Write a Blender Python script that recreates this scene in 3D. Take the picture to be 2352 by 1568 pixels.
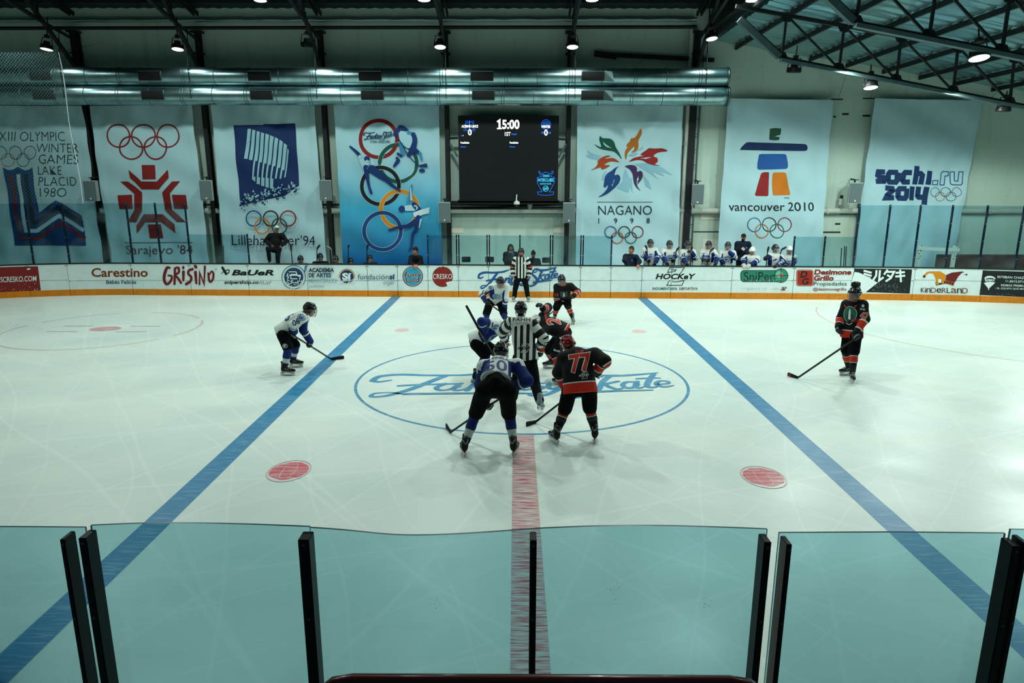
import bpy, bmesh, math, random
import numpy as np
from mathutils import Vector, Matrix, Euler
from mathutils.bvhtree import BVHTree
from mathutils.geometry import tessellate_polygon

for _o in list(bpy.data.objects):
    bpy.data.objects.remove(_o)
SC = bpy.context.scene
COL = SC.collection
random.seed(7)
RNG = np.random.default_rng(7)

# ------------------------------------------------------------------ camera
FPX, PITCH, YAW, ROLL, HC = 1570.0, math.radians(12.98), math.radians(0.255), math.radians(0.1), 3.75
CR = Matrix.Rotation(YAW, 3, 'Z') @ Matrix.Rotation(math.pi / 2 - PITCH, 3, 'X') @ Matrix.Rotation(ROLL, 3, 'Z')
CP = Vector((0, 0, HC))
cam = bpy.data.cameras.new('camera')
cam.sensor_width = 36
cam.lens = FPX / 2352 * 36
cam.clip_end = 300
camo = bpy.data.objects.new('camera', cam)
COL.objects.link(camo)
camo.matrix_world = Matrix.Translation(CP) @ CR.to_4x4()
SC.camera = camo

# ------------------------------------------------------------------ view, world, lamps
SC.view_settings.view_transform = 'Standard'
SC.view_settings.look = 'None'
SC.view_settings.gamma = 1
SC.view_settings.exposure = 0.0
SC.cycles.use_denoising = True
SC.cycles.max_bounces = 6
SC.cycles.diffuse_bounces = 2
SC.cycles.transparent_max_bounces = 24
SC.cycles.caustics_reflective = False
SC.cycles.caustics_refractive = False
W = bpy.data.worlds.new('world')
SC.world = W
W.use_nodes = True
W.node_tree.nodes['Background'].inputs[0].default_value = (0.10, 0.30, 0.34, 1)
W.node_tree.nodes['Background'].inputs[1].default_value = 0.14

LAMP_X = [-15.9, -11.4, -6.9, -2.4, 2.1, 6.7]        # one lamp under every roof truss
LAMP_ROWS = [(24.6, 8.35, 70), (22.2, 9.0, 560), (17.0, 9.2, 420), (12.4, 9.2, 420), (7.8, 9.0, 120)]
def spot(x, y, z, power, size=140, blend=0.45, rad=0.22, col=(0.86, 1.0, 0.93)):
    l = bpy.data.lights.new('hall_lamp_light', 'SPOT')
    l.energy = power * 0.88
    l.spot_size = math.radians(size)
    l.spot_blend = blend
    l.shadow_soft_size = rad
    l.color = col
    o = bpy.data.objects.new('hall_lamp_light', l)
    o.location = (x, y, z)
    COL.objects.link(o)
for (_y, _z, _p) in LAMP_ROWS:
    for _i, _x in enumerate(LAMP_X):
        if _y in (17.0, 12.4):
            if _i % 2 == (0 if _y == 17.0 else 1):
                continue
            _x, _k = _x, 2.0
        else:
            _k = 1.0
        if _y == 22.2 and _x > 6:
            _x, _y = 5.9, 21.0
        if _y == 17.0 and _x > 6:
            _x = 5.0
        spot(_x, _y, _z - 0.12, _k * _p * (0.55 if _x < -15 else 0.8 if _x < -11 else 1.0))
for (_x, _y, _z, _p) in ((9.4, 20.7, 6.8, 640), (12.5, 20.7, 6.2, 800), (16.4, 20.7, 5.6, 760), (13.8, 16.3, 6.7, 620), (13.4, 12.5, 7.0, 420), (10.8, 8.0, 7.4, 260)):
    spot(_x, _y, _z, _p, 168, 0.25)

# ------------------------------------------------------------------ pixel of the photograph -> place in the hall
def ray(px, py):
    return CR @ Vector(((px - 1176) / FPX, -(py - 784) / FPX, -1))
def G(px, py, z=0.0):
    d = ray(px, py)
    return CP + d * ((z - HC) / d.z)
def PY(px, py, Y):
    d = ray(px, py)
    return CP + d * (Y / d.y)
def lin(c):
    return tuple(((v / 255) / 12.92 if v / 255 <= 0.04045 else ((v / 255 + 0.055) / 1.055) ** 2.4) for v in c[:3])
# ------------------------------------------------------------------ materials
_M = {}
def mat(rgb, rough=0.6, metal=0.0, spec=0.35, noise=0.0, nscale=8.0, bump=0.0, bscale=60.0, emit=0.0, key=None, stretch=None, coat=0.0):
    k = (tuple(rgb), rough, metal, spec, noise, nscale, bump, bscale, emit, key, coat)
    if k in _M:
        return _M[k]
    m = bpy.data.materials.new(key or 'surface')
    m.use_nodes = True
    nt = m.node_tree
    b = nt.nodes['Principled BSDF']
    c = lin(rgb)
    b.inputs['Base Color'].default_value = (*c, 1)
    b.inputs['Roughness'].default_value = rough
    b.inputs['Metallic'].default_value = metal
    b.inputs['Specular IOR Level'].default_value = spec
    b.inputs['Coat Weight'].default_value = coat
    if emit:
        b.inputs['Emission Color'].default_value = (*c, 1)
        b.inputs['Emission Strength'].default_value = emit
    if noise or bump:
        tc = nt.nodes.new('ShaderNodeTexCoord')
        src = tc.outputs['Object']
        if stretch:
            mp = nt.nodes.new('ShaderNodeMapping')
            mp.inputs['Scale'].default_value = stretch
            nt.links.new(src, mp.inputs['Vector'])
            src = mp.outputs['Vector']
    if noise:
        n = nt.nodes.new('ShaderNodeTexNoise')
        n.inputs['Scale'].default_value = nscale
        n.inputs['Detail'].default_value = 5
        nt.links.new(src, n.inputs['Vector'])
        r = nt.nodes.new('ShaderNodeValToRGB')
        r.color_ramp.elements[0].position = 0.3
        r.color_ramp.elements[1].position = 0.7
        r.color_ramp.elements[0].color = (*[v * (1 - noise) for v in c], 1)
        r.color_ramp.elements[1].color = (*[min(1, v * (1 + noise * 0.6)) for v in c], 1)
        nt.links.new(n.outputs['Fac'], r.inputs['Fac'])
        nt.links.new(r.outputs['Color'], b.inputs['Base Color'])
    if bump:
        n2 = nt.nodes.new('ShaderNodeTexNoise')
        n2.inputs['Scale'].default_value = bscale
        n2.inputs['Detail'].default_value = 3
        nt.links.new(src, n2.inputs['Vector'])
        bp = nt.nodes.new('ShaderNodeBump')
        bp.inputs['Strength'].default_value = bump
        bp.inputs['Distance'].default_value = 0.02
        nt.links.new(n2.outputs['Fac'], bp.inputs['Height'])
        nt.links.new(bp.outputs['Normal'], b.inputs['Normal'])
    _M[k] = m
    return m

def zmat(base, layers, rough=0.75, spec=0.25, key='cloth', bump=0.25, bscale=35.0, coat=0.0):
    """cloth whose coloured panels follow vertex attributes: where attribute > 0 the layer's colour shows"""
    k = ('z', tuple(base), tuple((a, tuple(c)) for a, c in layers), rough, key, bump, coat)
    if k in _M:
        return _M[k]
    m = bpy.data.materials.new(key)
    m.use_nodes = True
    nt = m.node_tree
    b = nt.nodes['Principled BSDF']
    b.inputs['Roughness'].default_value = rough
    b.inputs['Specular IOR Level'].default_value = spec
    b.inputs['Coat Weight'].default_value = coat
    cur = nt.nodes.new('ShaderNodeRGB')
    cur.outputs[0].default_value = (*lin(base), 1)
    out = cur.outputs[0]
    for a, c in layers:
        at = nt.nodes.new('ShaderNodeAttribute')
        at.attribute_name = a
        g = nt.nodes.new('ShaderNodeMath')
        g.operation = 'GREATER_THAN'
        g.inputs[1].default_value = 0
        nt.links.new(at.outputs['Fac'], g.inputs[0])
        mx = nt.nodes.new('ShaderNodeMix')
        mx.data_type = 'RGBA'
        nt.links.new(g.outputs[0], mx.inputs['Factor'])
        nt.links.new(out, mx.inputs['A'])
        mx.inputs['B'].default_value = (*lin(c), 1)
        out = mx.outputs['Result']
    nt.links.new(out, b.inputs['Base Color'])
    if bump:
        tc = nt.nodes.new('ShaderNodeTexCoord')
        n2 = nt.nodes.new('ShaderNodeTexNoise')
        n2.inputs['Scale'].default_value = bscale
        n2.inputs['Detail'].default_value = 4
        nt.links.new(tc.outputs['Object'], n2.inputs['Vector'])
        bp = nt.nodes.new('ShaderNodeBump')
        bp.inputs['Strength'].default_value = bump
        bp.inputs['Distance'].default_value = 0.02
        nt.links.new(n2.outputs['Fac'], bp.inputs['Height'])
        nt.links.new(bp.outputs['Normal'], b.inputs['Normal'])
    _M[k] = m
    return m

# ------------------------------------------------------------------ mesh collecting
class MB:
    def __init__(self):
        self.v, self.f, self.m, self.mats, self.attr = [], [], [], [], {}
        self.n = 0
    def slot(self, m):
        if m not in self.mats:
            self.mats.append(m)
        return self.mats.index(m)
    def add(self, verts, faces, m, attrs=None):
        o = self.n
        vv = np.asarray([tuple(p) for p in verts] if not isinstance(verts, np.ndarray) else verts, float).reshape(-1, 3)
        self.v.append(vv)
        self.n += len(vv)
        s = self.slot(m)
        for fc in faces:
            self.f.append(tuple(int(i) + o for i in fc))
        self.m += [s] * len(faces)
        for k, a in (attrs or {}).items():
            self.attr.setdefault(k, []).append((o, np.asarray(a, float)))
        return self
    def box(self, c, s, m, R=None, bevel=0.0):
        sx, sy, sz = s[0] / 2, s[1] / 2, s[2] / 2
        if bevel:
            bv = min(bevel, sx * 0.9, sy * 0.9, sz * 0.9)
            bm = bmesh.new()
            bmesh.ops.create_cube(bm, size=1)
            bmesh.ops.scale(bm, vec=(2 * sx, 2 * sy, 2 * sz), verts=bm.verts)
            bmesh.ops.bevel(bm, geom=bm.edges[:], offset=bv, segments=2, affect='EDGES')
            P = [v.co.copy() for v in bm.verts]
            bm.verts.index_update()
            Fc = [[v.index for v in f.verts] for f in bm.faces]
            bm.free()
        else:
            P = [Vector((x, y, z)) for x in (-sx, sx) for y in (-sy, sy) for z in (-sz, sz)]
            Fc = [(0, 1, 3, 2), (4, 6, 7, 5), (0, 4, 5, 1), (2, 3, 7, 6), (0, 2, 6, 4), (1, 5, 7, 3)]
        if R is not None:
            P = [R @ p for p in P]
        return self.add([p + Vector(c) for p in P], Fc, m)
    def bar(self, a, b, w, h, m, up=(0, 0, 1)):
        a, b = Vector(a), Vector(b)
        d = (b - a)
        L = d.length
        d.normalize()
        u = Vector(up)
        s = d.cross(u)
        if s.length < 1e-4:
            s = d.cross(Vector((0, 1, 0)))
        s.normalize()
        u = s.cross(d)
        return self.box((a + b) / 2, (w, L, h), m, Matrix((s, d, u)).transposed())
    def tube(self, pts, r, m, seg=8, caps=True, closed=False):
        pts = [Vector(p) for p in pts]
        n = len(pts)
        rr = r if hasattr(r, '__len__') else [r] * n
        V, Fc = [], []
        ref = None
        for i, p in enumerate(pts):
            if closed:
                d = pts[(i + 1) % n] - pts[i - 1]
            else:
                d = pts[min(i + 1, n - 1)] - pts[max(i - 1, 0)]
            d.normalize()
            if ref is None:
                ref = Vector((0, 0, 1)) if abs(d.z) < 0.9 else Vector((1, 0, 0))
            s = d.cross(ref).normalized()
            ref = s.cross(d).normalized()
            for k in range(seg):
                a = 2 * math.pi * k / seg
                V.append(p + (s * math.cos(a) + ref * math.sin(a)) * rr[i])
        for i in range(n if closed else n - 1):
            j = (i + 1) % n
            for k in range(seg):
                k2 = (k + 1) % seg
                Fc.append((i * seg + k, i * seg + k2, j * seg + k2, j * seg + k))
        if caps and not closed:
            Fc.append(tuple(range(seg))[::-1])
            Fc.append(tuple((n - 1) * seg + k for k in range(seg)))
        return self.add(V, Fc, m)
    def lathe(self, c, axis, prof, m, seg=20):
        """prof: list of (distance along axis, radius)"""
        ax = Vector(axis).normalized()
        return self.tube([Vector(c) + ax * t for t, _ in prof], [max(r, 1e-4) for _, r in prof], m, seg=seg)
    def build(self, name, parent=None, base=None, smooth=False, bumpfix=False):
        vv = np.concatenate(self.v) if self.v else np.zeros((0, 3))
        if parent is not None:
            base = parent['_b']
        b = np.array(base if base is not None else (0, 0, 0), float)
        me = bpy.data.meshes.new(name)
        me.from_pydata((vv - b).tolist(), [], self.f)
        for m in self.mats:
            me.materials.append(m)
        me.polygons.foreach_set('material_index', self.m)
        if smooth:
            me.polygons.foreach_set('use_smooth', [True] * len(me.polygons))
        for k, parts in self.attr.items():
            at = me.attributes.new(k, 'FLOAT', 'POINT')
            arr = np.full(len(vv), -1.0, np.float32)
            for o, a in parts:
                arr[o:o + len(a)] = a
            at.data.foreach_set('value', arr)
        me.update()
        o = bpy.data.objects.new(name, me)
        COL.objects.link(o)
        if parent is not None:
            o.parent = parent
        else:
            o.location = b
        BASE[o.name] = tuple(b)
        o['_b'] = tuple(b)
        return o

BASE = {}
def tag(o, label, cat, group=None):
    o['label'] = label
    o['category'] = cat
    if group:
        o['group'] = group
    return o
def thing(name, label, cat, base, group=None):
    o = bpy.data.objects.new(name, None)
    o.empty_display_size = 0.1
    COL.objects.link(o)
    o.location = base
    o['_b'] = tuple(base)
    return tag(o, label, cat, group)
def struct(o):
    o['kind'] = 'structure'
    return o
def dup(o, shift, label=None, parent=None):
    c = o.copy()
    COL.objects.link(c)
    if parent is None:
        c.location = Vector(o.location) + Vector(shift)
        if label:
            c['label'] = label
    else:
        c.parent = parent
    for ch in list(o.children):
        dup(ch, (0, 0, 0), None, c)
    return c
def setmat(o, m, i=0):
    o.data.materials[i] = m

# ------------------------------------------------------------------ flat artwork
_T = {}
def text2d(s, bold=0.0, shear=0.0, space=1.0, res=3):
    k = (s, bold, shear, space, res)
    if k not in _T:
        c = bpy.data.curves.new('t', 'FONT')
        c.body = s
        c.offset = bold
        c.shear = shear
        c.space_character = space
        c.resolution_u = res
        c.fill_mode = 'FRONT'
        o = bpy.data.objects.new('t', c)
        COL.objects.link(o)
        bpy.context.view_layer.update()
        me = o.to_mesh()
        v = np.array([(p.co.x, p.co.y) for p in me.vertices]).reshape(-1, 2)
        me.calc_loop_triangles()
        t = [tuple(q.vertices) for q in me.loop_triangles]
        o.to_mesh_clear()
        bpy.data.objects.remove(o)
        bpy.data.curves.remove(c)
        lo, hi = v.min(0), v.max(0)
        _T[k] = ((v - lo) / (hi - lo), t, (hi - lo))
    return _T[k]

def smooth_path(p, n=6, closed=False):
    p = np.asarray(p, float)
    if len(p) < 3:
        return p
    N = len(p)
    out = []
    for i in range(N if closed else N - 1):
        a, b, c, d = (p[(i - 1) % N], p[i], p[(i + 1) % N], p[(i + 2) % N]) if closed else (p[max(i - 1, 0)], p[i], p[i + 1], p[min(i + 2, N - 1)])
        for k in range(n):
            t = k / n
            out.append(0.5 * ((2 * b) + (c - a) * t + (2 * a - 5 * b + 4 * c - d) * t * t + (3 * b - a - 3 * c + d) * t ** 3))
    if not closed:
        out.append(p[-1])
    return np.array(out)

def refine(v2, tris, L):
    bm = bmesh.new()
    vs = [bm.verts.new((p[0], p[1], 0)) for p in v2]
    for t in tris:
        if len(set(t)) == 3:
            try:
                bm.faces.new([vs[i] for i in t])
            except ValueError:
                pass
    for _ in range(7):
        ed = [e for e in bm.edges if e.calc_length() > L]
        if not ed:
            break
        bmesh.ops.subdivide_edges(bm, edges=ed, cuts=1)
        bmesh.ops.triangulate(bm, faces=bm.faces[:])
    bm.verts.index_update()
    V = np.array([(v.co.x, v.co.y) for v in bm.verts]).reshape(-1, 2)
    T = [[v.index for v in f.verts] for f in bm.faces]
    bm.free()
    return V, T

class Art:
    """print on a surface: 2-D drawing whose coordinates a map carries onto the real surface"""
    def __init__(self, mb, mapf, step=0.004, lift=0.006, L=None, rough=0.6, emit=0.0, matf=None):
        self.mb, self.mapf, self.lift, self.step, self.L, self.rough, self.emit, self.matf = mb, mapf, lift, step, L, rough, emit, matf
    def put(self, v2, tris, col):
        v2 = np.asarray(v2, float)
        if self.L:
            v2, tris = refine(v2, tris, self.L)
        m = self.matf(col) if self.matf else mat(col, rough=self.rough, emit=self.emit, key='print')
        self.mb.add([self.mapf(x, y, self.lift) for x, y in v2], tris, m)
        self.lift += self.step
    def poly(self, pts, col, smooth=0):
        p = smooth_path(pts, smooth, True) if smooth else np.asarray(pts, float)
        t = tessellate_polygon([[Vector((a, b, 0)) for a, b in p]])
        self.put(p, [tuple(x) for x in t], col)
    def rect(self, x0, y0, x1, y1, col, r=0):
        if r:
            P = []
            for cx, cy, a0 in ((x1 - r, y0 + r, -90), (x1 - r, y1 - r, 0), (x0 + r, y1 - r, 90), (x0 + r, y0 + r, 180)):
                for k in range(6):
                    a = math.radians(a0 + 18 * k)
                    P.append((cx + r * math.cos(a), cy + r * math.sin(a)))
            self.poly(P, col)
        else:
            self.put([(x0, y0), (x1, y0), (x1, y1), (x0, y1)], [(0, 1, 2), (0, 2, 3)], col)
    def disc(self, cx, cy, r, col, ry=None, seg=40):
        ry = ry or r
        P = [(cx, cy)] + [(cx + r * math.cos(2 * math.pi * k / seg), cy + ry * math.sin(2 * math.pi * k / seg)) for k in range(seg)]
        self.put(P, [(0, k + 1, (k + 1) % seg + 1) for k in range(seg)], col)
    def ring(self, cx, cy, r, w, col, ry=None, a0=0, a1=360, seg=56):
        ry = ry or r
        P, T = [], []
        for k in range(seg + 1):
            a = math.radians(a0 + (a1 - a0) * k / seg)
            for q in (-w / 2, w / 2):
                P.append((cx + (r + q) * math.cos(a), cy + (ry + q) * math.sin(a)))
        for k in range(seg):
            T += [(2 * k, 2 * k + 1, 2 * k + 3), (2 * k, 2 * k + 3, 2 * k + 2)]
        self.put(P, T, col)
    def stroke(self, pts, w, col, smooth=5, cap=True):
        p = smooth_path(pts, smooth) if smooth else np.asarray(pts, float)
        n = len(p)
        ww = np.interp(np.linspace(0, 1, n), np.linspace(0, 1, len(w)), w) if hasattr(w, '__len__') else np.full(n, w)
        d = np.gradient(p, axis=0)
        d /= np.maximum(np.linalg.norm(d, axis=1, keepdims=True), 1e-9)
        nn = np.stack([-d[:, 1], d[:, 0]], 1)
        if not smooth and n > 2:      # mitred corners
            for i in range(1, n - 1):
                a = p[i] - p[i - 1]; b = p[i + 1] - p[i]
                a = a / np.linalg.norm(a); b = b / np.linalg.norm(b)
                na, nb = np.array([-a[1], a[0]]), np.array([-b[1], b[0]])
                q = na + nb
                q /= max(np.linalg.norm(q), 1e-6)
                nn[i] = q / max(q @ na, 0.35)
        V, T = [], []
        for i in range(n):
            V += [p[i] + nn[i] * ww[i] / 2, p[i] - nn[i] * ww[i] / 2]
        for i in range(n - 1):
            T += [(2 * i, 2 * i + 1, 2 * i + 3), (2 * i, 2 * i + 3, 2 * i + 2)]
        if cap:
            for i, s in ((0, -1), (n - 1, 1)):
                b0 = len(V)
                V.append(p[i])
                for k in range(9):
                    a = -math.pi / 2 + math.pi * k / 8
                    V.append(p[i] + (d[i] * s * math.cos(a) + nn[i] / max(np.linalg.norm(nn[i]), 1e-9) * math.sin(a)) * ww[i] / 2)
                T += [(b0, b0 + 1 + k, b0 + 2 + k) for k in range(8)]
        self.put(V, T, col)
    def text(self, s, x0, y0, x1, y1, col, bold=0.0, shear=0.0, tilt=0.0, space=1.0, erode=None, slant=0.0):
        v, t, _ = text2d(s, bold, shear, space)
        P = np.stack([x0 + v[:, 0] * (x1 - x0) + slant * v[:, 1], y1 + v[:, 1] * (y0 - y1) + tilt * v[:, 0]], 1)
        if erode:      # worn paint: drop flakes
            P, t = refine(P, t, erode[1])
            C = np.array([P[list(q)].mean(0) for q in t])
            h = np.sin(C[:, 0] * 1.7 + 3 * np.sin(C[:, 1] * 0.9)) + np.sin(C[:, 1] * 2.3 + C[:, 0] * 0.8) + RNG.normal(0, 0.5, len(C))
            t = [q for q, k in zip(t, h > erode[0]) if k]
            L, self.L = self.L, None
            self.put(P, t, col)
            self.L = L
            return
        self.put(P, t, col)
    def rings(self, cx, cy, r, w, cols, dx=None, dy=None, gap=(205, 225, 225)):
        dx = dx or r * 1.13
        dy = dy or r * 0.98
        C = [(-2 * dx, 0), (0, 0), (2 * dx, 0), (-dx, dy), (dx, dy)]
        for (a, b), c in zip(C, cols):
            self.ring(cx + a, cy + b, r, w, c)
        # overs: repeat short arcs so that the rings interlock
        self.ring(cx - 2 * dx, cy, r, w, cols[0], a0=-12, a1=40, seg=8)
        self.ring(cx, cy, r, w, cols[1], a0=-12, a1=40, seg=8)
        self.ring(cx, cy, r, w, cols[1], a0=100, a1=125, seg=6)

# "Fantasy Skate" lettering: drawn once in a 0..100 x 0..40 box (y down)
FS = [
    (([0, 15], [1.5, 8.5], [8, 5.5], [18, 6.5], [28, 6.2], [33, 5], [39, 2]), [2.6, 3, 3, 2.6, 2.4, 2.6, 1.0]),
    (([0, 15], [2.5, 16.5], [6, 14]), [2.6, 2.2, 1.4]),
    (([24, 7], [19, 17], [14, 27], [8, 35], [3.5, 36.5], [3.5, 32.5], [8, 31], [13, 33]), [3, 3.2, 3, 2.4, 2, 1.6, 1.4, 1.2]),
    (([10, 22], [16, 20.5], [23, 19.5], [25, 18]), [2, 2.2, 2.2, 1]),
    (([29, 19], [25, 19.5], [22.5, 24], [23.5, 27.5], [26.5, 27], [29.5, 22.5]), [2.2] * 6),
    (([30, 18.5], [28, 25], [29, 28], [31.5, 26.5], [33.5, 22]), [2.4, 2.4, 2, 1.4, 1]),
    (([34.5, 19], [32.5, 28]), [2.4, 2.4]),
    (([33, 25], [36.5, 19.5], [39, 19.5], [38, 25], [38.5, 27.8], [41, 26]), [1.2, 2, 2.4, 2.4, 2, 1]),
    (([45, 9], [42, 20], [41, 26], [42.5, 28], [45, 26]), [2.4, 2.8, 2.6, 2, 1]),
    (([39.5, 15], [45, 13.8], [48.5, 13.5]), [1.6, 2, 1]),
    (([51, 18], [47.5, 18.5], [45.5, 23], [46.5, 26.5], [49, 26], [51.5, 21.5]), [2.1] * 6),
    (([52, 17.5], [50.3, 24], [51, 27], [53, 25.5]), [2.3, 2.3, 2, 1]),
    (([58, 17.5], [54.8, 18.2], [55.2, 21], [57, 23.5], [55.5, 26.3], [52.8, 25.8]), [1.4, 2, 2.2, 2.2, 2, 1.2]),
    (([59.5, 17.5], [58.8, 23.5], [60.5, 25.5], [63.5, 20.5], [64.5, 17]), [2.3, 2.3, 2, 1.6, 1.4]),
    (([64.5, 17], [62, 26], [57.5, 33.5], [53, 34.2], [53, 31.5], [58, 29.5]), [2.4, 2.6, 2.2, 1.8, 1.4, 1]),
    (([73.5, 8], [70.5, 9.8], [68.8, 7.3], [70.8, 3.8], [75, 3.8], [77.5, 8]), [1, 1.6, 1.8, 2, 2, 1.8]),
    (([68.5, 7.5], [67.5, 13], [71.5, 19.5], [73.5, 26], [71, 33.5], [65.5, 36.8], [62.5, 34]), [1.6, 2.4, 3.2, 3.2, 2.6, 2, 1.4]),
    (([71, 4], [80, 6.3], [88, 5.3], [98, 1.5]), [1.6, 2.6, 2.4, 1.0]),
    (([81, 6], [77.5, 15], [75, 26]), [2.4, 2.6, 2.4]),
    (([82.5, 14.8], [78, 19.3], [80.5, 25.5], [82.8, 24.5]), [2, 1.8, 2.2, 1]),
    (([88, 15.5], [85, 16], [83.4, 20.5], [84.4, 24], [86.8, 23], [88.6, 19]), [2] * 6),
    (([89, 15], [87.4, 21.5], [88.3, 24], [90, 22.5]), [2.2, 2.2, 1.8, 1]),
    (([96.5, 3], [93, 14], [91.3, 21], [92.5, 23.3], [94.5, 22]), [2.2, 2.6, 2.4, 2, 1]),
    (([89.5, 10.8], [94, 9.8], [97.5, 9.6]), [1.4, 2, 1]),
    (([95.5, 18.8], [98.8, 17.5], [99.2, 14.5], [96.5, 14.3], [94.8, 18.5], [96.5, 22.3], [100, 20.5]), [1.4, 1.6, 1.6, 1.8, 2.2, 2, 1]),
    (([13, 33], [28, 32], [44, 31.5], [53, 31.8]), [2, 2.2, 2.2, 1.4]),
    (([69, 30], [80, 28.2], [92, 26.8]), [2.4, 2, 1.2]),
]
def fantasy(art, fx, fy, ws, col):
    for pts, w in FS:
        P = [(fx(x, y), fy(x, y)) for x, y in pts]
        art.stroke(P, [q * ws for q in w], col, smooth=5)
# ================================================================== HALL
YW = 26.5                                   # inner face of the back wall
# --- far boards: straight run that bends towards the camera at both ends
_bp = np.array([tuple(G(*q))[:2] for q in ((0, 685.5), (60, 683), (157, 679.5), (303, 678), (440, 677.5), (706, 680), (911, 681), (1123, 683.3), (1402, 685), (1681, 686), (1822, 686.5), (1962, 687.6), (2096, 689.3), (2256, 693), (2352, 696.5))])
_k, _c = np.polyfit(_bp[4:11, 0], _bp[4:11, 1], 1)
_xl, _xr = _bp[3, 0], _bp[11, 0]
_al = np.polyfit((_bp[:3, 0] - _xl) ** 2, _k * _bp[:3, 0] + _c - _bp[:3, 1], 1)[0]
_ar = np.polyfit((_bp[12:, 0] - _xr) ** 2, _k * _bp[12:, 0] + _c - _bp[12:, 1], 1)[0]
def YB(X):
    X = float(X)
    y = _k * X + _c
    if X < _xl:
        y -= max(_al, 0.01) * (X - _xl) ** 2
    if X > _xr:
        y -= max(_ar, 0.01) * (X - _xr) ** 2
    return y
def Bpt(px, py, off=0.0):
    d = ray(px, py)
    Y = 23.0
    for _ in range(25):
        Y = YB(d.x / d.y * Y)
    Y -= off
    return CP + d * (Y / d.y)
def BX(px, py=640):
    return Bpt(px, py).x
ZTOP = Bpt(1123, 610).z
ZKICK = Bpt(1123, 669).z

# --- floor: the ice
ice = bpy.data.materials.new('ice')
ice.use_nodes = True
_nt = ice.node_tree
_b = _nt.nodes['Principled BSDF']
_b.inputs['Roughness'].default_value = 0.22
_b.inputs['Specular IOR Level'].default_value = 0.42
def ice_nodes(nt, b, paint=None, wear=0.5):
    tc = nt.nodes.new('ShaderNodeTexCoord')
    def noise(scale, mscale, detail=4, rot=0.0):
        mp = nt.nodes.new('ShaderNodeMapping')
        mp.inputs['Scale'].default_value = mscale
        mp.inputs['Rotation'].default_value = (0, 0, rot)
        nt.links.new(tc.outputs['Object'], mp.inputs['Vector'])
        n = nt.nodes.new('ShaderNodeTexNoise')
        n.inputs['Scale'].default_value = scale
        n.inputs['Detail'].default_value = detail
        nt.links.new(mp.outputs['Vector'], n.inputs['Vector'])
        return n.outputs['Fac']
    def ramp(fac, p0, p1, c0, c1):
        r = nt.nodes.new('ShaderNodeValToRGB')
        r.color_ramp.elements[0].position, r.color_ramp.elements[1].position = p0, p1
        r.color_ramp.elements[0].color, r.color_ramp.elements[1].color = c0, c1
        nt.links.new(fac, r.inputs['Fac'])
        return r.outputs['Color']
    def mix(f, a, bb, mode='MIX'):
        m = nt.nodes.new('ShaderNodeMix')
        m.data_type = 'RGBA'
        m.blend_type = mode
        for s, v in (('Factor', f), ('A', a), ('B', bb)):
            if hasattr(v, 'is_linked'):
                nt.links.new(v, m.inputs[s])
            else:
                m.inputs[s].default_value = v
        return m.outputs['Result']
    one, zero = (1, 1, 1, 1), (0, 0, 0, 1)
    cloud = ramp(noise(0.35, (1, 1.6, 1)), 0.35, 0.7, (*lin((214, 230, 222)), 1), (*lin((231, 240, 231)), 1))
    streak = ramp(noise(3.0, (0.5, 9, 1)), 0.5, 0.78, zero, (0.35, 0.35, 0.35, 1))
    col = mix(streak, cloud, (*lin((200, 222, 218)), 1))
    # skate cuts: thin bright lines in a few directions
    for k, (rot, sc) in enumerate(((0.35, 1.1), (-0.6, 0.9), (1.25, 0.7), (2.2, 0.8), (0.9, 1.7), (2.7, 1.5))):
        w = nt.nodes.new('ShaderNodeTexWave')
        mp = nt.nodes.new('ShaderNodeMapping')
        mp.inputs['Rotation'].default_value = (0, 0, rot)
        mp.inputs['Location'].default_value = (k * 3.1, k * 1.7, 0)
        nt.links.new(tc.outputs['Object'], mp.inputs['Vector'])
        nt.links.new(mp.outputs['Vector'], w.inputs['Vector'])
        w.inputs['Scale'].default_value = 0.22 * sc
        w.inputs['Distortion'].default_value = 9
        w.inputs['Detail'].default_value = 1.5
        w.inputs['Detail Scale'].default_value = 0.35
        cut = ramp(w.outputs['Fac'], 0.99992, 1.0, zero, (0.4, 0.4, 0.4, 1))
        col = mix(cut, col, (*lin((240, 246, 240)), 1))
    if paint:
        worn = ramp(noise(6.0, (0.6, 7, 1), 6), 0.56 - wear * 0.2, 0.82 - wear * 0.25, (0.02, 0.02, 0.02, 1), (0.3 + 0.5 * wear, 0.3 + 0.5 * wear, 0.3 + 0.5 * wear, 1))
        worn2 = ramp(noise(14.0, (3, 3, 1), 4), 0.55, 0.8, zero, (0.25, 0.25, 0.25, 1))
        pc = mix(worn2, (*lin(paint), 1), (*lin([min(255, v * 0.5 + 120) for v in paint]), 1))
        col = mix(worn, pc, col)
    nt.links.new(col, b.inputs['Base Color'])
    bp = nt.nodes.new('ShaderNodeBump')
    bp.inputs['Strength'].default_value = 0.06
    bp.inputs['Distance'].default_value = 0.01
    nt.links.new(noise(5.0, (1.5, 6, 1), 5), bp.inputs['Height'])
    nt.links.new(bp.outputs['Normal'], b.inputs['Normal'])
    rr = ramp(noise(0.5, (1, 1.5, 1)), 0.3, 0.7, (0.30,) * 3 + (1,), (0.46,) * 3 + (1,))
    nt.links.new(rr, b.inputs['Roughness'])
ice_nodes(_nt, _b)
_PM = {}
def icepaint(col, wear=0.4):
    k = (tuple(col), wear)
    if k not in _PM:
        m = bpy.data.materials.new('ice_paint')
        m.use_nodes = True
        b = m.node_tree.nodes['Principled BSDF']
        b.inputs['Specular IOR Level'].default_value = 0.42
        ice_nodes(m.node_tree, b, col, wear)
        _PM[k] = m
    return _PM[k]
mb = MB()
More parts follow.
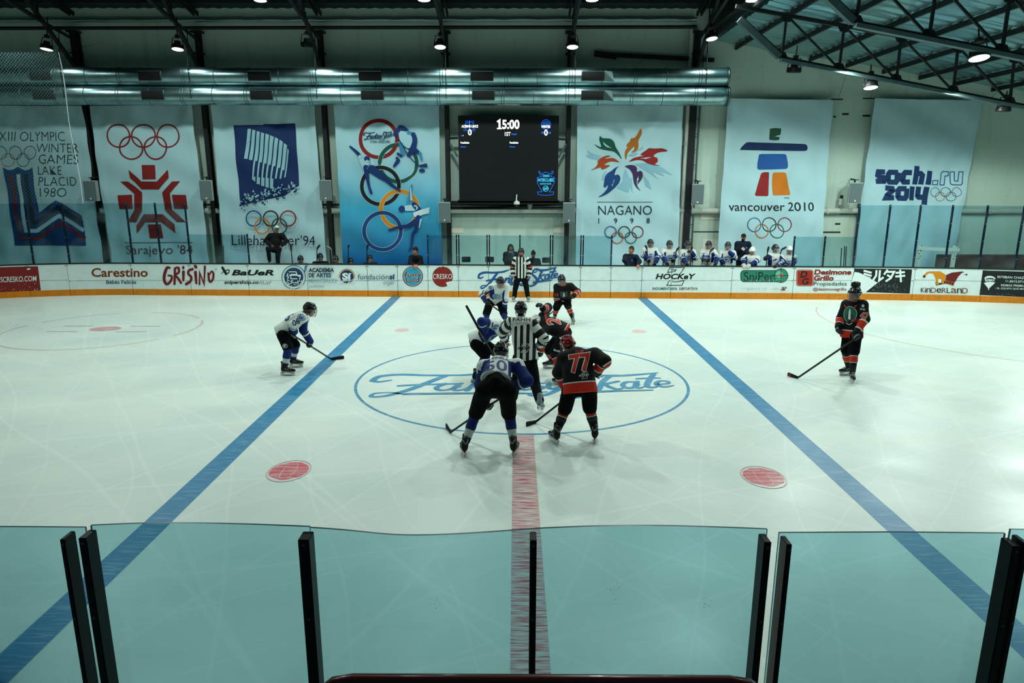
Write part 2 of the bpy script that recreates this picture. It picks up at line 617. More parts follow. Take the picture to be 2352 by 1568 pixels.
mb.add([(-24, 0.2, 0), (24, 0.2, 0), (24, YW + 0.2, 0), (-24, YW + 0.2, 0)], [(0, 1, 2, 3)], ice)
floor = struct(mb.build('floor', base=(0, 0, 0)))

def mark(name, fn, col, wear=0.4, label=None):
    m_ = MB()
    a = Art(m_, lambda x, y, l: (x, y, l), lift=0.0015, step=0.0002, matf=lambda c: icepaint(c, wear))
    fn(a)
    o = m_.build(name, parent=floor)
    if label:
        o['label'] = label
    return o
BLUE, RED = (0, 122, 172), (194, 58, 84)
XL, XR, XM = -4.05, 4.30, 0.13
mark('blue_line', lambda a: a.rect(XL - 0.155, 0.3, XL + 0.155, YB(XL), BLUE), BLUE, 0.25, 'left blue line')
mark('blue_line', lambda a: a.rect(XR - 0.155, 0.3, XR + 0.155, YB(XR), BLUE), BLUE, 0.25, 'right blue line')
_c1, _c0 = G(1200, 790).y, G(1200, 997).y
CY, CRY, CRX = (_c1 + _c0) / 2, (_c1 - _c0) / 2, 3.2
mark('centre_line', lambda a: a.rect(XM - 0.16, 0.3, XM + 0.16, _c0 - 0.02, RED), RED, 0.95, 'worn red centre line')
mark('centre_circle', lambda a: a.ring(XM, CY, CRX, 0.055, BLUE, ry=CRY, seg=96), BLUE, 0.45)
def _spot(px, py, rx, ry, col, wear, bars=True):
    c = G(px, py)
    def f(a):
        n = 5
        if not bars:
            a.disc(c.x, c.y, rx, col, ry)
            return
        for k in range(n):
            y0 = -ry + 2 * ry * k / n
            y1 = y0 + 2 * ry / n * 0.93
            w0 = rx * math.sqrt(max(0, 1 - (y0 / ry) ** 2)) + 0.03
            w1 = rx * math.sqrt(max(0, 1 - (y1 / ry) ** 2)) + 0.03
            for xa, xb in ((-1, -0.36), (-0.32, 0.3), (0.34, 1)):
                a.poly([(c.x + xa * w0, c.y + y0), (c.x + xb * w0, c.y + y0), (c.x + xb * w1, c.y + y1), (c.x + xa * w1, c.y + y1)], col)
        a.ring(c.x, c.y, rx * 1.22, 0.018, [min(255, v * 0.4 + 140) for v in col], ry=ry * 1.2)
    mark('face_off_spot', f, col, wear)
_spot(664, 1081, 0.225, 0.29, (222, 62, 84), 0.55)
_spot(1753, 1095, 0.225, 0.29, (222, 62, 84), 0.55)
_spot(923, 758, 0.19, 0.22, (232, 190, 186), 0.5, False)
_spot(1468, 761, 0.19, 0.22, (232, 190, 186), 0.5, False)
_spot(242, 755, 0.4, 0.3, (204, 136, 144), 0.7, False)
_lc = G(240, 755)
_lr = (G(464, 742) - _lc).length
mark('face_off_circle', lambda a: [a.ring(_lc.x, _lc.y, _lr, 0.06, (210, 184, 184), a0=q, a1=q + 50, seg=14) for q in (-80, -20, 40, 110, 170, 230)]
     + [a.rect(_lc.x + sx * 0.9 - 0.4, _lc.y + sy * 0.35 - 0.03, _lc.x + sx * 0.9 + 0.4, _lc.y + sy * 0.35 + 0.03, (190, 160, 166)) for sx in (-1, 1) for sy in (-1, 1)], RED, 0.6)
_rc = G(2330, 742)
mark('face_off_circle', lambda a: a.ring(_rc.x, _rc.y, (G(2010, 772) - _rc).length, 0.05, (214, 186, 186), a0=150, a1=300, seg=40), RED, 0.6)
_g0, _g1 = G(828, 912), G(1567, 912)
_gt = G(1200, 853).y
mark('ice_lettering', lambda a: fantasy(a, lambda x, y: _g0.x + (_g1.x - _g0.x) * x / 100, lambda x, y: _gt + (_g0.y - _gt) * y / 37, 0.050, (8, 132, 178)), BLUE, 0.4, 'blue painted script lettering across the centre circle')

# --- back wall
def wallmat(rgb, key):
    m = bpy.data.materials.new(key)
    m.use_nodes = True
    nt = m.node_tree
    b = nt.nodes['Principled BSDF']
    b.inputs['Roughness'].default_value = 0.85
    b.inputs['Specular IOR Level'].default_value = 0.15
    tc = nt.nodes.new('ShaderNodeTexCoord')
    col = None
    for sc, ms, p0, p1, tint in ((0.25, (1, 1, 1), 0.52, 0.75, (0.90, 0.87, 0.82)), (1.2, (3.0, 1, 0.35), 0.55, 0.8, (0.84, 0.84, 0.79)), (5.0, (1, 1, 1), 0.62, 0.8, (0.82, 0.79, 0.72))):
        mp = nt.nodes.new('ShaderNodeMapping')
        mp.inputs['Scale'].default_value = ms
        nt.links.new(tc.outputs['Object'], mp.inputs['Vector'])
        n = nt.nodes.new('ShaderNodeTexNoise')
        n.inputs['Scale'].default_value = sc
        n.inputs['Detail'].default_value = 6
        nt.links.new(mp.outputs['Vector'], n.inputs['Vector'])
        r = nt.nodes.new('ShaderNodeValToRGB')
        r.color_ramp.elements[0].position, r.color_ramp.elements[1].position = p0, p1
        r.color_ramp.elements[0].color = (1, 1, 1, 1)
        r.color_ramp.elements[1].color = (*tint, 1)
        nt.links.new(n.outputs['Fac'], r.inputs['Fac'])
        mx = nt.nodes.new('ShaderNodeMix')
        mx.data_type = 'RGBA'
        mx.blend_type = 'MULTIPLY'
        mx.inputs['Factor'].default_value = 1
        if col is None:
            mx.inputs['A'].default_value = (*lin(rgb), 1)
        else:
            nt.links.new(col, mx.inputs['A'])
        nt.links.new(r.outputs['Color'], mx.inputs['B'])
        col = mx.outputs['Result']
    nt.links.new(col, b.inputs['Base Color'])
    n = nt.nodes.new('ShaderNodeTexNoise')
    n.inputs['Scale'].default_value = 14
    n.inputs['Detail'].default_value = 6
    bp = nt.nodes.new('ShaderNodeBump')
    bp.inputs['Strength'].default_value = 0.25
    nt.links.new(tc.outputs['Object'], n.inputs['Vector'])
    nt.links.new(n.outputs['Fac'], bp.inputs['Height'])
    nt.links.new(bp.outputs['Normal'], b.inputs['Normal'])
    return m
M_WALL = wallmat((192, 214, 202), 'plaster')
mb = MB()
mb.box((0, YW + 0.15, 5.5), (52, 0.3, 11), M_WALL)
struct(mb.build('wall_back', base=(0, YW, 0)))
# plaster patches and joints on the wall
mb = MB()
M_DK = mat((26, 34, 36), rough=0.8)
for x0, x1, y0, y1, c in ((1037, 1064, 523, 535, (226, 226, 208)), (1272, 1300, 521, 535, (226, 226, 208)), (1031, 1057, 482, 489, (226, 226, 208)), (1610, 1652, 488, 504, (222, 222, 204)), (1614, 1650, 549, 590, (214, 216, 200))):
    a, b_ = PY(x0, y0, YW), PY(x1, y1, YW)
    mb.box(((a.x + b_.x) / 2, YW - 0.006, (a.z + b_.z) / 2), (b_.x - a.x, 0.012, a.z - b_.z), mat(c, rough=0.9))
struct(mb.build('trim_1', base=(0, YW, 0)))
mb = MB()
for x0, x1, y, w in ((1590, 1652, 532, 0.03), (1880, 1930, 533, 0.05), (1040, 1300, 491, 0.012), (1930, 2352, 492, 0.015)):
    mb.bar(PY(x0, y, YW - 0.01), PY(x1, y, YW - 0.01), 0.02, w, M_DK)
for x, y, w, h in ((1942, 262, 0.24, 0.06), (1990, 266, 0.28, 0.06), (1917, 268, 0.1, 0.05), (1924, 514, 0.2, 0.06)):
    p = PY(x, y, YW - 0.005)
    mb.box(p, (w, 0.02, h), M_DK)
struct(mb.build('trim_2', base=(0, YW, 0)))

# --- roofs
M_ROOF = mat((34, 50, 54), rough=0.7, metal=0.2, noise=0.35, nscale=1.5, bump=0.3, bscale=5, key='roof_sheet')
def roofZ(Y):
    return 9.85 + 0.2 * (YW - Y)
mb = MB()
n = 160
V, Fc = [], []
for i in range(n + 1):
    x = -26 + 33.2 * i / n
    dz = 0.03 if i % 2 else 0.0
    for y in (YW, 1.0):
        V.append((x, y, roofZ(y) + dz))
for i in range(n):
    Fc.append((2 * i, 2 * i + 1, 2 * i + 3, 2 * i + 2))
mb.add(V, Fc, M_ROOF)
struct(mb.build('ceiling', base=(0, 0, 0)))
# lean-to roof on the right, lined with slack silver foil
def leanZ(X):
    return 8.80 - 0.15 * (X - 7.2)
foil = bpy.data.materials.new('foil')
foil.use_nodes = True
_nt = foil.node_tree
_b = _nt.nodes['Principled BSDF']
_b.inputs['Base Color'].default_value = (*lin((146, 190, 198)), 1)
_b.inputs['Metallic'].default_value = 0.75
_b.inputs['Roughness'].default_value = 0.24
mb = MB()
nx, ny = 60, 190
V, Fc = [], []
for j in range(ny + 1):
    y = YW - 22.5 * j / ny
    for i in range(nx + 1):
        x = 7.2 + 15.2 * i / nx
        u = ((x - 7.2) % 1.35) / 1.35
        sag = -0.035 * math.sin(math.pi * u) ** 1.0
        w = 0.034 * math.sin(y * 14 + 1.3 * math.sin(x * 1.1)) * (0.5 + 0.5 * math.sin(y * 3.1 + x * 0.7)) + 0.008 * math.sin(y * 37 + x * 2)
        V.append((x, y, leanZ(x) + sag + w))
for j in range(ny):
    for i in range(nx):
        a = j * (nx + 1) + i
        Fc.append((a, a + 1, a + nx + 2, a + nx + 1))
mb.add(V, Fc, foil)
struct(mb.build('ceiling_right', base=(0, 0, 0), smooth=True))
mb = MB()       # upstand between the two roofs, and the side walls that close the hall
mb.box((7.2, 14.0, 10.9), (0.06, 25, 3.9), mat((52, 64, 66), rough=0.8))
struct(mb.build('wall_upstand', base=(0, 0, 0)))
mb = MB()
mb.box((-25.9, 14, 6), (0.2, 26, 14), M_WALL)
struct(mb.build('wall_left', base=(0, 0, 0)))
mb = MB()
mb.box((22.4, 14, 3.7), (0.2, 26, 7.4), M_WALL)
struct(mb.build('wall_right', base=(0, 0, 0)))

# --- steelwork
M_ST = mat((30, 36, 38), rough=0.55, metal=0.3, noise=0.3, nscale=4, key='dark_steel')
M_STL = mat((86, 108, 110), rough=0.5, metal=0.5, noise=0.2, nscale=4, key='grey_steel')
M_RUST = mat((44, 36, 34), rough=0.7, noise=0.4, nscale=6, key='rusty_steel')
ORD = ['first', 'second', 'third', 'fourth', 'fifth', 'sixth', 'seventh', 'eighth', 'ninth', 'tenth', 'eleventh', 'twelfth', 'thirteenth', 'fourteenth', 'fifteenth', 'sixteenth']
COLX = [PY(x, 300, 26.25).x for x in (199, 474, 747, 1027, 1306, 1589)]
BEH = ['between the first two white banners from the left edge', 'between the red snowflake banner and the dark blue banner', 'left of the poster with coloured rings and athletes', 'left of the scoreboard', 'right of the scoreboard', 'beside the white downpipe, left of the stacked-stone banner']
for i, x in enumerate(COLX):
    w = 0.24 if i in (0, 5) else 0.16
    t = thing('wall_column', 'dark steel wall column ' + BEH[i], 'column', (x, 26.3, 0), 'steel columns along the back wall')
    m_ = MB()
    m_.box((x, 26.3, 4.5), (0.03, 0.24, 9.0), M_RUST)
    for dy in (-0.12, 0.12):
        m_.box((x, 26.3 + dy, 4.5), (w, 0.02, 9.0), M_ST if dy < 0 else M_RUST)
    m_.build('shaft', t)
    m_ = MB()
    m_.box((x, 26.25, 9.02), (0.36, 0.36, 0.06), M_ST)
    m_.box((x, 26.25, 8.3), (0.32, 0.34, 0.04), M_ST)
    m_.build('cap_plate', t)
TRX = [c + 0.02 for c in COLX]
def roof_truss(x, i):
    t = thing('roof_truss', 'dark steel roof truss, %s from the left, under the dark main roof' % ORD[i], 'truss', (x, 26.2, 9.1), 'roof trusses over the rink')
    def top(Y): return roofZ(Y) - 0.28
    def bot(Y): return roofZ(Y) - 1.25
    m_ = MB()
    for s in (-0.07, 0.07):
        m_.bar((x + s, 26.25, top(26.25)), (x + s, 2.0, top(2.0)), 0.06, 0.14, M_ST)
    m_.build('top_chord', t)
    m_ = MB()
    m_.bar((x, 24.4, bot(24.4)), (x, 2.0, bot(2.0)), 0.1, 0.1, M_ST)
    m_.build('bottom_chord', t)
    m_ = MB()
    m_.bar((x, 26.15, 7.75), (x, 22.9, 10.35), 0.11, 0.11, M_ST)
    m_.bar((x, 26.2, 8.75), (x, 24.4, bot(24.4)), 0.08, 0.08, M_ST)
    m_.build('knee_brace', t)
    m_ = MB()
    Y = 24.4
    k = 0
    while Y > 3.5:
        m_.bar((x, Y, bot(Y)), (x, Y, top(Y)), 0.05, 0.05, M_ST)
        m_.bar((x, Y, top(Y)), (x, Y - 1.5, bot(Y - 1.5)), 0.05, 0.05, M_ST)
        Y -= 1.5
    m_.build('web_bars', t)
    return t
for i, x in enumerate(TRX):
    roof_truss(x, i)
for i, Y in enumerate((25.6, 24.2, 22.8, 21.4, 20.0)):
    m_ = MB()
    m_.box((-9.4, Y, roofZ(Y) - 0.12), (33, 0.07, 0.16), M_ST)
    tag(m_.build('roof_purlin', base=(-9.4, Y, roofZ(Y))), 'dark purlin under the dark main roof, %s out from the back wall' % ORD[i], 'purlin', 'purlins under the main roof')
p0, p1 = PY(-60, 65, 25.9), PY(1600, 62, 25.9)
m_ = MB()
m_.tube([p0, p1], 0.06, M_ST, seg=10)
tag(m_.build('sprinkler_pipe', base=p0), 'long thin dark pipe running high across the back wall under the roof', 'pipe')
p0, p1 = PY(-60, 47, 26.35), PY(1600, 45, 26.35)
m_ = MB()
pts = [p0.lerp(p1, k / 60) + Vector((0, 0, 0.012 * math.sin(k * 2.1))) for k in range(61)]
m_.tube(pts, 0.07, mat((170, 190, 190), rough=0.3, metal=0.9, bump=0.5, bscale=20, key='foil_wrap'), seg=10)
tag(m_.build('insulated_pipe', base=p0), 'silver foil-wrapped pipe along the top of the back wall', 'pipe')
m_ = MB()
p0 = PY(1365, 124, 26.3); p1 = PY(1640, 138, 26.3)
m_.bar(p0, p1, 0.1, 0.14, M_ST)
m_.bar(p0 + Vector((0, 0, .02)), p0 + Vector((0.8, 0, -0.09)), 0.06, 0.2, M_ST)
tag(m_.build('steel_beam', base=p0), 'short dark sloping steel beam on the wall above the right end of the ducts', 'beam')

# right-hand trusses under the foil
YT = 21.0
def rt(px, py): return PY(px, py, YT)
def right_truss(dy, label):
    o = Vector((0, dy, 0))
    a0, a1 = rt(1690, 14), rt(2352, 135)
    d = (a1 - a0)
    tA = [a0 + d * k for k in (0, 1.35)]
    b0, b1, b2 = rt(1697, 45), rt(1790, 131), rt(2352, 242)
    bE = b1 + (b2 - b1) * 1.4
    t = thing('lean_to_truss', label, 'truss', tuple(b0 + o), 'trusses under the foil-lined right roof')
    m_ = MB(); m_.bar(tA[0] + o, tA[1] + o, 0.08, 0.10, M_ST); m_.build('top_chord', t)
    m_ = MB(); m_.bar(b1 + o, bE + o, 0.10, 0.07, M_ST)
    m_.bar(b1 + o + Vector((0, -0.12, -0.1)), bE + o + Vector((0, -0.12, -0.1)), 0.16, 0.09, M_STL); m_.build('bottom_chord', t)
    m_ = MB(); m_.bar(b0 + o, b1 + o, 0.16, 0.16, M_STL); m_.bar(b0 + o + Vector((0.08, 0.1, 0.08)), b1 + o + Vector((0.08, 0.1, 0.1)), 0.08, 0.08, M_ST); m_.build('end_post', t)
    m_ = MB(); gl_ = []
    for k in range(7):
        tp = lambda q: a0 + d * (q / 5.05)
        bp_ = lambda q: b1 + (b2 - b1) * (q / 4.3)
        A = a0 + d * ((1806 - 1690 + k * 131) / 662.0)
        B_ = b1 + (b2 - b1) * ((1795 - 1790 + k * 131) / 562.0)
        N_ = b1 + (b2 - b1) * ((1795 - 1790 + (k + 1) * 131) / 562.0)
        m_.bar(A + o, B_ + o, 0.06, 0.06, M_ST)
        m_.bar(A + o, N_ + o, 0.05, 0.05, M_ST)
        for P_, s in ((A, -1), (B_, 1)):
            dx = d.normalized() * 0.2
            g_ = MB(); gl_.append(g_)
            g_.add([P_ + o - dx, P_ + o + dx, P_ + o + dx * 0.5 + Vector((0, 0, 0.16 * s)), P_ + o - dx * 0.5 + Vector((0, 0, 0.16 * s))] + [P_ + o + Vector((0, 0.02, 0)) - dx, P_ + o + Vector((0, .02, 0)) + dx, P_ + o + dx * 0.5 + Vector((0, .02, 0.16 * s)), P_ + o - dx * 0.5 + Vector((0, .02, 0.16 * s))],
                   [(0, 1, 2, 3), (7, 6, 5, 4), (0, 4, 5, 1), (1, 5, 6, 2), (2, 6, 7, 3), (3, 7, 4, 0)], M_ST)
    m_.build('web_bars', t)
    for g_ in gl_:
        g_.build('gusset_plate', t)
right_truss(0, 'dark steel truss under the silver roof, the one closer to the back wall')
right_truss(-4.4, 'dark steel truss under the silver roof, the one higher in the picture')
right_truss(-8.8, 'dark steel truss under the silver roof, nearest the stands')
for i in range(9):
    x = 7.95 + 1.35 * i
    m_ = MB()
    m_.bar((x, YW - 0.02, leanZ(x) - 0.14), (x, 4.5, leanZ(x) - 0.14), 0.07, 0.14, M_ST)
    tag(m_.build('lean_to_purlin', base=(x, YW, leanZ(x))), 'dark purlin under the silver roof, %s from the scoreboard side' % ORD[i], 'purlin', 'purlins under the silver roof')
m_ = MB()
m_.box((7.0, 15.4, 9.35), (0.22, 22, 0.5), M_ST)
tag(m_.build('valley_girder', base=(7.0, 26, 9.3)), 'heavy dark girder between the main roof and the silver roof', 'girder')
# downpipe and cable tray beside the sixth column
m_ = MB()
p = PY(1577, 300, 26.3)
m_.tube([(p.x, 26.3, 0.4), (p.x, 26.3, 9.2)], 0.085, mat((186, 196, 186), rough=0.5, key='white_pipe'), seg=14)
for z in (2.9, 5.2, 7.6):
    m_.tube([(p.x, 26.3, z - 0.06), (p.x, 26.3, z + 0.06)], 0.1, mat((170, 178, 170), rough=0.5), seg=14)
tag(m_.build('downpipe', base=(p.x, 26.3, 0)), 'vertical white downpipe left of the dark steel column by the duct ends', 'pipe')
m_ = MB()
p = PY(1601, 300, 26.3)
for s in (-0.07, 0.07):
    m_.box((p.x + s, 26.35, 4.2), (0.05, 0.08, 8.2), M_STL)
for k in range(14):
    m_.box((p.x, 26.35, 0.6 + 0.55 * k), (0.16, 0.03, 0.03), M_STL)
tag(m_.build('cable_ladder', base=(p.x, 26.3, 0)), 'vertical grey cable ladder right of the dark steel column by the duct ends', 'cable tray')
# horizontal heating pipe along the wall
m_ = MB()
M_PIPE = mat((190, 198, 186), rough=0.6, noise=0.15, nscale=3, key='painted_pipe')
m_.tube([PY(-80, 484, 26.3), PY(2430, 484, 26.3)], 0.1, M_PIPE, seg=14)
for px in (60, 250, 480, 640, 760, 1590, 1900, 2140, 2275):
    q = PY(px, 484, 26.3)
    m_.tube([q + Vector((-0.05, 0, 0)), q + Vector((0.05, 0, 0))], 0.125, M_PIPE, seg=14)
m_.tube([PY(-80, 470, 26.38), PY(1320, 470, 26.38)], 0.035, M_DK, seg=8)
tag(m_.build('wall_pipe', base=PY(600, 484, 26.3)), 'long horizontal pale pipe with collars along the back wall behind the banners', 'pipe')
m_ = MB()
q0 = [PY(x, y, 26.3) for x, y in ((1031, 475), (1100, 476), (1180, 474), (1250, 471), (1330, 470))]
m_.tube(smooth_path([tuple(v) for v in q0], 6), 0.035, M_DK, seg=8)
q0 = [PY(x, y, 26.25) for x, y in ((1031, 480), (1100, 479), (1200, 478), (1300, 475))]
m_.tube(smooth_path([tuple(v) for v in q0], 6), 0.025, M_DK, seg=8)
tag(m_.build('cable_bundle', base=q0[0]), 'sagging dark cables on the wall just below the scoreboard', 'cable')

# --- hanging lamps
M_EM = mat((236, 255, 250), emit=5.0, key='lamp_lens')
M_BLK = mat((14, 17, 19), rough=0.45, key='black_metal')
def lamp(px, py, Y, label, size=0.19, tilt=0.0, lit=True, hang=0.6, swivel=0.0):
    c = PY(px, py, Y)
    t = thing('high_bay_lamp', label, 'lamp', (0, 0, 0), 'hanging lamps under the trusses')
    m_ = MB(); m_.lathe((0, 0, 0), (0, 0, 1), [(-0.02, size * 1.02), (0.0, size * 1.06), (0.05, size), (0.12, size * 0.9), (0.125, size * 0.55), (0.24, size * 0.5), (0.25, size * 0.2)], M_BLK, 22); m_.build('housing', t, smooth=False)
    m_ = MB(); m_.lathe((0, 0, -0.021), (0, 0, -1), [(0, size * 0.96), (0.012, size * 0.8), (0.016, 0.01)], M_EM if lit else M_BLK, 22); m_.build('lens', t)
    m_ = MB(); m_.tube([(-size * 1.08, 0, 0.03), (-size * 0.8, 0, 0.36), (size * 0.8, 0, 0.36), (size * 1.08, 0, 0.03)], 0.014, M_BLK, 6); m_.build('yoke', t)
    m_ = MB(); m_.box((0, 0, 0.40), (0.12, 0.12, 0.09), M_BLK); m_.build('driver_box', t)
    m_ = MB(); m_.tube([(0, 0, 0.44), (0, 0, 0.44 + hang)], 0.018, M_BLK, 6); m_.build('hanger_rod', t)
    t.location = c
    t.rotation_euler = (tilt, swivel, 0)
    return t
for i, (px, py, tl, sw) in enumerate(((107, 112, -0.12, 0.1), (408, 112, -0.16, 0.0), (705, 106, 0.25, 0.1), (1011, 107, -0.2, 0.0), (1315, 107, -0.2, 0.0), (1635, 88, -0.2, -0.1))):
    lamp(px, py, 24.4, 'lit black lamp hanging in front of the dark upper wall, %s from the left' % ORD[i], tilt=tl, swivel=sw, lit=(i != 2))
for i, (px, py) in enumerate(((598, 0), (974, -1), (1360, -1), (1727, 0))):
    lamp(px, py, 22.2, 'lit lamp cut by the top edge of the picture, %s from the left' % ORD[i], tilt=0.0, hang=0.3)
lamp(1823, 165, 21.0, 'unlit-looking black lamp hanging highest above the stacked-stone banner', lit=False, tilt=0.15, hang=0.25)
lamp(2000, 200, 21.0, 'lit black lamp hanging between the two right-hand banners', tilt=-0.2, hang=0.2)
lamp(2249, 132, 16.6, 'large lit black lamp under the silver roof, nearest the camera', tilt=-0.25, size=0.21, hang=0.3)
lamp(2304, 254, 21.0, 'black lamp near the right edge above the bare wall', lit=False, tilt=0.1, hang=0.1)

# --- ventilation ducts
M_DUCT = mat((150, 182, 186), rough=0.3, metal=1.0, noise=0.22, nscale=3, bump=0.06, bscale=30, key='galvanised')
M_SEAM = mat((96, 118, 120), rough=0.4, metal=1.0, key='galvanised_seam')
YD = 25.35
def duct(y, r, vents, label, x_end, flap):
    c0, c1 = PY(-120, y + 2, YD), PY(x_end, y, YD)
    z = c0.z
    t = thing('ventilation_duct', label, 'duct', (c1.x, YD, z), 'twin ventilation ducts')
    m_ = MB()
    xs = np.arange(c0.x, c1.x, 0.4)
    P_ = [(x, YD, z) for x in xs] + [(c1.x, YD, z)]
    m_.tube(P_, r, M_DUCT, seg=40)
    for k, x in enumerate(np.arange(c0.x + 0.5, c1.x, 1.12)):
        for q in ((0, 0.09) if k % 2 else (0,)):
            m_.tube([(x + q - 0.012, YD, z), (x + q + 0.012, YD, z)], r + 0.006, M_SEAM, seg=40)
    m_.tube([(c1.x - 0.05, YD, z), (c1.x + 0.01, YD, z)], r + 0.012, M_SEAM, seg=40)
    m_.build('duct_body', t, smooth=True)
    for k, vx in enumerate(vents):
        q = PY(vx, y, YD - r)
        m_ = MB()
        a0, a1, N = math.radians(-26), math.radians(30), 6
        V, Fc = [], []
        for j in range(N + 1):
            a = a0 + (a1 - a0) * j / N
            for sx in (-0.39, 0.39):
                V.append((q.x + sx, YD - (r + 0.015) * math.cos(a), z - (r + 0.015) * math.sin(a)))
        for j in range(N):
            Fc.append((2 * j, 2 * j + 1, 2 * j + 3, 2 * j + 2))
        m_.add(V, Fc, mat((10, 14, 15), rough=0.8))
        fr = [V[0], V[1], V[3], V[5], V[7], V[9], V[11], V[13], V[12], V[10], V[8], V[6], V[4], V[2]]
        m_.tube([Vector(v) for v in fr], 0.014, M_SEAM, seg=6, closed=True)
        v_ = m_.build('vent_grille', t)
        if k == flap:
            m_ = MB()
            m_.add([(q.x + 0.39, YD - r, z + 0.17), (q.x + 0.39, YD - r, z - 0.17), (q.x + 0.72, YD - r - 0.2, z - 0.22), (q.x + 0.64, YD - r - 0.12, z + 0.12), (q.x + 0.39, YD - r + 0.006, z + 0.17), (q.x + 0.39, YD - r + .006, z - 0.17), (q.x + 0.72, YD - r - 0.194, z - 0.22), (q.x + 0.64, YD - r - 0.114, z + 0.12)], [(0, 1, 2, 3), (7, 6, 5, 4), (0, 3, 7, 4), (1, 5, 6, 2), (2, 6, 7, 3)], M_SEAM)
            m_.build('open_flap', t)
    m_ = MB()
    for x in COLX:
        m_.tube([(x + 0.1, YD - r - 0.02, z - r * 0.4), (x + 0.1, YD - r - 0.01, z + r), (x + 0.1, YD - 0.1, 8.9)], 0.012, M_DK, seg=6)
    m_.build('hanger_straps', t)
duct(173.5, 0.318, (92, 343, 595, 850, 1107, 1362), 'upper of two silver ventilation ducts along the back wall', 1671, 5)
duct(217, 0.318, (100, 350, 600, 855, 1110, 1361), 'lower of two silver ventilation ducts, just above the banners', 1672, 5)

# --- loudspeakers on the columns
M_CAB = mat((176, 188, 182), rough=0.6, key='speaker_cabinet')
M_GRL = mat((104, 122, 124), rough=0.6, bump=0.6, bscale=160, key='speaker_grille')
def speaker(px, py, Y, label, ang=0.0):
    t = thing('loudspeaker', label, 'loudspeaker', (0, 0, 0), 'loudspeakers on the back wall')
    w, h, d = 0.44, 0.74, 0.4
    m_ = MB()
    V = [(-w / 2, -d / 2, -h / 2), (w / 2, -d / 2, -h / 2), (w * 0.32, d / 2, -h / 2), (-w * 0.32, d / 2, -h / 2), (-w / 2, -d / 2, h / 2), (w / 2, -d / 2, h / 2), (w * 0.32, d / 2, h / 2), (-w * 0.32, d / 2, h / 2)]
    m_.add(V, [(0, 3, 2, 1), (4, 5, 6, 7), (0, 1, 5, 4), (1, 2, 6, 5), (2, 3, 7, 6), (3, 0, 4, 7)], M_CAB)
    m_.build('cabinet', t)
    m_ = MB(); m_.box((0, -d / 2 - 0.012, 0), (w * 0.94, 0.03, h * 0.93), M_GRL, bevel=0.01)
    m_.lathe((0.0, -d / 2 - 0.027, -h * 0.38), (0, -1, 0), [(0, 0.03), (0.006, 0.03), (0.007, 0.001)], mat((230, 235, 230)), 14)
    m_.build('grille', t)
    m_ = MB(); m_.tube([(0, 0.02, h / 2), (0, 0.02, h / 2 + 0.1), (0.02, 0.55, h / 2 + 0.13)], 0.03, M_DK, 8); m_.box((0.02, 0.02, h / 2 + 0.1), (0.2, 0.12, 0.03), M_DK); m_.build('mounting_bracket', t)
    t.location = PY(px, py, Y)
    t.rotation_euler = (0, 0, ang)
for px, py, lb, an in ((213, 438, 'between the first two white banners', 0.12), (477, 437, 'right of the red snowflake banner', 0.1), (750, 437, 'left of the poster with coloured rings', 0.06), (1022, 487, 'left below the scoreboard', 0.0), (1306, 488, 'right below the scoreboard', 0.0), (1601, 446, 'beside the white downpipe', -0.1), (1961, 443, 'between the two right-hand banners', -0.14)):
    speaker(px, py, 25.85, 'grey loudspeaker on the back wall ' + lb, an)

# --- scoreboard
YS = 25.95
s0, s1 = PY(1052, 265, YS), PY(1281, 461, YS)
t = thing('scoreboard', 'large dark electronic scoreboard showing 15:00 on the back wall', 'scoreboard', ((s0.x + s1.x) / 2, YS, s1.z))
m_ = MB(); m_.box(((s0.x + s1.x) / 2, YS + 0.1, (s0.z + s1.z) / 2), (s1.x - s0.x, 0.2, s0.z - s1.z), mat((7, 12, 15), rough=0.5, key='led_panel'), bevel=0.01); m_.build('screen_cabinet', t)
def smap(px, py, l):
    p_ = PY(px, py, YS); return (p_.x, YS - l, p_.z)
Wt, Bl, Cy = (246, 250, 246), (30, 104, 226), (60, 190, 240)
k6 = 6.819
def sx(x): return 1040 + x / k6
def sy(y): return 250 + y / k6
_lift = [0.006]
def disp(name, fn):
    m_ = MB()
    A = Art(m_, smap, lift=_lift[0], step=0.0006, emit=1.0)
    fn(A)
    _lift[0] = A.lift
    m_.build(name, t)
disp('clock_digits', lambda A: [A.text('5:00', sx(772), sy(168), sx(1045), sy(318), Wt, bold=0.035), A.stroke([(sx(696), sy(206)), (sx(732), sy(180)), (sx(732), sy(310))], 4.6, Wt, smooth=0, cap=False), A.stroke([(sx(692), sy(308)), (sx(766), sy(308))], 3.0, Wt, smooth=0, cap=False)])
disp('period_text', lambda A: [A.text('1ST', sx(815), sy(362), sx(905), sy(424), Wt, bold=0.02), A.text('Paused', sx(920), sy(380), sx(998), sy(408), Bl, bold=0.02)])
def f(A):
    A.ring(sx(262), sy(275), 70 / k6, 1.0, Bl, ry=75 / k6)
    A.stroke([(sx(262), sy(190)), (sx(262), sy(330))], 2.5, Bl, smooth=0)
    for x, y in ((190, 330), (335, 330), (215, 205), (315, 205)):
        A.ring(sx(x), sy(y), 2.6, 0.7, Bl)
disp('team_emblem', f)
def f(A):
    A.ring(sx(1460), sy(245), 70 / k6, 1.0, Bl, ry=75 / k6); A.disc(sx(1460), sy(240), 60 / k6, (16, 60, 130), 50 / k6)
    A.text('WI', sx(1385), sy(358), sx(1425), sy(393), Bl, bold=0.03); A.text('S4', sx(1492), sy(358), sx(1535), sy(393), Bl, bold=0.03)
disp('team_emblem', f)
disp('team_name', lambda A: A.text('ACEMHH LINCE', sx(137), sy(252), sx(396), sy(294), Wt, bold=0.03))
disp('team_name', lambda A: A.text('WINTER', sx(1385), sy(258), sx(1528), sy(300), Wt, bold=0.03))
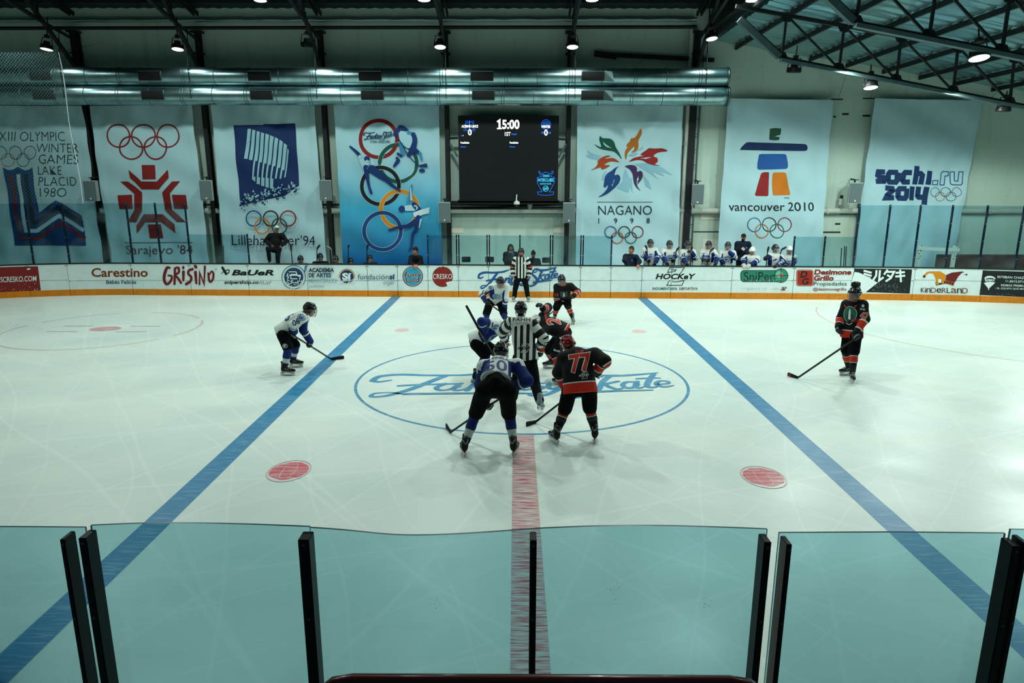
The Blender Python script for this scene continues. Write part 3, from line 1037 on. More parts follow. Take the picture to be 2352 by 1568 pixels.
disp('score_digit', lambda A: A.text('0', sx(238), sy(318), sx(297), sy(415), Wt, bold=0.03))
disp('score_digit', lambda A: A.text('0', sx(1430), sy(322), sx(1487), sy(420), Wt, bold=0.03))
disp('extra_text', lambda A: [A.text('Ext', sx(124), sy(411), sx(152), sy(430), Bl), A.text('P', sx(156), sy(411), sx(168), sy(430), Wt)])
for x in (124, 892):
    disp('penalty_text', lambda A: [A.text('Penalidades', sx(x), sy(512), sx(x + 134), sy(545), Wt, bold=0.02), A.text('Ninguna', sx(x), sy(582), sx(x + 84), sy(612), Bl, bold=0.02)])
def f(A):
    tr = [(1455, 1355), (1335, 1340), (1330, 1300), (1400, 1300), (1345, 1200), (1320, 1150), (1320, 1075), (1385, 1060), (1340, 985), (1355, 972), (1385, 1020), (1455, 990), (1525, 1020), (1560, 972), (1578, 985), (1530, 1060), (1592, 1075), (1590, 1150), (1565, 1200), (1510, 1300), (1580, 1300), (1575, 1340), (1455, 1355)]
    A.stroke([(sx(a), sy(b)) for a, b in tr], 0.9, Bl, smooth=0)
    A.text('TORNEO', sx(1400), sy(1030), sx(1515), sy(1068), Cy, bold=0.01)
    A.text('INTERCLUBES', sx(1335), sy(1088), sx(1580), sy(1138), Cy, bold=0.01)
    A.text('FANTASY SKATE', sx(1368), sy(1158), sx(1542), sy(1188), Cy)
    A.ring(sx(1455), sy(1248), 42 / k6, 0.9, Cy)
    for dy in (-14, 0, 14):
        A.stroke([(sx(1425), sy(1248 + dy + 8)), (sx(1485), sy(1248 + dy - 8))], 0.9, Cy, smooth=0)
disp('tournament_emblem', f)
m_ = MB()
a, b_ = PY(1022, 465, YS), PY(1312, 467, YS)
m_.box(((a.x + b_.x) / 2, YS + 0.05, a.z), (b_.x - a.x, 0.2, 0.12), M_BLK)
m_.box(((s0.x + s1.x) / 2, YS + 0.02, a.z + 0.05), (s1.x - s0.x + 0.1, 0.14, 0.1), M_BLK)
for x0, y0, x1, y1 in ((1031, 318, 1052, 317), (1281, 319, 1303, 321), (1034, 330, 1051, 360), (1300, 330, 1283, 362)):
    m_.bar(PY(x0, y0, 26.1), PY(x1, y1, 26.1), 0.07, 0.07, M_BLK if abs(y0 - y1) < 5 else M_STL)
m_.build('mounting_frame', t)
# dome camera below it
c = PY(1187, 463, YS - 0.15)
t = thing('security_camera', 'small white dome camera under the scoreboard', 'camera', c)
m_ = MB(); m_.lathe(c, (0, 0, -1), [(-0.02, 0.05), (0, 0.1), (0.06, 0.115), (0.1, 0.11)], mat((214, 220, 214), rough=0.4), 18); m_.tube([c + Vector((-0.02, 0, 0.02)), c + Vector((-0.0, 0, 0.26))], 0.022, mat((214, 220, 214), rough=0.4), 8); m_.box(c + Vector((0, 0.06, 0.03)), (0.06, 0.2, 0.04), mat((214, 220, 214), rough=0.4)); m_.build('housing', t)
m_ = MB(); m_.lathe(c + Vector((0, 0, -0.1)), (0, 0, -1), [(0, 0.095), (0.04, 0.085), (0.08, 0.045), (0.09, 0.001)], mat((8, 10, 12), rough=0.15), 18); m_.build('dome', t)
for px, py, lb in ((1217, 474, 'stubby pale capped pipe stub on the wall below the scoreboard'), (1932, 462, 'stubby pale capped pipe stub left of the loudspeaker between the right-hand banners')):
    c = PY(px, py, 26.3)
    m_ = MB(); m_.lathe(c, (0, 0, 1), [(-0.14, 0.0), (-0.13, 0.09), (0.06, 0.1), (0.1, 0.09)], M_PIPE, 16); m_.lathe(c + Vector((0, 0, 0.1)), (0, 0, 1), [(0, 0.06), (0.12, 0.05)], M_ST, 12); m_.bar(c, c + Vector((0, 0.2, 0)), 0.05, 0.05, M_ST)
    tag(m_.build('pipe_stub', base=c), lb, 'pipe')
# ================================================================== BOARDS
M_WHITE = mat((216, 232, 230), rough=0.35, noise=0.06, nscale=5, key='board_plastic', spec=0.4)
M_KICK = mat((214, 128, 14), rough=0.4, noise=0.10, nscale=6, key='kick_plastic')
M_SEAMD = mat((30, 46, 52), rough=0.7)
seams = [-70, 65, 157, 303, 437, 570, 706, 844, 913, 983, 1053, 1122, 1263, 1333, 1403, 1474, 1542, 1681, 1823, 1962, 2100, 2258, 2420]
sX = [BX(s) for s in seams]
boards = thing('dasher_boards', 'white dasher boards with sponsor logos and orange kick plate, far side', 'dasher boards', (0, YB(0), 0))
def strip(xs, z0, z1, off, thick, m, mbx):
    V, Fc = [], []
    for x in xs:
        y = YB(x) - off
        V += [(x, y, z0), (x, y, z1), (x, y + thick, z0), (x, y + thick, z1)]
    for i in range(len(xs) - 1):
        a, b = 4 * i, 4 * i + 4
        Fc += [(a, b, b + 1, a + 1), (a + 2, a + 3, b + 3, b + 2), (a + 1, b + 1, b + 3, a + 3), (a, a + 2, b + 2, b)]
    e = 4 * (len(xs) - 1)
    Fc += [(0, 1, 3, 2), (e, e + 2, e + 3, e + 1)]
    mbx.add(V, Fc, m)
for i in range(len(sX) - 1):
    g = 0.008
    xs = np.linspace(sX[i] + g, sX[i + 1] - g, 7)
    m_ = MB()
    strip(xs, ZKICK, ZTOP, 0.0, 0.05, M_WHITE, m_)
    zz = Bpt((seams[i] + seams[i + 1]) / 2, 644).z
    strip(np.linspace(sX[i] + 0.05, sX[i + 1] - 0.05, 5), zz - 0.004, zz + 0.004, 0.0015, 0.003, M_SEAMD, m_)
    for x in (xs[0] + 0.03, xs[-1] - 0.03):
        for z in (ZTOP - 0.045, zz):
            m_.lathe((x, YB(x), z), (0, -1, 0), [(0, 0.016), (0.004, 0.016), (0.005, 0.001)], M_SEAMD, 8)
    m_.build('board_panel', boards)
    m_ = MB()
    strip(xs, 0.006, ZKICK + 0.004, 0.012, 0.05, M_KICK, m_)
    for x in np.arange(xs[0] + 0.12, xs[-1] - 0.05, 0.36):
        for z in (0.06, ZKICK - 0.05):
            m_.lathe((x, YB(x) - 0.012, z), (0, -1, 0), [(0, 0.011), (0.003, 0.011), (0.004, 0.001)], M_SEAMD, 6)
    m_.build('kick_plate', boards)
XALL = np.linspace(sX[0], sX[-1], 120)
m_ = MB(); strip(XALL, ZTOP, ZTOP + 0.03, 0.012, 0.16, M_BLK, m_); m_.build('cap_rail', boards)
m_ = MB(); strip(XALL, 0.0, ZTOP - 0.01, -0.055, 0.03, mat((20, 30, 34), rough=0.8), m_); m_.build('backing_frame', boards)

def bmap(px, py, l):
    return Bpt(px, py, l)
def ad(label, fn, L=18):
    m_ = MB()
    a = Art(m_, bmap, lift=0.004, step=0.0007, L=L, rough=0.4)
    fn(a)
    o = m_.build('advertisement', boards)
    o['label'] = label
NAVY, MAROON, BRN, BLK_, TEAL = (12, 44, 84), (112, 24, 24), (122, 50, 20), (14, 18, 22), (16, 120, 160)
WHT = (222, 236, 234)
def f(a):
    a.poly([(-60, 617), (0, 613.6), (60, 611.8), (87, 611.2), (93, 660), (94, 664), (92, 667.5), (60, 669), (0, 672.4), (-60, 676)], (128, 32, 30))
    a.text('SCRESKO.COM', 1, 636, 83.5, 648.5, WHT, bold=0.01, tilt=-3)
    for k in range(26):
        x, y = RNG.uniform(0, 90), RNG.choice([RNG.uniform(664, 669), RNG.uniform(648, 668)])
        r = RNG.uniform(0.4, 1.6)
        a.poly([(x, y), (x + r * 2, y - r * 0.4), (x + r * 1.4, y + r * 0.7), (x - r * 0.5, y + r * 0.5)], (214, 190, 186))
    a.poly([(61, 617), (66, 615.6), (71, 616), (69, 618.6), (63, 620)], WHT)
ad('dark red panel with white capital letters', f)
def f(a):
    a.text('Carestino', 210, 615.2, 339.5, 636, BRN, bold=0.022)
    a.text('Bebés Felices', 244, 643, 313, 652, (20, 70, 96), bold=0.02)
ad('brown rounded lettering with small blue line below', f)
def f(a):
    q = lambda P: [(320 + x / 7.127, 600 + y / 7.127) for x, y in P]
    for rim, c in ((1.6, (214, 196, 194)), (0, (104, 20, 26))):
        for P, w in (([(498, 108), (455, 105), (418, 190), (405, 290), (435, 365), (480, 360), (525, 300), (528, 242), (472, 232)], [30, 44, 48, 46, 44, 40, 38, 30, 26]),
                     ([(575, 372), (580, 240), (582, 120)], 36), ([(585, 112), (640, 106), (645, 180), (592, 222), (635, 280), (682, 352)], [30, 36, 36, 32, 36, 36]),
                     ([(722, 172), (720, 310)], [46, 34]), ([(720, 92), (718, 112)], 34), ([(868, 130), (812, 150), (800, 205), (845, 250), (842, 318), (768, 372)], [42, 38, 34, 38, 40, 44]),
                     ([(918, 178), (932, 358)], [46, 34]), ([(915, 78), (926, 96)], 46), ([(984, 375), (988, 185), (1058, 372), (1072, 84)], [28, 34, 34, 32]),
                     ([(1128, 195), (1140, 300), (1165, 335), (1204, 290), (1212, 200), (1180, 165), (1150, 215)], [30, 34, 34, 32, 32, 26, 20])):
            ww = [v / 7.127 + rim for v in w] if hasattr(w, '__len__') else w / 7.127 + rim
            a.stroke(q(P), ww, c, smooth=5 if len(P) > 4 and (984, 375) not in P else 0)
    a.ring(496, 618.6, 2, 0.5, (104, 20, 26))
ad('uneven hand-drawn dark red capital lettering', f)
def f(a):
    a.text('BaUeR', 532, 619.4, 629.5, 632.6, BLK_, bold=0.04, shear=0.22)
    a.stroke([(511, 614.5), (519, 628.5)], [5.5, 6], BLK_, smooth=0)
    a.stroke([(507.5, 629.5), (514, 623), (525.5, 619.5), (525, 626), (519.5, 629.5)], [0.6, 2, 2.4, 2.4, 3], BLK_)
    a.text('snipershop.co', 515, 643.6, 594, 654.5, BLK_, bold=0.03, shear=0.12)
    a.text('m.ar', 595, 646, 624, 653.5, BLK_, bold=0.02, shear=0.12, erode=(0.2, 1.0))
ad('black slanted wide lettering with a web address below', f)
def f(a):
    cx, cy = 674.6, 636.4
    a.ring(cx, cy, 27, 1.6, (20, 76, 120)); a.disc(cx, cy, 26, WHT)
    a.disc(cx, cy, 22, (18, 62, 92))
    for k in range(26):
        an = math.radians(180 + k * 7.2)
        a.rect(cx + 24 * math.cos(an) - 0.7, cy + 24 * math.sin(an) - 0.9, cx + 24 * math.cos(an) + 0.7, cy + 24 * math.sin(an) + 0.9, (60, 150, 180))
    for P in ([(661, 628), (659, 634), (663, 636), (660, 641)], [(664, 624), (680, 624), (682, 630), (668, 630), (668, 640), (682, 640)], [(684, 634), (690, 634), (688, 641)], [(664, 632), (690, 632)]):
        a.stroke(P, 2.0, WHT, smooth=0)
    a.disc(674.5, 617.5, 1.2, (170, 60, 60))
    for k in range(110):
        x, y = RNG.uniform(650, 700), RNG.uniform(643, 664)
        if (x - cx) ** 2 + (y - cy) ** 2 < 27 ** 2:
            r = RNG.uniform(0.8, 2.6)
            a.poly([(x, y), (x + r, y - r * 0.4), (x + r * 1.2, y + r * 0.6), (x - r * 0.2, y + r * 0.8)], WHT)
    a.stroke([(702, 611), (700, 624)], [3.4, 3.2], (24, 100, 140), smooth=0)
    a.text('ACADEMIA', 708.6, 615.2, 767.5, 625, (10, 40, 66), bold=0.045)
    a.text('DE', 709, 627.2, 722, 637, (10, 40, 66), bold=0.045)
    a.text('ARTES', 726, 627.2, 760.5, 637, (14, 70, 104), bold=0.045)
    a.text('MARCIALES', 709, 640, 774, 649.5, (24, 120, 150), bold=0.045, erode=(0.1, 1.0))
    a.text('SAAVEDRA', 709, 655, 745, 661, (16, 80, 110), bold=0.03, erode=(0.0, 0.8))
ad('round navy crest with blue capital lettering, half worn away', f)
def f(a):
    cx, cy = 796.7, 635.2
    a.ring(cx, cy, 17.6, 2.0, (196, 140, 40), a0=170, a1=372)
    a.disc(cx, cy, 15.6, (36, 46, 96))
    a.text('Sí', 785.8, 626.4, 808, 642.4, WHT, bold=0.05)
    for k in range(60):
        x, y = RNG.uniform(781, 812), RNG.uniform(641.5, 652)
        r = RNG.uniform(0.8, 2.6)
        a.poly([(x, y), (x + r, y - r * 0.4), (x + r * 1.2, y + r * 0.6), (x - r * 0.2, y + r * 0.8)], WHT)
    a.text('fundación', 821.5, 629.6, 893, 641.6, (36, 92, 116), bold=0.0)
    a.text('sí', 894.6, 629.6, 907.5, 641.6, (20, 60, 96), bold=0.03)
    a.text('orgar', 880, 646.5, 907, 656, (30, 80, 110), shear=0.3, erode=(-0.6, 0.8))
ad('round navy and orange emblem with pale blue lettering', f)
def f(a):
    a.disc(948, 634.6, 23.4, (122, 36, 34)); a.disc(948, 634.6, 21.2, WHT); a.disc(948, 634.6, 20.6, (34, 156, 188))
    for d, c in ((0.06, (222, 236, 234)), (0.03, (122, 32, 34))):
        a.text('Funny', 930.3, 626.4, 966.4, 639.4, c, bold=d, tilt=-1)
        a.text('Lond', 933.4, 638.4, 962, 648, c, bold=d, tilt=-1)
ad('round blue emblem with dark red bubble lettering', f)
def f(a):
    a.poly([(1016.5 + 23.4 * math.cos(q), 635.4 + 23.6 * math.sin(q)) for q in np.linspace(0, 2 * math.pi, 48)[:-1]], (134, 30, 24))
    a.text('CRESKO', 994.3, 629, 1038.4, 640.2, WHT, bold=0.0)
    a.poly([(1024, 648.5), (1031, 646.5), (1037, 645.5), (1036, 650), (1032, 652), (1034, 655), (1029, 658), (1026, 653)], WHT)
    for x in (1010, 1020, 1028):
        a.poly([(x, 612.5), (x + 3, 611), (x + 4.5, 614)], WHT)
ad('round dark red emblem with thin white capitals', f)
ad('large blue script lettering behind the far referee', lambda a: fantasy(a, lambda x, y: 1099 + 1.83 * x, lambda x, y: 620 + y * 1.16 - x * 0.085, 1.75, (20, 84, 140)), L=14)
def f(a):
    a.text('HOCKeY', 1505.6, 628.2, 1598.5, 641.2, BLK_, bold=0.035, shear=0.25)
    for P in ([(1533.5, 626), (1538.5, 614.3), (1572, 614.3), (1561, 631)], [(1533.5, 625.6), (1550, 623.2), (1553, 619.5), (1541, 619.5)], [(1537, 645), (1531.6, 655), (1566.5, 655), (1571.5, 643.6), (1556, 647), (1544, 647)]):
        a.stroke(P, 1.6, BLK_, smooth=0)
    a.text('INDUMENTARIA', 1499, 659.6, 1556, 665.8, (20, 96, 104), bold=0.03, erode=(-1.4, 1.0))
    a.text('DEPORTIVA', 1560, 659.6, 1603, 665.8, (92, 46, 30), bold=0.03, erode=(-0.9, 1.0))
ad('black angular lettering over a zigzag outline', f)
def f(a):
    a.rect(1700.5, 620.2, 1801.5, 647.6, BLK_, r=9); a.rect(1701.8, 621.5, 1800.2, 646.3, (36, 122, 98), r=8)
    a.disc(1794, 632.8, 16.4, BLK_); a.disc(1794, 632.8, 15.2, (44, 132, 104)); a.disc(1790, 630, 8, (110, 176, 150))
    a.text('SniPer', 1708.6, 624.6, 1778, 644.4, BLK_, bold=-0.004)
    a.stroke([(1776, 632.8), (1812, 632.8)], 1.1, BLK_, smooth=0); a.stroke([(1794, 615), (1794, 647)], 1.1, BLK_, smooth=0)
    a.disc(1794, 632.8, 3.6, (186, 44, 30))
    for k in range(24):
        x, y = RNG.uniform(1712, 1800), RNG.uniform(641, 647)
        a.disc(x, y, RNG.uniform(0.3, 0.9), WHT, seg=7)
    a.text('snipershop.com', 1701.5, 659.4, 1790, 668, (150, 54, 40), shear=0.15, bold=0.01, erode=(0.7, 1.0))
    a.text('.ar', 1793, 659, 1807.4, 667, (120, 30, 30), shear=0.15, bold=0.03)
ad('green rounded sign with a cross-hair target', f)
def f(a):
    a.rect(1829, 619, 1868.4, 657, (150, 42, 30), r=5.5); a.rect(1830.4, 620.4, 1867, 655.6, (226, 190, 180), r=4.6); a.rect(1831.1, 621.1, 1866.3, 654.9, (158, 34, 22), r=4.2)
    a.text('D', 1838, 622, 1854.6, 637.6, BLK_, bold=0.03, shear=0.2)
    a.text('G', 1842, 638.6, 1858.6, 653.6, BLK_, bold=0.03, shear=0.2)
    a.text('Desimone', 1870, 618.8, 1955.4, 630.8, (132, 28, 26), bold=0.04, shear=0.15)
    a.text('Grillo', 1869.5, 632.2, 1915, 644.8, (132, 28, 26), bold=0.04, shear=0.15)
    a.text('Propiedades', 1869, 646.8, 1945, 658.6, (26, 36, 48), bold=0.0)
    a.text('@desimonegrillo', 1867.6, 660, 1944.4, 669.4, (140, 40, 36), bold=0.012)
ad('red rounded square with two black letters and red lettering', f)
def f(a):
    a.poly([(1963, 616.6), (2030, 617.2), (2095, 618.6), (2089.4, 674), (2020, 671.6), (1950, 669.5)], (22, 28, 32))
    a.poly([(1962.6, 624.5), (1972, 625.5), (1980, 629), (2016, 649), (1988, 671), (1949, 669.6)], WHT)
    q = lambda P: [(1800 + x / 7.84, 600 + y / 7.84) for x, y in P]
    for P in ([(1440, 168), (1585, 206)], [(1440, 222), (1585, 262)], [(1445, 270), (1560, 310)], [(1672, 158), (1664, 260), (1605, 345)], [(1735, 158), (1718, 345), (1800, 285)], [(1872, 150), (1806, 240)], [(1858, 188), (1988, 188), (1930, 300), (1835, 362)], [(1862, 246), (1925, 280)], [(2098, 150), (2112, 374)], [(2015, 208), (2182, 194)], [(2010, 274), (2188, 258)]):
        a.stroke(q(P), 4.6, WHT, smooth=0, cap=False)
    a.text('RUTAKI', 2010, 653, 2061, 659.4, (96, 110, 112), space=1.6)
    for k in range(45):
        x, y = RNG.uniform(2003, 2090), RNG.uniform(660, 672) if k < 34 else RNG.uniform(636, 660)
        r = RNG.uniform(0.4, 1.5)
        a.poly([(x, y), (x + r * 1.6, y - r), (x + r * 1.8, y - r * 0.6), (x + r * .3, y + r * 0.4)], (150, 176, 180))
ad('black panel with white angular characters', f)
def f(a):
    q = lambda P: [(2052 + x / 7.84, 600 + y / 7.84) for x, y in P]
    a.poly(q([(545, 258), (590, 200), (650, 180), (845, 180), (945, 245), (935, 345), (865, 352), (770, 372), (755, 300), (715, 220), (640, 215), (580, 256)]), (214, 136, 26))
    a.poly(q([(950, 245), (1060, 200), (1240, 182), (1278, 190), (1228, 212), (1165, 280), (1112, 375), (938, 346)]), (108, 28, 26))
    a.poly(q([(755, 375), (935, 350), (1107, 372), (1082, 440), (940, 400), (770, 436)]), (64, 30, 18))
    for x, y in ((795, 398), (890, 378)):
        a.disc(*q([(x, y)])[0], 3.2, (214, 136, 26))
    a.poly(q([(935, 350), (1107, 372), (1082, 440), (940, 400)]), (176, 84, 30))
    for x, y in ((970, 380), (1020, 388), (1065, 402)):
        a.disc(*q([(x, y)])[0], 2.6, (64, 30, 18))
    a.poly(q([(805, 318), (862, 322), (860, 388), (806, 384)]), WHT)
    a.disc(*q([(556, 270)])[0], 3.1, (90, 26, 22))
    a.disc(*q([(1318, 238)])[0], 1.8, (40, 24, 22)); a.stroke(q([(1270, 236), (1310, 238)]), 0.9, (40, 24, 22), smooth=0)
    x = 2115.0
    for ch, w, c in (('K', 8.5, BLK_), ('i', 3, BRN), ('n', 9, BLK_), ('D', 12, BRN), ('e', 11.5, BLK_), ('R', 10, BRN), ('L', 9, BLK_), ('a', 13, BRN), ('n', 11, BLK_), ('D', 13, BRN)):
        a.text(ch, x, 660.6 + (0.9 if ch in 'nae' else 0) + (x - 2115) * 0.008, x + w, 671.6 + (x - 2115) * 0.02, c, bold=0.0)
        x += w + 0.9
ad('jester hat in orange and maroon over thin mixed lettering', f)
def f(a):
    a.poly([(2257.4, 621), (2352, 623.8), (2425, 628), (2425, 687), (2352, 681.8), (2249.6, 677)], (24, 30, 34))
    q = lambda P: [(2052 + x / 7.84, 600 + y / 7.84) for x, y in P]
    a.poly(q([(1636, 318), (1650, 285), (1690, 266), (1740, 260), (1790, 270), (1825, 290), (1844, 322), (1795, 302), (1740, 296), (1685, 302)]), WHT)
    a.poly(q([(1628, 388), (1680, 374), (1740, 368), (1800, 374), (1834, 384), (1722, 488), (1708, 488)]), WHT)
    a.disc(*q([(1715, 502)])[0], 1.5, WHT)
    a.text('RE/MAX', *q([(1650, 315)])[0], *q([(1826, 362)])[0], WHT, bold=0.03)
    for s, x0, y0, x1, y1, t_ in (('ESTEBAN CHAZAR', 1875, 258, 2440, 300, 22), ('11.6015.0710', 2022, 334, 2380, 376, 14), ('RE/MAX PREMIUM', 1940, 410, 2400, 448, 14), ('/ EL EQUIPO QUE MAS VENDE', 1836, 468, 2560, 502, 20)):
        p0_, p1_ = q([(x0, y0), (x1, y1)])
        a.text(s, *p0_, *p1_, WHT, bold=0.008, tilt=t_ / 7.84)
    for k in range(30):
        x, y = RNG.uniform(2252, 2350), RNG.uniform(672, 679)
        r = RNG.uniform(0.3, 1.0)
        a.poly([(x, y), (x + r * 1.6, y - r), (x + r * 1.8, y - r * 0.6), (x + r * .3, y + r * 0.4)], (170, 190, 190))
ad('black panel with a white balloon emblem and white text', f)

# ================================================================== GLASS
def glassmat(tint, refl=0.06, key='glass'):
    m = bpy.data.materials.new(key)
    m.use_nodes = True
    nt = m.node_tree
    for n in list(nt.nodes):
        if n.type != 'OUTPUT_MATERIAL':
            nt.nodes.remove(n)
    out = [n for n in nt.nodes if n.type == 'OUTPUT_MATERIAL'][0]
    tr = nt.nodes.new('ShaderNodeBsdfTransparent')
    tr.inputs[0].default_value = (*tint, 1)
    gl = nt.nodes.new('ShaderNodeBsdfGlossy')
    gl.inputs['Roughness'].default_value = 0.06
    gl.inputs['Color'].default_value = (0.8, 0.95, 1, 1)
    fr = nt.nodes.new('ShaderNodeFresnel')
    fr.inputs['IOR'].default_value = 1.3
    sm = nt.nodes.new('ShaderNodeTexNoise')     # smears and dust
    sm.inputs['Scale'].default_value = 1.6
    sm.inputs['Detail'].default_value = 6
    tc = nt.nodes.new('ShaderNodeTexCoord')
    nt.links.new(tc.outputs['Object'], sm.inputs['Vector'])
    df = nt.nodes.new('ShaderNodeBsdfDiffuse')
    df.inputs[0].default_value = (0.45, 0.6, 0.62, 1)
    rp = nt.nodes.new('ShaderNodeMapRange')
    rp.inputs['From Min'].default_value = 0.45
    rp.inputs['From Max'].default_value = 0.8
    rp.inputs['To Min'].default_value = 0.0
    rp.inputs['To Max'].default_value = refl
    nt.links.new(sm.outputs['Fac'], rp.inputs['Value'])
    m1 = nt.nodes.new('ShaderNodeMixShader')
    m2 = nt.nodes.new('ShaderNodeMixShader')
    nt.links.new(fr.outputs[0], m1.inputs[0]); nt.links.new(tr.outputs[0], m1.inputs[1]); nt.links.new(gl.outputs[0], m1.inputs[2])
    nt.links.new(rp.outputs[0], m2.inputs[0]); nt.links.new(m1.outputs[0], m2.inputs[1]); nt.links.new(df.outputs[0], m2.inputs[2])
    nt.links.new(m2.outputs[0], out.inputs[0])
    return m
M_GF = glassmat((0.72, 0.85, 0.88), 0.09, 'far_glass')
M_GN = glassmat((0.66, 0.84, 0.87), 0.05, 'near_glass')
M_GE = mat((34, 92, 104), rough=0.3, key='glass_edge')
M_POST = mat((20, 40, 66), rough=0.5, metal=0.3, key='blue_post')
ZG = Bpt(1123, 541).z
ZGT = Bpt(300, 467).z
def yg(x): return YB(x) + 0.05
POSTS = [(-40, 1, 'outside the left edge'), (74, 1, 'in front of the lake place-name banner, left one'), (157, 1, 'in front of the lake place-name banner, right one'), (303, 1, 'left of three in front of the red snowflake banner'), (368, 1, 'middle of three in front of the red snowflake banner'), (436, 1, 'right of three in front of the red snowflake banner'), (571, 0, 'left of the man in the white cap'),
         (983, 0, 'at the right edge of the poster with athletes'), (1049, 0, 'left of the pair beyond the round red emblem'), (1054, 0, 'right of the pair beyond the round red emblem'), (1119, 0, 'left of the pair beside the long-haired woman'), (1124, 0, 'right of the pair beside the long-haired woman'), (1194, 0, 'right behind the far referee'), (1264, 0, 'left of the pair right of the far referee'), (1269, 0, 'right of the pair right of the far referee'), (1334, 0, 'left of the pair at the left edge of the flower banner'), (1339, 0, 'right of the pair at the left edge of the flower banner'), (1404, 0, 'left of the man in the navy jacket'),
         (1822, 0, 'at the right end of the players bench'), (1892, 0, 'alone right of the players bench'), (1962, 1, 'at the left edge of the plain right-hand banner'), (2032, 1, 'first in front of the plain right-hand banner'), (2101, 1, 'second in front of the plain right-hand banner'), (2174, 1, 'third in front of the plain right-hand banner'), (2253, 1, 'in front of the bare wall, left one'), (2336, 1, 'in front of the bare wall, right one'), (2430, 1, 'outside the right edge')]
for px, tall, lb in POSTS:
    if not -30 < px < 2352:
        continue
    x = BX(px, 605)
    h = (ZGT if tall else ZG) + 0.02
    m_ = MB()
    m_.box((x, yg(x) + 0.03, (ZTOP + h) / 2 + 0.015), (0.05 if tall else 0.045, 0.06, h - ZTOP - 0.03), M_POST, bevel=0.006)
    for z in np.arange(ZTOP + 0.35, h, 0.55):
        m_.lathe((x, yg(x), z), (0, -1, 0), [(0, 0.012), (0.004, 0.012), (0.005, 0.001)], M_CAB, 8)
    tag(m_.build('glass_post', base=(x, yg(x), ZTOP)), ('tall' if tall else 'short') + ' blue glass post, ' + lb, 'post', 'posts holding the far glass')
PANES = [(-40, 74, 1), (74, 157, 1), (157, 303, 1), (303, 368, 1), (368, 436, 1), (436, 571, 0), (983, 1049, 0), (1054, 1119, 0), (1124, 1194, 0), (1194, 1264, 0), (1269, 1334, 0), (1339, 1404, 0), (1822, 1892, 0), (1892, 1962, 0), (1962, 2032, 1), (2032, 2101, 1), (2101, 2174, 1), (2174, 2253, 1), (2253, 2336, 1), (2336, 2430, 1)]
PL = ['at the left edge of the picture', 'over the blue torch emblem', 'right of the torch emblem', 'left one over the red snowflake', 'right one over the red snowflake', 'left of the man in the white cap', 'at the right edge of the athletes poster', 'below the left loudspeaker under the scoreboard', 'with the long-haired woman behind it', 'with the child in the beanie behind it', 'below the right loudspeaker under the scoreboard', 'left of the man in the navy jacket', 'right after the players bench', 'with the dark stick bundle behind it', 'first over the plain right-hand banner', 'second over the plain right-hand banner', 'with the white frame behind it', 'right of the white frame', 'over the stained bare wall', 'at the right edge of the picture']
for (a, b_, tall), lb in zip(PANES, PL):
    xa, xb = BX(a, 600) + 0.012, BX(b_, 600) - 0.012
    h = ZGT if tall else ZG
    m_ = MB()
    n = 4
    V, Fc = [], []
    for k in range(n + 1):
        x = xa + (xb - xa) * k / n
        for dy in (-0.006, 0.006):
            V += [(x, yg(x) - 0.012 + dy, ZTOP + 0.032), (x, yg(x) - 0.012 + dy, h)]
    for k in range(n):
        o = 4 * k
        Fc += [(o, o + 4, o + 5, o + 1), (o + 2, o + 3, o + 7, o + 6)]
    m_.add(V, Fc, M_GF)
    m_.add(V, [q for k in range(n) for q in [(4 * k + 1, 4 * k + 5, 4 * k + 7, 4 * k + 3)]], M_GE)
    tag(m_.build('rink_shield', base=(xa, yg(xa), ZTOP)), ('tall' if tall else 'short') + ' far glass pane, ' + lb, 'glass shield', 'far glass panes')

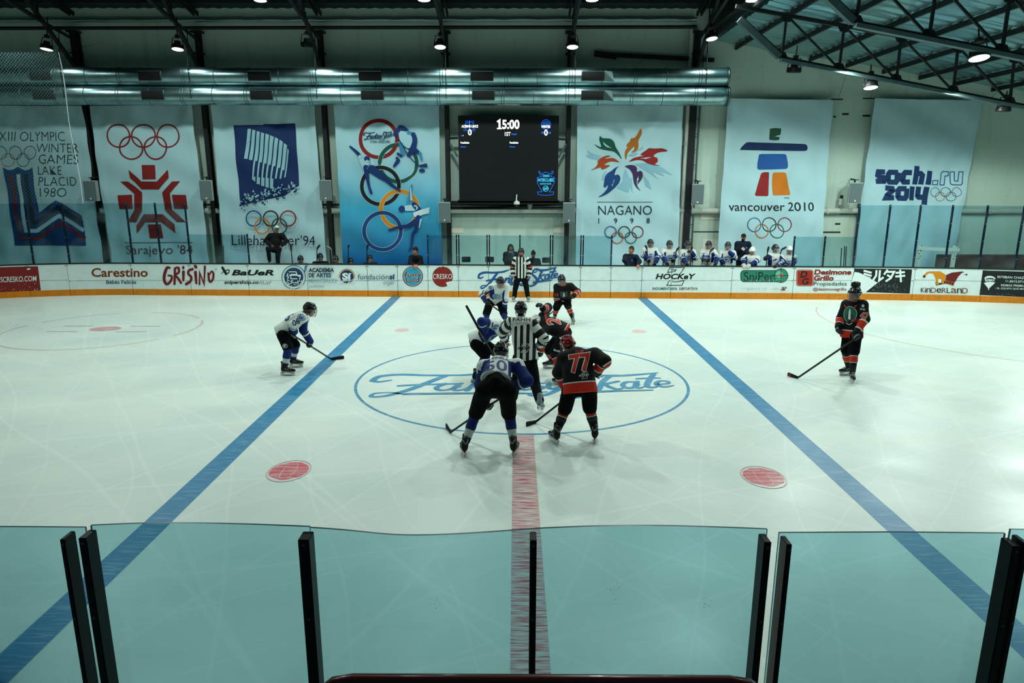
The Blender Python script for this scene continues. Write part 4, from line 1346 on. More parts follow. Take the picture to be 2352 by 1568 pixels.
# near glass
YN = 2.86
def nz(px, py): return PY(px, py, YN)
NP = [(-130, 197, [(0, 1208), (0.6, 1209), (1, 1210)], 'at the left edge'), (209, 712, [(0, 1205.5), (0.25, 1200.5), (0.5, 1200.5), (0.75, 1203.5), (1, 1208.5)], 'left of the two bowed middle panes'), (712, 1226, [(0, 1210.5), (0.15, 1216), (0.35, 1226), (0.5, 1228), (0.7, 1224), (1, 1213.5)], 'with a sagging top edge'), (1226, 1762, [(0, 1213), (0.25, 1207.5), (0.5, 1206), (0.75, 1209), (1, 1214)], 'right of the middle post'), (1789, 2308, [(0, 1222.5), (0.5, 1221), (1, 1223.5)], 'crossed by the right blue line'), (2320, 2700, [(0, 1214.5), (1, 1222)], 'at the right edge')]
for xa, xb, prof, lb in NP:
    m_ = MB()
    n = 24
    V, Fc, Fe = [], [], []
    for k in range(n + 1):
        u = k / n
        py = np.interp(u, [q[0] for q in prof], [q[1] for q in prof])
        if len(prof) > 3:
            sp = smooth_path(prof, 8); py = np.interp(u, sp[:, 0], sp[:, 1])
        p_ = nz(xa + (xb - xa) * u, py)
        x_lo = p_.x
        for dy in (-0.006, 0.006):
            V += [(x_lo, YN + dy, 1.12), (p_.x, YN + dy, p_.z)]
    for k in range(n):
        o = 4 * k
        Fc += [(o, o + 4, o + 5, o + 1), (o + 2, o + 3, o + 7, o + 6)]
        Fe.append((o + 1, o + 5, o + 7, o + 3))
    Fe += [(0, 1, 3, 2), (4 * n, 4 * n + 2, 4 * n + 3, 4 * n + 1)]
    m_.add(V, Fc, M_GN); m_.add(V, Fe, M_GE)
    if xa in (712, 1226):     # puck scuffs
        for sx_, sy_ in ((1000, 1370), (1620, 1385), (1415, 1350)) if xa == 1226 else ((1000, 1372),):
            for k in range(14):
                q = nz(sx_ + RNG.normal(0, 9), sy_ + RNG.normal(0, 9))
                r = RNG.uniform(0.001, 0.004)
                if nz(xa, 1300).x < q.x < nz(xb, 1300).x:
                    m_.add([(q.x, YN - 0.008, q.z), (q.x + r * 2, YN - 0.008, q.z + r), (q.x + r, YN - 0.008, q.z - r * .4)], [(0, 1, 2)], mat((206, 226, 226), rough=0.5) if sx_ != 1415 else M_SEAMD)
    tag(m_.build('near_rink_shield', base=(nz(xa, 1300).x, YN, 1.1)), 'clear near glass pane ' + lb, 'glass shield', 'near glass panes')
M_NPOST = mat((9, 13, 16), rough=0.45, metal=0.4, key='near_post')
for px, py, w, lb in ((171, 1216, 0.022, 'thin one of the left pair, next to the pane gap'), (216, 1213, 0.036, 'thick one of the left pair, crossing the left blue line'), (710, 1217, 0.05, 'widest one, left of the centre line'), (1224, 1218, 0.03, 'on the red centre line'), (1748, 1222, 0.032, 'left one of the pair right of the centre line'), (1796, 1227, 0.024, 'right one of the pair right of the centre line'), (2304, 1231, 0.036, 'thick one at the right end of the right blue line'), (2326, 1224, 0.024, 'thin one nearest the right edge')):
    p_ = nz(px, py)
    m_ = MB()
    m_.box((p_.x, YN - 0.05, (1.1 + p_.z) / 2), (w, 0.08, p_.z - 1.1), M_NPOST, bevel=0.003)
    for z in (p_.z - 0.025, p_.z - 0.4):
        m_.lathe((p_.x, YN - 0.09, z), (0, -1, 0), [(0, 0.006), (0.003, 0.006), (0.004, 0.001)], M_STL, 10)
    tag(m_.build('near_glass_post', base=(p_.x, YN, 1.1)), 'black near glass post, ' + lb, 'post', 'near glass posts')
m_ = MB()
m_.box((0, YN - 0.02, 0.55), (9, 0.16, 1.1), M_WHITE)
m_.box((0, YN + 0.065, 0.11), (9, 0.02, 0.22), M_KICK)
tag(m_.build('near_boards', base=(0, YN, 0)), 'boards carrying the near glass, below the bottom edge', 'dasher boards')
# red ledge in front of the camera
YL = 2.3
a, b_ = PY(792, 1550, YL), PY(1697, 1547, YL)
M_RED = mat((96, 12, 16), rough=0.3, spec=0.5, noise=0.2, nscale=6, coat=0.3, key='red_paint')
t = thing('handrail', 'dark red painted rail at the bottom edge behind the near glass', 'rail', ((a.x + b_.x) / 2, YL, 0))
m_ = MB()
zc = a.z - 0.028
m_.tube([(a.x - 0.16, YL - 0.05, zc - 0.09), (a.x - 0.04, YL, zc - 0.012), (a.x + 0.03, YL, zc), (b_.x - 0.03, YL, zc), (b_.x + 0.04, YL, zc - 0.012), (b_.x + 0.16, YL - 0.05, zc - 0.09)], 0.03, M_RED, 16)
m_.build('rail_bar', t, smooth=True)
for x in (a.x - 0.16, b_.x + 0.16):
    m_ = MB(); m_.tube([(x, YL - 0.05, zc - 0.08), (x, YL - 0.05, 0.0)], 0.03, M_RED, 12); m_.build('leg', t)

# ================================================================== BANNERS
YBAN = 26.12
def wave(x, z, s):
    return (0.034 * math.sin(x * 6.3 + s * 2.1 + 0.35 * z) * (0.5 + 0.5 * math.sin(z * 0.9 + s)) + 0.034 * math.sin(x * 2.3 - z * 1.3 + s * 1.3) + 0.026 * math.sin((x * 1.0 + z * 1.9) * 2.4 + s)
            + 0.016 * math.sin((x * 1.9 - z * 0.9) * 5.0 + 2 * s) * (0.5 + 0.5 * math.sin(x * 1.7 + z * 1.3 + s)))
def clothmat(top, bot=None):
    k = ('cloth', top, bot)
    if k in _M:
        return _M[k]
    m = bpy.data.materials.new('banner_cloth')
    m.use_nodes = True
    nt = m.node_tree
    b = nt.nodes['Principled BSDF']
    b.inputs['Roughness'].default_value = 0.7
    b.inputs['Specular IOR Level'].default_value = 0.2
    if bot:
        at = nt.nodes.new('ShaderNodeAttribute'); at.attribute_name = 'print_v'
        r = nt.nodes.new('ShaderNodeValToRGB')
        r.color_ramp.elements[0].position = 0.30; r.color_ramp.elements[0].color = (*lin(top), 1)
        r.color_ramp.elements[1].position = 0.95; r.color_ramp.elements[1].color = (*lin(bot), 1)
        e = r.color_ramp.elements.new(0.62); e.color = (*lin((70, 176, 212)), 1)
        nt.links.new(at.outputs['Fac'], r.inputs['Fac']); nt.links.new(r.outputs['Color'], b.inputs['Base Color'])
    else:
        b.inputs['Base Color'].default_value = (*lin(top), 1)
    _M[k] = m
    return m
CLOTH = (176, 212, 220)
def banner(TL, TR, BR, BL, s, label, fn, cm=None):
    nu, nv = 56, 70
    m_ = MB()
    P = []
    av = []
    c = PY((TL[0] + TR[0]) / 2, (TL[1] + BL[1]) / 2, YBAN)
    for j in range(nv + 1):
        v = j / nv
        for i in range(nu + 1):
            u = i / nu
            px = (1 - v) * ((1 - u) * TL[0] + u * TR[0]) + v * ((1 - u) * BL[0] + u * BR[0])
            py = (1 - v) * ((1 - u) * TL[1] + u * TR[1]) + v * ((1 - u) * BL[1] + u * BR[1])
            q = PY(px, py, YBAN)
            edge = 0.012 * (1 if (u < 0.06 or u > 0.94) else 0)
            P.append((q.x, YBAN + wave(q.x, q.z, s) - edge, q.z)); av.append(v)
    Fc = [(j * (nu + 1) + i, j * (nu + 1) + i + 1, (j + 1) * (nu + 1) + i + 1, (j + 1) * (nu + 1) + i) for j in range(nv) for i in range(nu)]
    m_.add(P, Fc, cm or clothmat(CLOTH), {'print_v': av})
    A = Art(m_, lambda px, py, l: (lambda q: (q.x, YBAN + wave(q.x, q.z, s) - l, q.z))(PY(px, py, YBAN)), lift=0.007, step=0.0006, L=8, rough=0.7)
    fn(A)
    return tag(m_.build('banner', base=(c.x, YBAN, c.z), smooth=True), label, 'banner', 'banners hung on the back wall')
OC = [(20, 84, 140), (22, 36, 40), (124, 30, 36), (196, 128, 30), (24, 96, 84)]
DRED = (128, 32, 34)
def f(a):
    k = 4.354
    Q = lambda P: [(x / k, 240 + y / k) for x, y in P]
    for s, x0, x1, y0, y1 in (('XIII OLYMPIC', -4, 655, 270, 365), ('WINTER', 370, 780, 390, 480), ('GAMES', 395, 776, 500, 593), ('LAKE', 380, 620, 615, 700), ('PLACID', 393, 762, 723, 812), ('198O', 410, 655, 833, 922)):
        a.text(s, x0 / k, 240 + y0 / k, x1 / k, 240 + y1 / k, (16, 28, 36), bold=-0.012, tilt=0.6 if s[0] == 'X' else 0.2)
    a.rings(34.5, 350.5, 14.9, 1.3, OC, dx=17.8, dy=16.8)
    a.poly(Q([(28, 628), (50, 642), (75, 652), (105, 656), (140, 645), (175, 622), (212, 645), (250, 658), (290, 652), (325, 628), (388, 1080), (560, 958), (830, 1110), (875, 1408), (155, 1408)]), (14, 62, 116))
    a.stroke(Q([(108, 697), (205, 1340), (392, 1335), (595, 1190), (862, 1340)]), 8.4, (116, 30, 42), smooth=0, cap=False)
    a.stroke(Q([(187, 697), (270, 1262), (372, 1262), (585, 1112), (848, 1258)]), 8.8, (190, 214, 220), smooth=0, cap=False)
    a.stroke(Q([(264, 697), (340, 1182), (372, 1178), (575, 1032), (838, 1185)]), 9.2, (12, 26, 44), smooth=0, cap=False)
banner((-40, 243), (190, 243), (240, 622), (-60, 622), 0.3, 'white banner with blue torch emblem and five small rings, at the left edge', f)
def f(a):
    k = 2.904
    Q = lambda P: [(x / k, y / k) for x, y in P]
    a.rings(329.3, 312.2, 25.8, 3.4, [DRED] * 5, dx=27.9, dy=27.4)
    for P in ([(940, 1100), (1030, 1100), (1040, 1195), (952, 1196)], [(785, 1302), (876, 1298), (886, 1392), (796, 1394)], [(1153, 1298), (1242, 1300), (1252, 1393), (1163, 1392)], [(990, 1496), (1078, 1494), (1088, 1588), (1002, 1588)],
              [(860, 1132), (942, 1210), (1050, 1210), (1120, 1130), (1128, 1185), (1066, 1262), (942, 1262), (868, 1187)], [(800, 1210), (852, 1210), (945, 1282), (950, 1405), (906, 1482), (848, 1480), (898, 1400), (890, 1292)],
              [(1203, 1208), (1150, 1210), (1087, 1285), (1100, 1400), (1180, 1480), (1237, 1480), (1150, 1398), (1138, 1290)], [(965, 1428), (1088, 1428), (1165, 1495), (1172, 1556), (1080, 1480), (970, 1480), (913, 1556), (908, 1505)]):
        a.poly(Q(P), (134, 28, 26))
    a.stroke([(288, 556.8), (441.5, 556.8)], 1.3, (90, 36, 44), smooth=0)
    a.text("Sarajevo '84", 290.5, 562.5, 442, 589.5, (96, 36, 44), bold=-0.006)
banner((204, 243), (441, 241), (484, 622), (260, 622), 1.1, 'white banner with dark red rings and red snowflake emblem', f)
def f(a):
    k = 4.75
    Q = lambda P: [(520 + x / k, 270 + y / k) for x, y in P]
    D = (10, 42, 92)
    a.poly(Q([(80, 85), (410, 82), (410, 73), (748, 63), (775, 400), (798, 740), (640, 850), (400, 900), (160, 960), (120, 560)]), D)
    tops = [(237, 122), (287, 132), (338, 147), (387, 162), (436, 174), (482, 192), (530, 212), (580, 240), (626, 276), (668, 333)]
    mid = [448, 460, 470, 485, 498, 513, 526, 545, 570, 650]
    C = (150, 196, 206)
    for i, ((x, y), ym) in enumerate(zip(tops, mid)):
        sl = -0.115
        w = 36 if i < 9 else 14
        a.poly(Q([(x, y), (x + w, y + (10 if i else 4) * (i + 2) / 4), (x + w + (ym - y) * sl, ym + 4), (x + (ym - y) * sl, ym)]), C)
        if 2 <= i <= 8:
            ye = 645 + (i - 2) * 5 if i < 7 else 666
            x2 = x + (ym - y) * sl
            a.poly(Q([(x2, ym), (x2 + 18, ym), (x2 + 18 + (ye - ym) * sl, ye), (x2 + (ye - ym) * sl, ye)]), C)
            if i < 7:
                x3 = x2 + (ye - ym) * sl
                yl = (692, 722, 742, 758, 770)[i - 2]
                a.poly(Q([(x3, ye), (x3 + 36, ye), (x3 + 30, yl + 8), (x3 - 6 + (4 if i == 2 else 0), yl - (20 if i == 2 else 0))]), C)
    for k_ in range(150):
        u = RNG.uniform(0, 1)
        d = RNG.normal(0, 42)
        x, y = 160 + 640 * u, 930 - 170 * u + d * 0.9
        r = RNG.uniform(7, 19)
        an = RNG.uniform(0, 6.3)
        T3 = [(x + r * math.cos(an + q) * RNG.uniform(0.7, 1.2), y + r * math.sin(an + q)) for q in (0, 2.0, 4.0)]
        if x < 155 or x > 800:
            continue
        a.poly(Q(T3), C if d < RNG.uniform(-10, 30) else D)
    a.rings(624.4, 501.4, 17.2, 3.2, [(18, 88, 142), (22, 40, 42), (128, 30, 34), (206, 122, 22), (16, 92, 86)], dx=20.1, dy=17.4)
    a.text("Lillehammer", 534, 539, 690, 563, (14, 26, 40), bold=-0.002)
    a.text("'94", 693, 540, 725, 563, (14, 26, 40), bold=-0.002)
    a.text('C R', 712, 565, 726, 569, (90, 120, 140))
banner((485, 241), (722, 240), (752, 622), (517, 622), 2.0, 'white banner with dark blue panel of white streaks and shards', f)
def f(a):
    k = 4.612
    Q = lambda P: [(770 + x / k, 250 + y / k) for x, y in P]
    R_ = [(870.2, 319, (128, 26, 28)), (914.8, 374.7, (10, 84, 74)), (874, 426.7, (14, 22, 28)), (917.4, 481, (220, 138, 20)), (878.6, 530.8, (12, 66, 128))]
    for x, y, c in R_:
        a.ring(x, y, 42.3, 10.6, (190, 216, 220)); a.ring(x, y, 42.3, 8.8, c)
    for (x, y, c), a0, a1 in ((R_[0], 20, 60), (R_[1], 95, 130), (R_[2], 30, 70), (R_[1], 180, 215), (R_[3], 175, 215), (R_[2], -40, -5), (R_[4], -65, -20)):
        a.ring(x, y, 42.3, 8.8, c, a0=a0, a1=a1, seg=14)
    fantasy(a, lambda x, y: 835 + 0.68 * x, lambda x, y: 302.5 + y * 0.52 - x * 0.012, 0.66, (16, 46, 84))
    a.text('ICE RINK - BUENOS AIRES', 850.6, 322.8, 896, 327.6, (16, 40, 74), bold=0.02)
    D, Lc, Md = (14, 50, 112), (170, 214, 226), (60, 140, 180)
    S = lambda P, w, c: a.stroke(Q(P), [v / k for v in w] if hasattr(w, '__len__') else w / k, c)
    S([(158, 400), (240, 470), (268, 510)], [20, 36, 44], D); S([(268, 510), (300, 570), (340, 640)], [44, 60, 60], Lc)
    S([(395, 550), (405, 610), (360, 640)], [30, 44, 40], Lc); S([(330, 620), (345, 740)], [55, 40], D); S([(345, 740), (362, 820), (386, 890)], [34, 26, 28], D)
    S([(395, 640), (470, 700), (530, 745)], [90, 72, 50], D); S([(530, 745), (610, 815), (685, 866)], [46, 34, 20], D)
    a.disc(*Q([(343, 530)])[0], 6.6, D); a.disc(*Q([(346, 570)])[0], 5.2, Lc, 6.2); S([(332, 566), (362, 566)], 5, D)
    S([(640, 268), (690, 200), (755, 228)], [46, 44, 40], D); a.poly(Q([(690, 240), (770, 245), (815, 290), (810, 380), (770, 420), (705, 360), (680, 300)]), Lc, smooth=3)
    S([(765, 250), (820, 270)], 40, Md); S([(828, 270), (845, 340), (820, 430), (775, 490)], [46, 54, 66, 40], D); S([(850, 440), (905, 480)], [50, 30], D); S([(900, 470), (918, 540)], [30, 22], Md)
    S([(700, 380), (720, 470)], 46, Md); S([(665, 475), (700, 500)], 26, D); S([(655, 520), (675, 545)], 26, D); S([(660, 560), (628, 606)], [40, 26], D)
    S([(655, 285), (780, 500), (890, 604)], 10, D); a.poly(Q([(885, 597), (972, 577), (980, 620), (890, 614)]), D); a.disc(*Q([(921, 653)])[0], 7.0, D, 4.2)
    S([(812, 805), (795, 890), (770, 1000)], [14, 26, 30], Md); S([(800, 840), (808, 960)], [12, 24], Lc); S([(760, 1050), (850, 1045)], [60, 70], Lc); S([(835, 1010), (882, 1070)], [50, 66], D)
    a.disc(*Q([(708, 1058)])[0], 7.4, D); a.poly(Q([(830, 1095), (900, 1070), (1000, 1040), (995, 1105), (930, 1120), (880, 1145), (835, 1140)]), (205, 230, 234))
    S([(855, 1190), (770, 1240), (680, 1250), (570, 1282)], [60, 46, 30, 18], D); S([(885, 1150), (860, 1280), (825, 1330), (812, 1450), (795, 1490)], [56, 40, 34, 24, 26], D); S([(910, 1170), (892, 1260)], [20, 8], Lc)
banner((767, 239), (1008, 239), (1016, 622), (789, 622), 3.1, 'poster banner fading from white to blue with coloured rings and athletes', f, clothmat((170, 212, 222), (0, 84, 146)))
def f(a):
    k = 5.225
    Q = lambda P: [(1330 + x / k, 270 + y / k) for x, y in P]
    PB = (136, 184, 202)
    for P in ([(95, 388), (160, 430), (270, 462), (230, 512), (130, 490), (70, 455), (115, 452)], [(655, 555), (800, 545), (1000, 600), (1120, 690), (960, 640), (1030, 705), (870, 650), (955, 748), (800, 640)], [(560, 620), (600, 720), (635, 730), (640, 915), (610, 830), (585, 900), (450, 845), (520, 760), (530, 680)], [(770, 690), (830, 760), (870, 865), (800, 820)], [(330, 630), (280, 690), (270, 760), (300, 750)], [(580, 460), (660, 410), (715, 430), (650, 465)], [(700, 400), (770, 340), (760, 380)]):
        a.poly(Q(P), PB)
    a.poly(Q([(250, 222), (285, 248), (370, 252), (420, 290), (440, 350), (480, 420), (512, 498), (470, 450), (420, 408), (340, 393), (260, 378), (215, 352), (185, 322), (255, 355), (260, 330), (240, 270)]), (10, 78, 62), 3)
    a.poly(Q([(285, 290), (330, 330), (395, 368), (330, 352), (298, 325)]), CLOTH)
    a.poly(Q([(742, 130), (755, 190), (715, 275), (715, 350), (690, 400), (625, 418), (660, 385), (662, 345), (620, 385), (580, 430), (562, 505), (548, 460), (552, 400), (588, 345), (567, 350), (575, 320), (610, 285), (625, 250), (670, 240), (705, 195)]), (168, 98, 22), 3)
    a.poly(Q([(1065, 400), (1000, 370), (900, 372), (840, 368), (800, 395), (770, 415), (740, 438), (745, 450), (775, 450), (745, 463), (670, 480), (630, 500), (598, 530), (690, 508), (760, 515), (820, 550), (890, 572), (975, 577), (905, 560), (940, 530), (935, 485), (895, 470), (900, 445), (960, 415)]), (140, 26, 28), 3)
    a.poly(Q([(730, 487), (800, 480), (868, 475), (800, 497)]), CLOTH)
    a.poly(Q([(140, 632), (190, 600), (222, 560), (225, 520), (270, 480), (340, 455), (380, 462), (330, 480), (318, 495), (400, 482), (450, 505), (482, 535), (420, 525), (360, 530), (305, 568), (375, 570), (330, 605), (275, 622), (262, 600), (240, 600)]), (168, 66, 24), 3)
    a.poly(Q([(515, 570), (470, 590), (440, 640), (430, 690), (470, 682), (495, 720), (480, 780), (420, 850), (330, 920), (230, 955), (290, 910), (340, 850), (345, 805), (320, 835), (295, 830), (300, 780), (310, 720), (340, 670), (390, 640), (440, 600)]), (12, 62, 120), 3)
    a.poly(Q([(432, 730), (412, 800), (370, 858), (405, 770)]), CLOTH)
    a.poly(Q([(550, 585), (610, 568), (670, 578), (695, 610), (695, 650), (740, 638), (765, 680), (750, 740), (700, 800), (695, 770), (690, 790), (710, 840), (738, 877), (690, 840), (660, 790), (650, 730), (640, 670), (600, 615)]), (62, 40, 82), 3)
    a.poly(Q([(715, 700), (715, 750), (697, 798), (694, 740)]), CLOTH)
    a.stroke([(1371.7, 463.9), (1498, 463.9)], 1.1, (24, 48, 66), smooth=0)
    a.text('NAGANO', 1373.8, 472, 1497, 493, (16, 36, 52), bold=-0.008)
    for x, c in ((1374, '1'), (1410, '9'), (1447.6, '9'), (1485.4, '8')):
        a.text(c, x, 500.6, x + (1.7 if c == '1' else 7.4), 512.8, (16, 36, 52), bold=0.008)
    a.rings(1433.2, 532.6, 13.0, 2.0, [(16, 82, 142), (20, 32, 38), (122, 26, 36), (178, 98, 36), (18, 96, 84)], dx=15.6, dy=13.2)
banner((1326, 239), (1568, 240), (1556, 622), (1322, 622), 4.2, 'white banner with flower of coloured flame-like petals', f)
def f(a):
    k = 2.8
    Q = lambda P: [(1560 + x / k, 60 + y / k) for x, y in P]
    a.poly(Q([(586, 658), (620, 655), (654, 658), (655, 668), (652, 698), (615, 708), (648, 714), (643, 732), (615, 734), (586, 731), (582, 725)]), (38, 78, 58))
    a.poly(Q([(390, 796), (400, 778), (425, 752), (440, 746), (600, 750), (800, 758), (816, 764), (823, 780), (820, 798), (805, 803), (600, 801)]), (8, 40, 84))
    a.poly(Q([(512, 826), (525, 822), (600, 821), (675, 822), (688, 830), (695, 880), (694, 908), (682, 918), (600, 921), (515, 923), (503, 915), (503, 880)]), (26, 86, 158))
    a.poly(Q([(530, 946), (545, 939), (570, 938), (578, 942), (577, 1010), (572, 1086), (565, 1093), (492, 1091), (482, 1084), (500, 1025)]), (142, 24, 26))
    a.poly(Q([(600, 950), (608, 941), (672, 940), (682, 946), (702, 1015), (718, 1078), (712, 1086), (606, 1088), (598, 1080), (597, 1015)]), (206, 116, 20))
    a.text('TM/MC', 1800, 452.6, 1814.5, 456.6, (40, 60, 90))
    a.text('vancouver 2010', 1673.6, 464.4, 1870, 484.6, (12, 20, 28), bold=0.004)
    a.rings(1767.2, 515.8, 15.7, 2.0, [(30, 92, 148), (20, 30, 34), (130, 30, 34), (190, 98, 30), (28, 100, 84)], dx=17.85, dy=14.6)
banner((1672, 226), (1913, 230), (1882, 622), (1645, 622), 5.0, 'white banner with stacked-stone figure in green, blue, red and orange', f)
def f(a):
    k = 3.921
    Q = lambda P: [(1960 + x / k, 220 + y / k) for x, y in P]
    N = (8, 48, 92)
    for P in ([(290, 686), (232, 684), (224, 716), (240, 732), (288, 738), (276, 768), (202, 770)], [(402, 690), (334, 688), (320, 705), (316, 760), (326, 776), (380, 778), (394, 760), (400, 705), (402, 690)], [(520, 692), (462, 690), (448, 708), (440, 760), (450, 776), (506, 776)],
              [(566, 632), (553, 798)], [(560, 700), (600, 700), (616, 715), (608, 798)], [(685, 676), (672, 800)], [(284, 828), (345, 834), (350, 850), (300, 895), (290, 918), (360, 916)], [(476, 836), (412, 836), (398, 852), (394, 905), (404, 920), (456, 922), (470, 906), (478, 850), (476, 836)], [(532, 816), (520, 940)], [(592, 818), (584, 900), (594, 912), (650, 914)], [(664, 820), (640, 980)]):
        a.stroke(Q(P), 47 / k, N, smooth=0, cap=False)
    for P in ([(712, 762), (760, 762), (756, 800), (710, 800), (712, 762)], [(780, 802), (792, 700), (806, 682), (866, 682), (862, 720), (832, 722), (820, 802), (780, 802)], [(880, 684), (916, 684), (908, 766), (940, 768), (952, 684), (990, 684), (980, 790), (966, 802), (884, 800), (872, 786), (880, 684)]):
        a.stroke(Q(P), 8 / k, (22, 84, 130), smooth=0, cap=False)
    a.rings(2171.8, 440.8, 10.2, 1.1, [(40, 96, 130), (26, 36, 40), (120, 34, 38), (186, 98, 32), (26, 98, 78)], dx=11.7, dy=10.4)
banner((2008, 226), (2258, 231), (2182, 622), (1961, 622), 6.1, 'white mostly plain banner with navy block lettering and tiny rings, at the right', f)
# hanging rods and lines above the two right-hand banners
for x0, x1, y, tx, ty, lb in ((1915, 1936, 228, 1945, 165, 'right of the stacked-stone banner'), (1988, 2010, 226, 2010, 190, 'left of the plain right-hand banner'), (2262, 2282, 230, 2300, 200, 'right of the plain right-hand banner')):
    t = thing('banner_rod', 'short dark rod end with a thin line, ' + lb, 'rod', PY(x0, y, YBAN + 0.05), 'rod ends of the right-hand banners')
    m_ = MB(); m_.tube([PY(x0 - 6, y, YBAN + 0.06), PY(x1, y, YBAN + 0.06)], 0.025, M_DK, 8); m_.build('rod', t)
    m_ = MB(); m_.tube([PY((x0 + x1) / 2, y, YBAN + 0.05), PY(tx, ty, YBAN + 0.05)], 0.006, M_DK, 5); m_.build('line', t)

# ================================================================== THINGS BEHIND THE BOARDS
# safety net in the upper left corner
YNET = YB(-16) + 0.1
m_ = MB()
M_NET = mat((116, 158, 162), rough=0.8, key='net_cord')
a, b_ = PY(-40, 120, YNET), PY(150, 130, YNET)
zb = ZGT
sp = 0.105
def netx(z):      # slanting free edge
    return np.interp(z, [zb, a.z], [PY(168, 300, YNET).x, PY(136, 130, YNET).x])
V, Fc = [], []
def cord(p, q, r):
    p, q = Vector(p), Vector(q)
    d = (q - p); s = Vector((-d.z, 0, d.x)).normalized() * r
    o = len(V)
    V.extend([p + s, p - s, q - s, q + s, p + Vector((0, r, 0)), q + Vector((0, r, 0))])
    Fc.extend([(o, o + 1, o + 2, o + 3), (o, o + 3, o + 5, o + 4), (o + 1, o + 4, o + 5, o + 2)])
xl = a.x
for dirn in (1, -1):
    lo, hi = (xl - (a.z - zb), b_.x + 0.8) if dirn == 1 else (xl, b_.x + 0.8 + (a.z - zb))
    for x0 in np.arange(lo, hi, sp):
        zs = np.linspace(zb, a.z, 60)
        xs = x0 + dirn * (zs - zb)
        ok = (xs > xl) & (xs < netx(zs))
        if ok.sum() > 1:
            i0, i1 = np.where(ok)[0][[0, -1]]
            cord((xs[i0], YNET, zs[i0]), (xs[i1], YNET, zs[i1]), 0.0022)
m_.add(V, Fc, M_NET)
net = thing('safety_net', 'pale diamond-mesh safety net hanging in the upper left corner', 'net', (a.x, YNET, zb))
m_.build('mesh', net)
m_ = MB(); m_.tube([(netx(z) + 0.03 * math.sin(z * 2), YNET, z) for z in np.linspace(zb, a.z, 24)], 0.012, mat((214, 226, 222), rough=0.7), 6); m_.build('edge_rope', net)
m_ = MB(); m_.tube([(a.x, YNET, a.z), (netx(a.z), YNET, a.z), (netx(a.z), YNET + 2.0, a.z + 0.6)], 0.006, M_DK, 6); m_.build('top_wire', net)
# white goal-like frame behind the right glass
t = thing('training_goal', 'white metal frame with drilled uprights behind the right-hand glass', 'frame', PY(2150, 600, 24.3))
M_WF = mat((222, 228, 214), rough=0.5)
def wf(p, q, w, nm, holes=False):
    m_ = MB(); P_, Q_ = PY(*p, 24.3), PY(*q, 24.3); m_.bar(P_, Q_, w, w, M_WF)
    if holes:
        for u in (0.06, 0.14, 0.3, 0.45, 0.6):
            c_ = P_.lerp(Q_, u); m_.lathe(c_ + Vector((0, -w / 2, 0)), (0, -1, 0), [(0, 0.022), (0.003, 0.022), (0.004, 0.001)], M_DK, 8)
    m_.build(nm, t)
for (x0, x1) in ((2114, 2109), (2194, 2188)):
    P_ = PY(x0, 564, 24.3)
    m_ = MB(); m_.box((P_.x, 24.3, P_.z / 2), (0.12, 0.08, P_.z), M_WF)
    for z in np.arange(1.2, P_.z, 0.09):
        m_.lathe((P_.x + 0.02 * (-1) ** int(z * 11), 24.26, z), (0, -1, 0), [(0, 0.02), (0.003, 0.02), (0.004, 0.001)], M_DK, 8)
    m_.build('upright', t)
wf((2106, 570), (2202, 574), 0.11, 'crossbar')
m_ = MB(); P_, Q_ = PY(2235 + 115, 595, 25.2), PY(2205, 595, 25.2)
m_.box(((P_.x + Q_.x) / 2, 25.2, 0.62), (abs(P_.x - Q_.x) + 1.5, 0.5, 1.24), mat((78, 50, 44), rough=0.8, noise=0.2, nscale=5, key='brown_board'), bevel=0.02)
tag(m_.build('storage_bench', base=(P_.x, 25.2, 0)), 'low brown bench box behind the glass at the right edge', 'bench')
# floor-level platform and benches of the two teams
M_WOOD = mat((60, 62, 58), rough=0.8, noise=0.2, nscale=4, key='bench_wood')
for x0, x1, lb in ((570, 935, 'dark bench behind the boards under the seated dark-clad players'), (1410, 1815, 'dark bench behind the white team at the boards')):
    a, b_ = BX(x0), BX(x1)
    t = thing('players_bench', lb, 'bench', ((a + b_) / 2, 24.0, 0), 'team benches')
    m_ = MB(); m_.box(((a + b_) / 2, 24.05, 0.43), (b_ - a, 0.34, 0.05), M_WOOD); m_.build('seat', t)
    for k in range(5):
        x = a + 0.3 + (b_ - a - 0.6) * k / 4
        m_ = MB(); m_.box((x, 24.05, 0.203), (0.06, 0.28, 0.405), M_ST); m_.build('leg', t)
a, b_ = PY(600, 600, 25.5).x, PY(670, 600, 25.5).x
m_ = MB(); m_.box(((a + b_) / 2, 25.45, 0.26), (b_ - a + 0.3, 0.9, 0.52), M_WOOD, bevel=0.01)
tag(m_.build('step_box', base=((a + b_) / 2, 25.45, 0)), 'dark step box under the man in the white cap', 'step')
a, b_ = PY(1680, 560, 24.9).x, PY(1740, 560, 24.9).x
m_ = MB(); m_.box(((a + b_) / 2, 25.0, 0.17), (b_ - a + 0.2, 0.7, 0.34), M_WOOD, bevel=0.01)
tag(m_.build('step_box', base=((a + b_) / 2, 25.0, 0)), 'dark step box under the bearded coach in the navy cap', 'step')
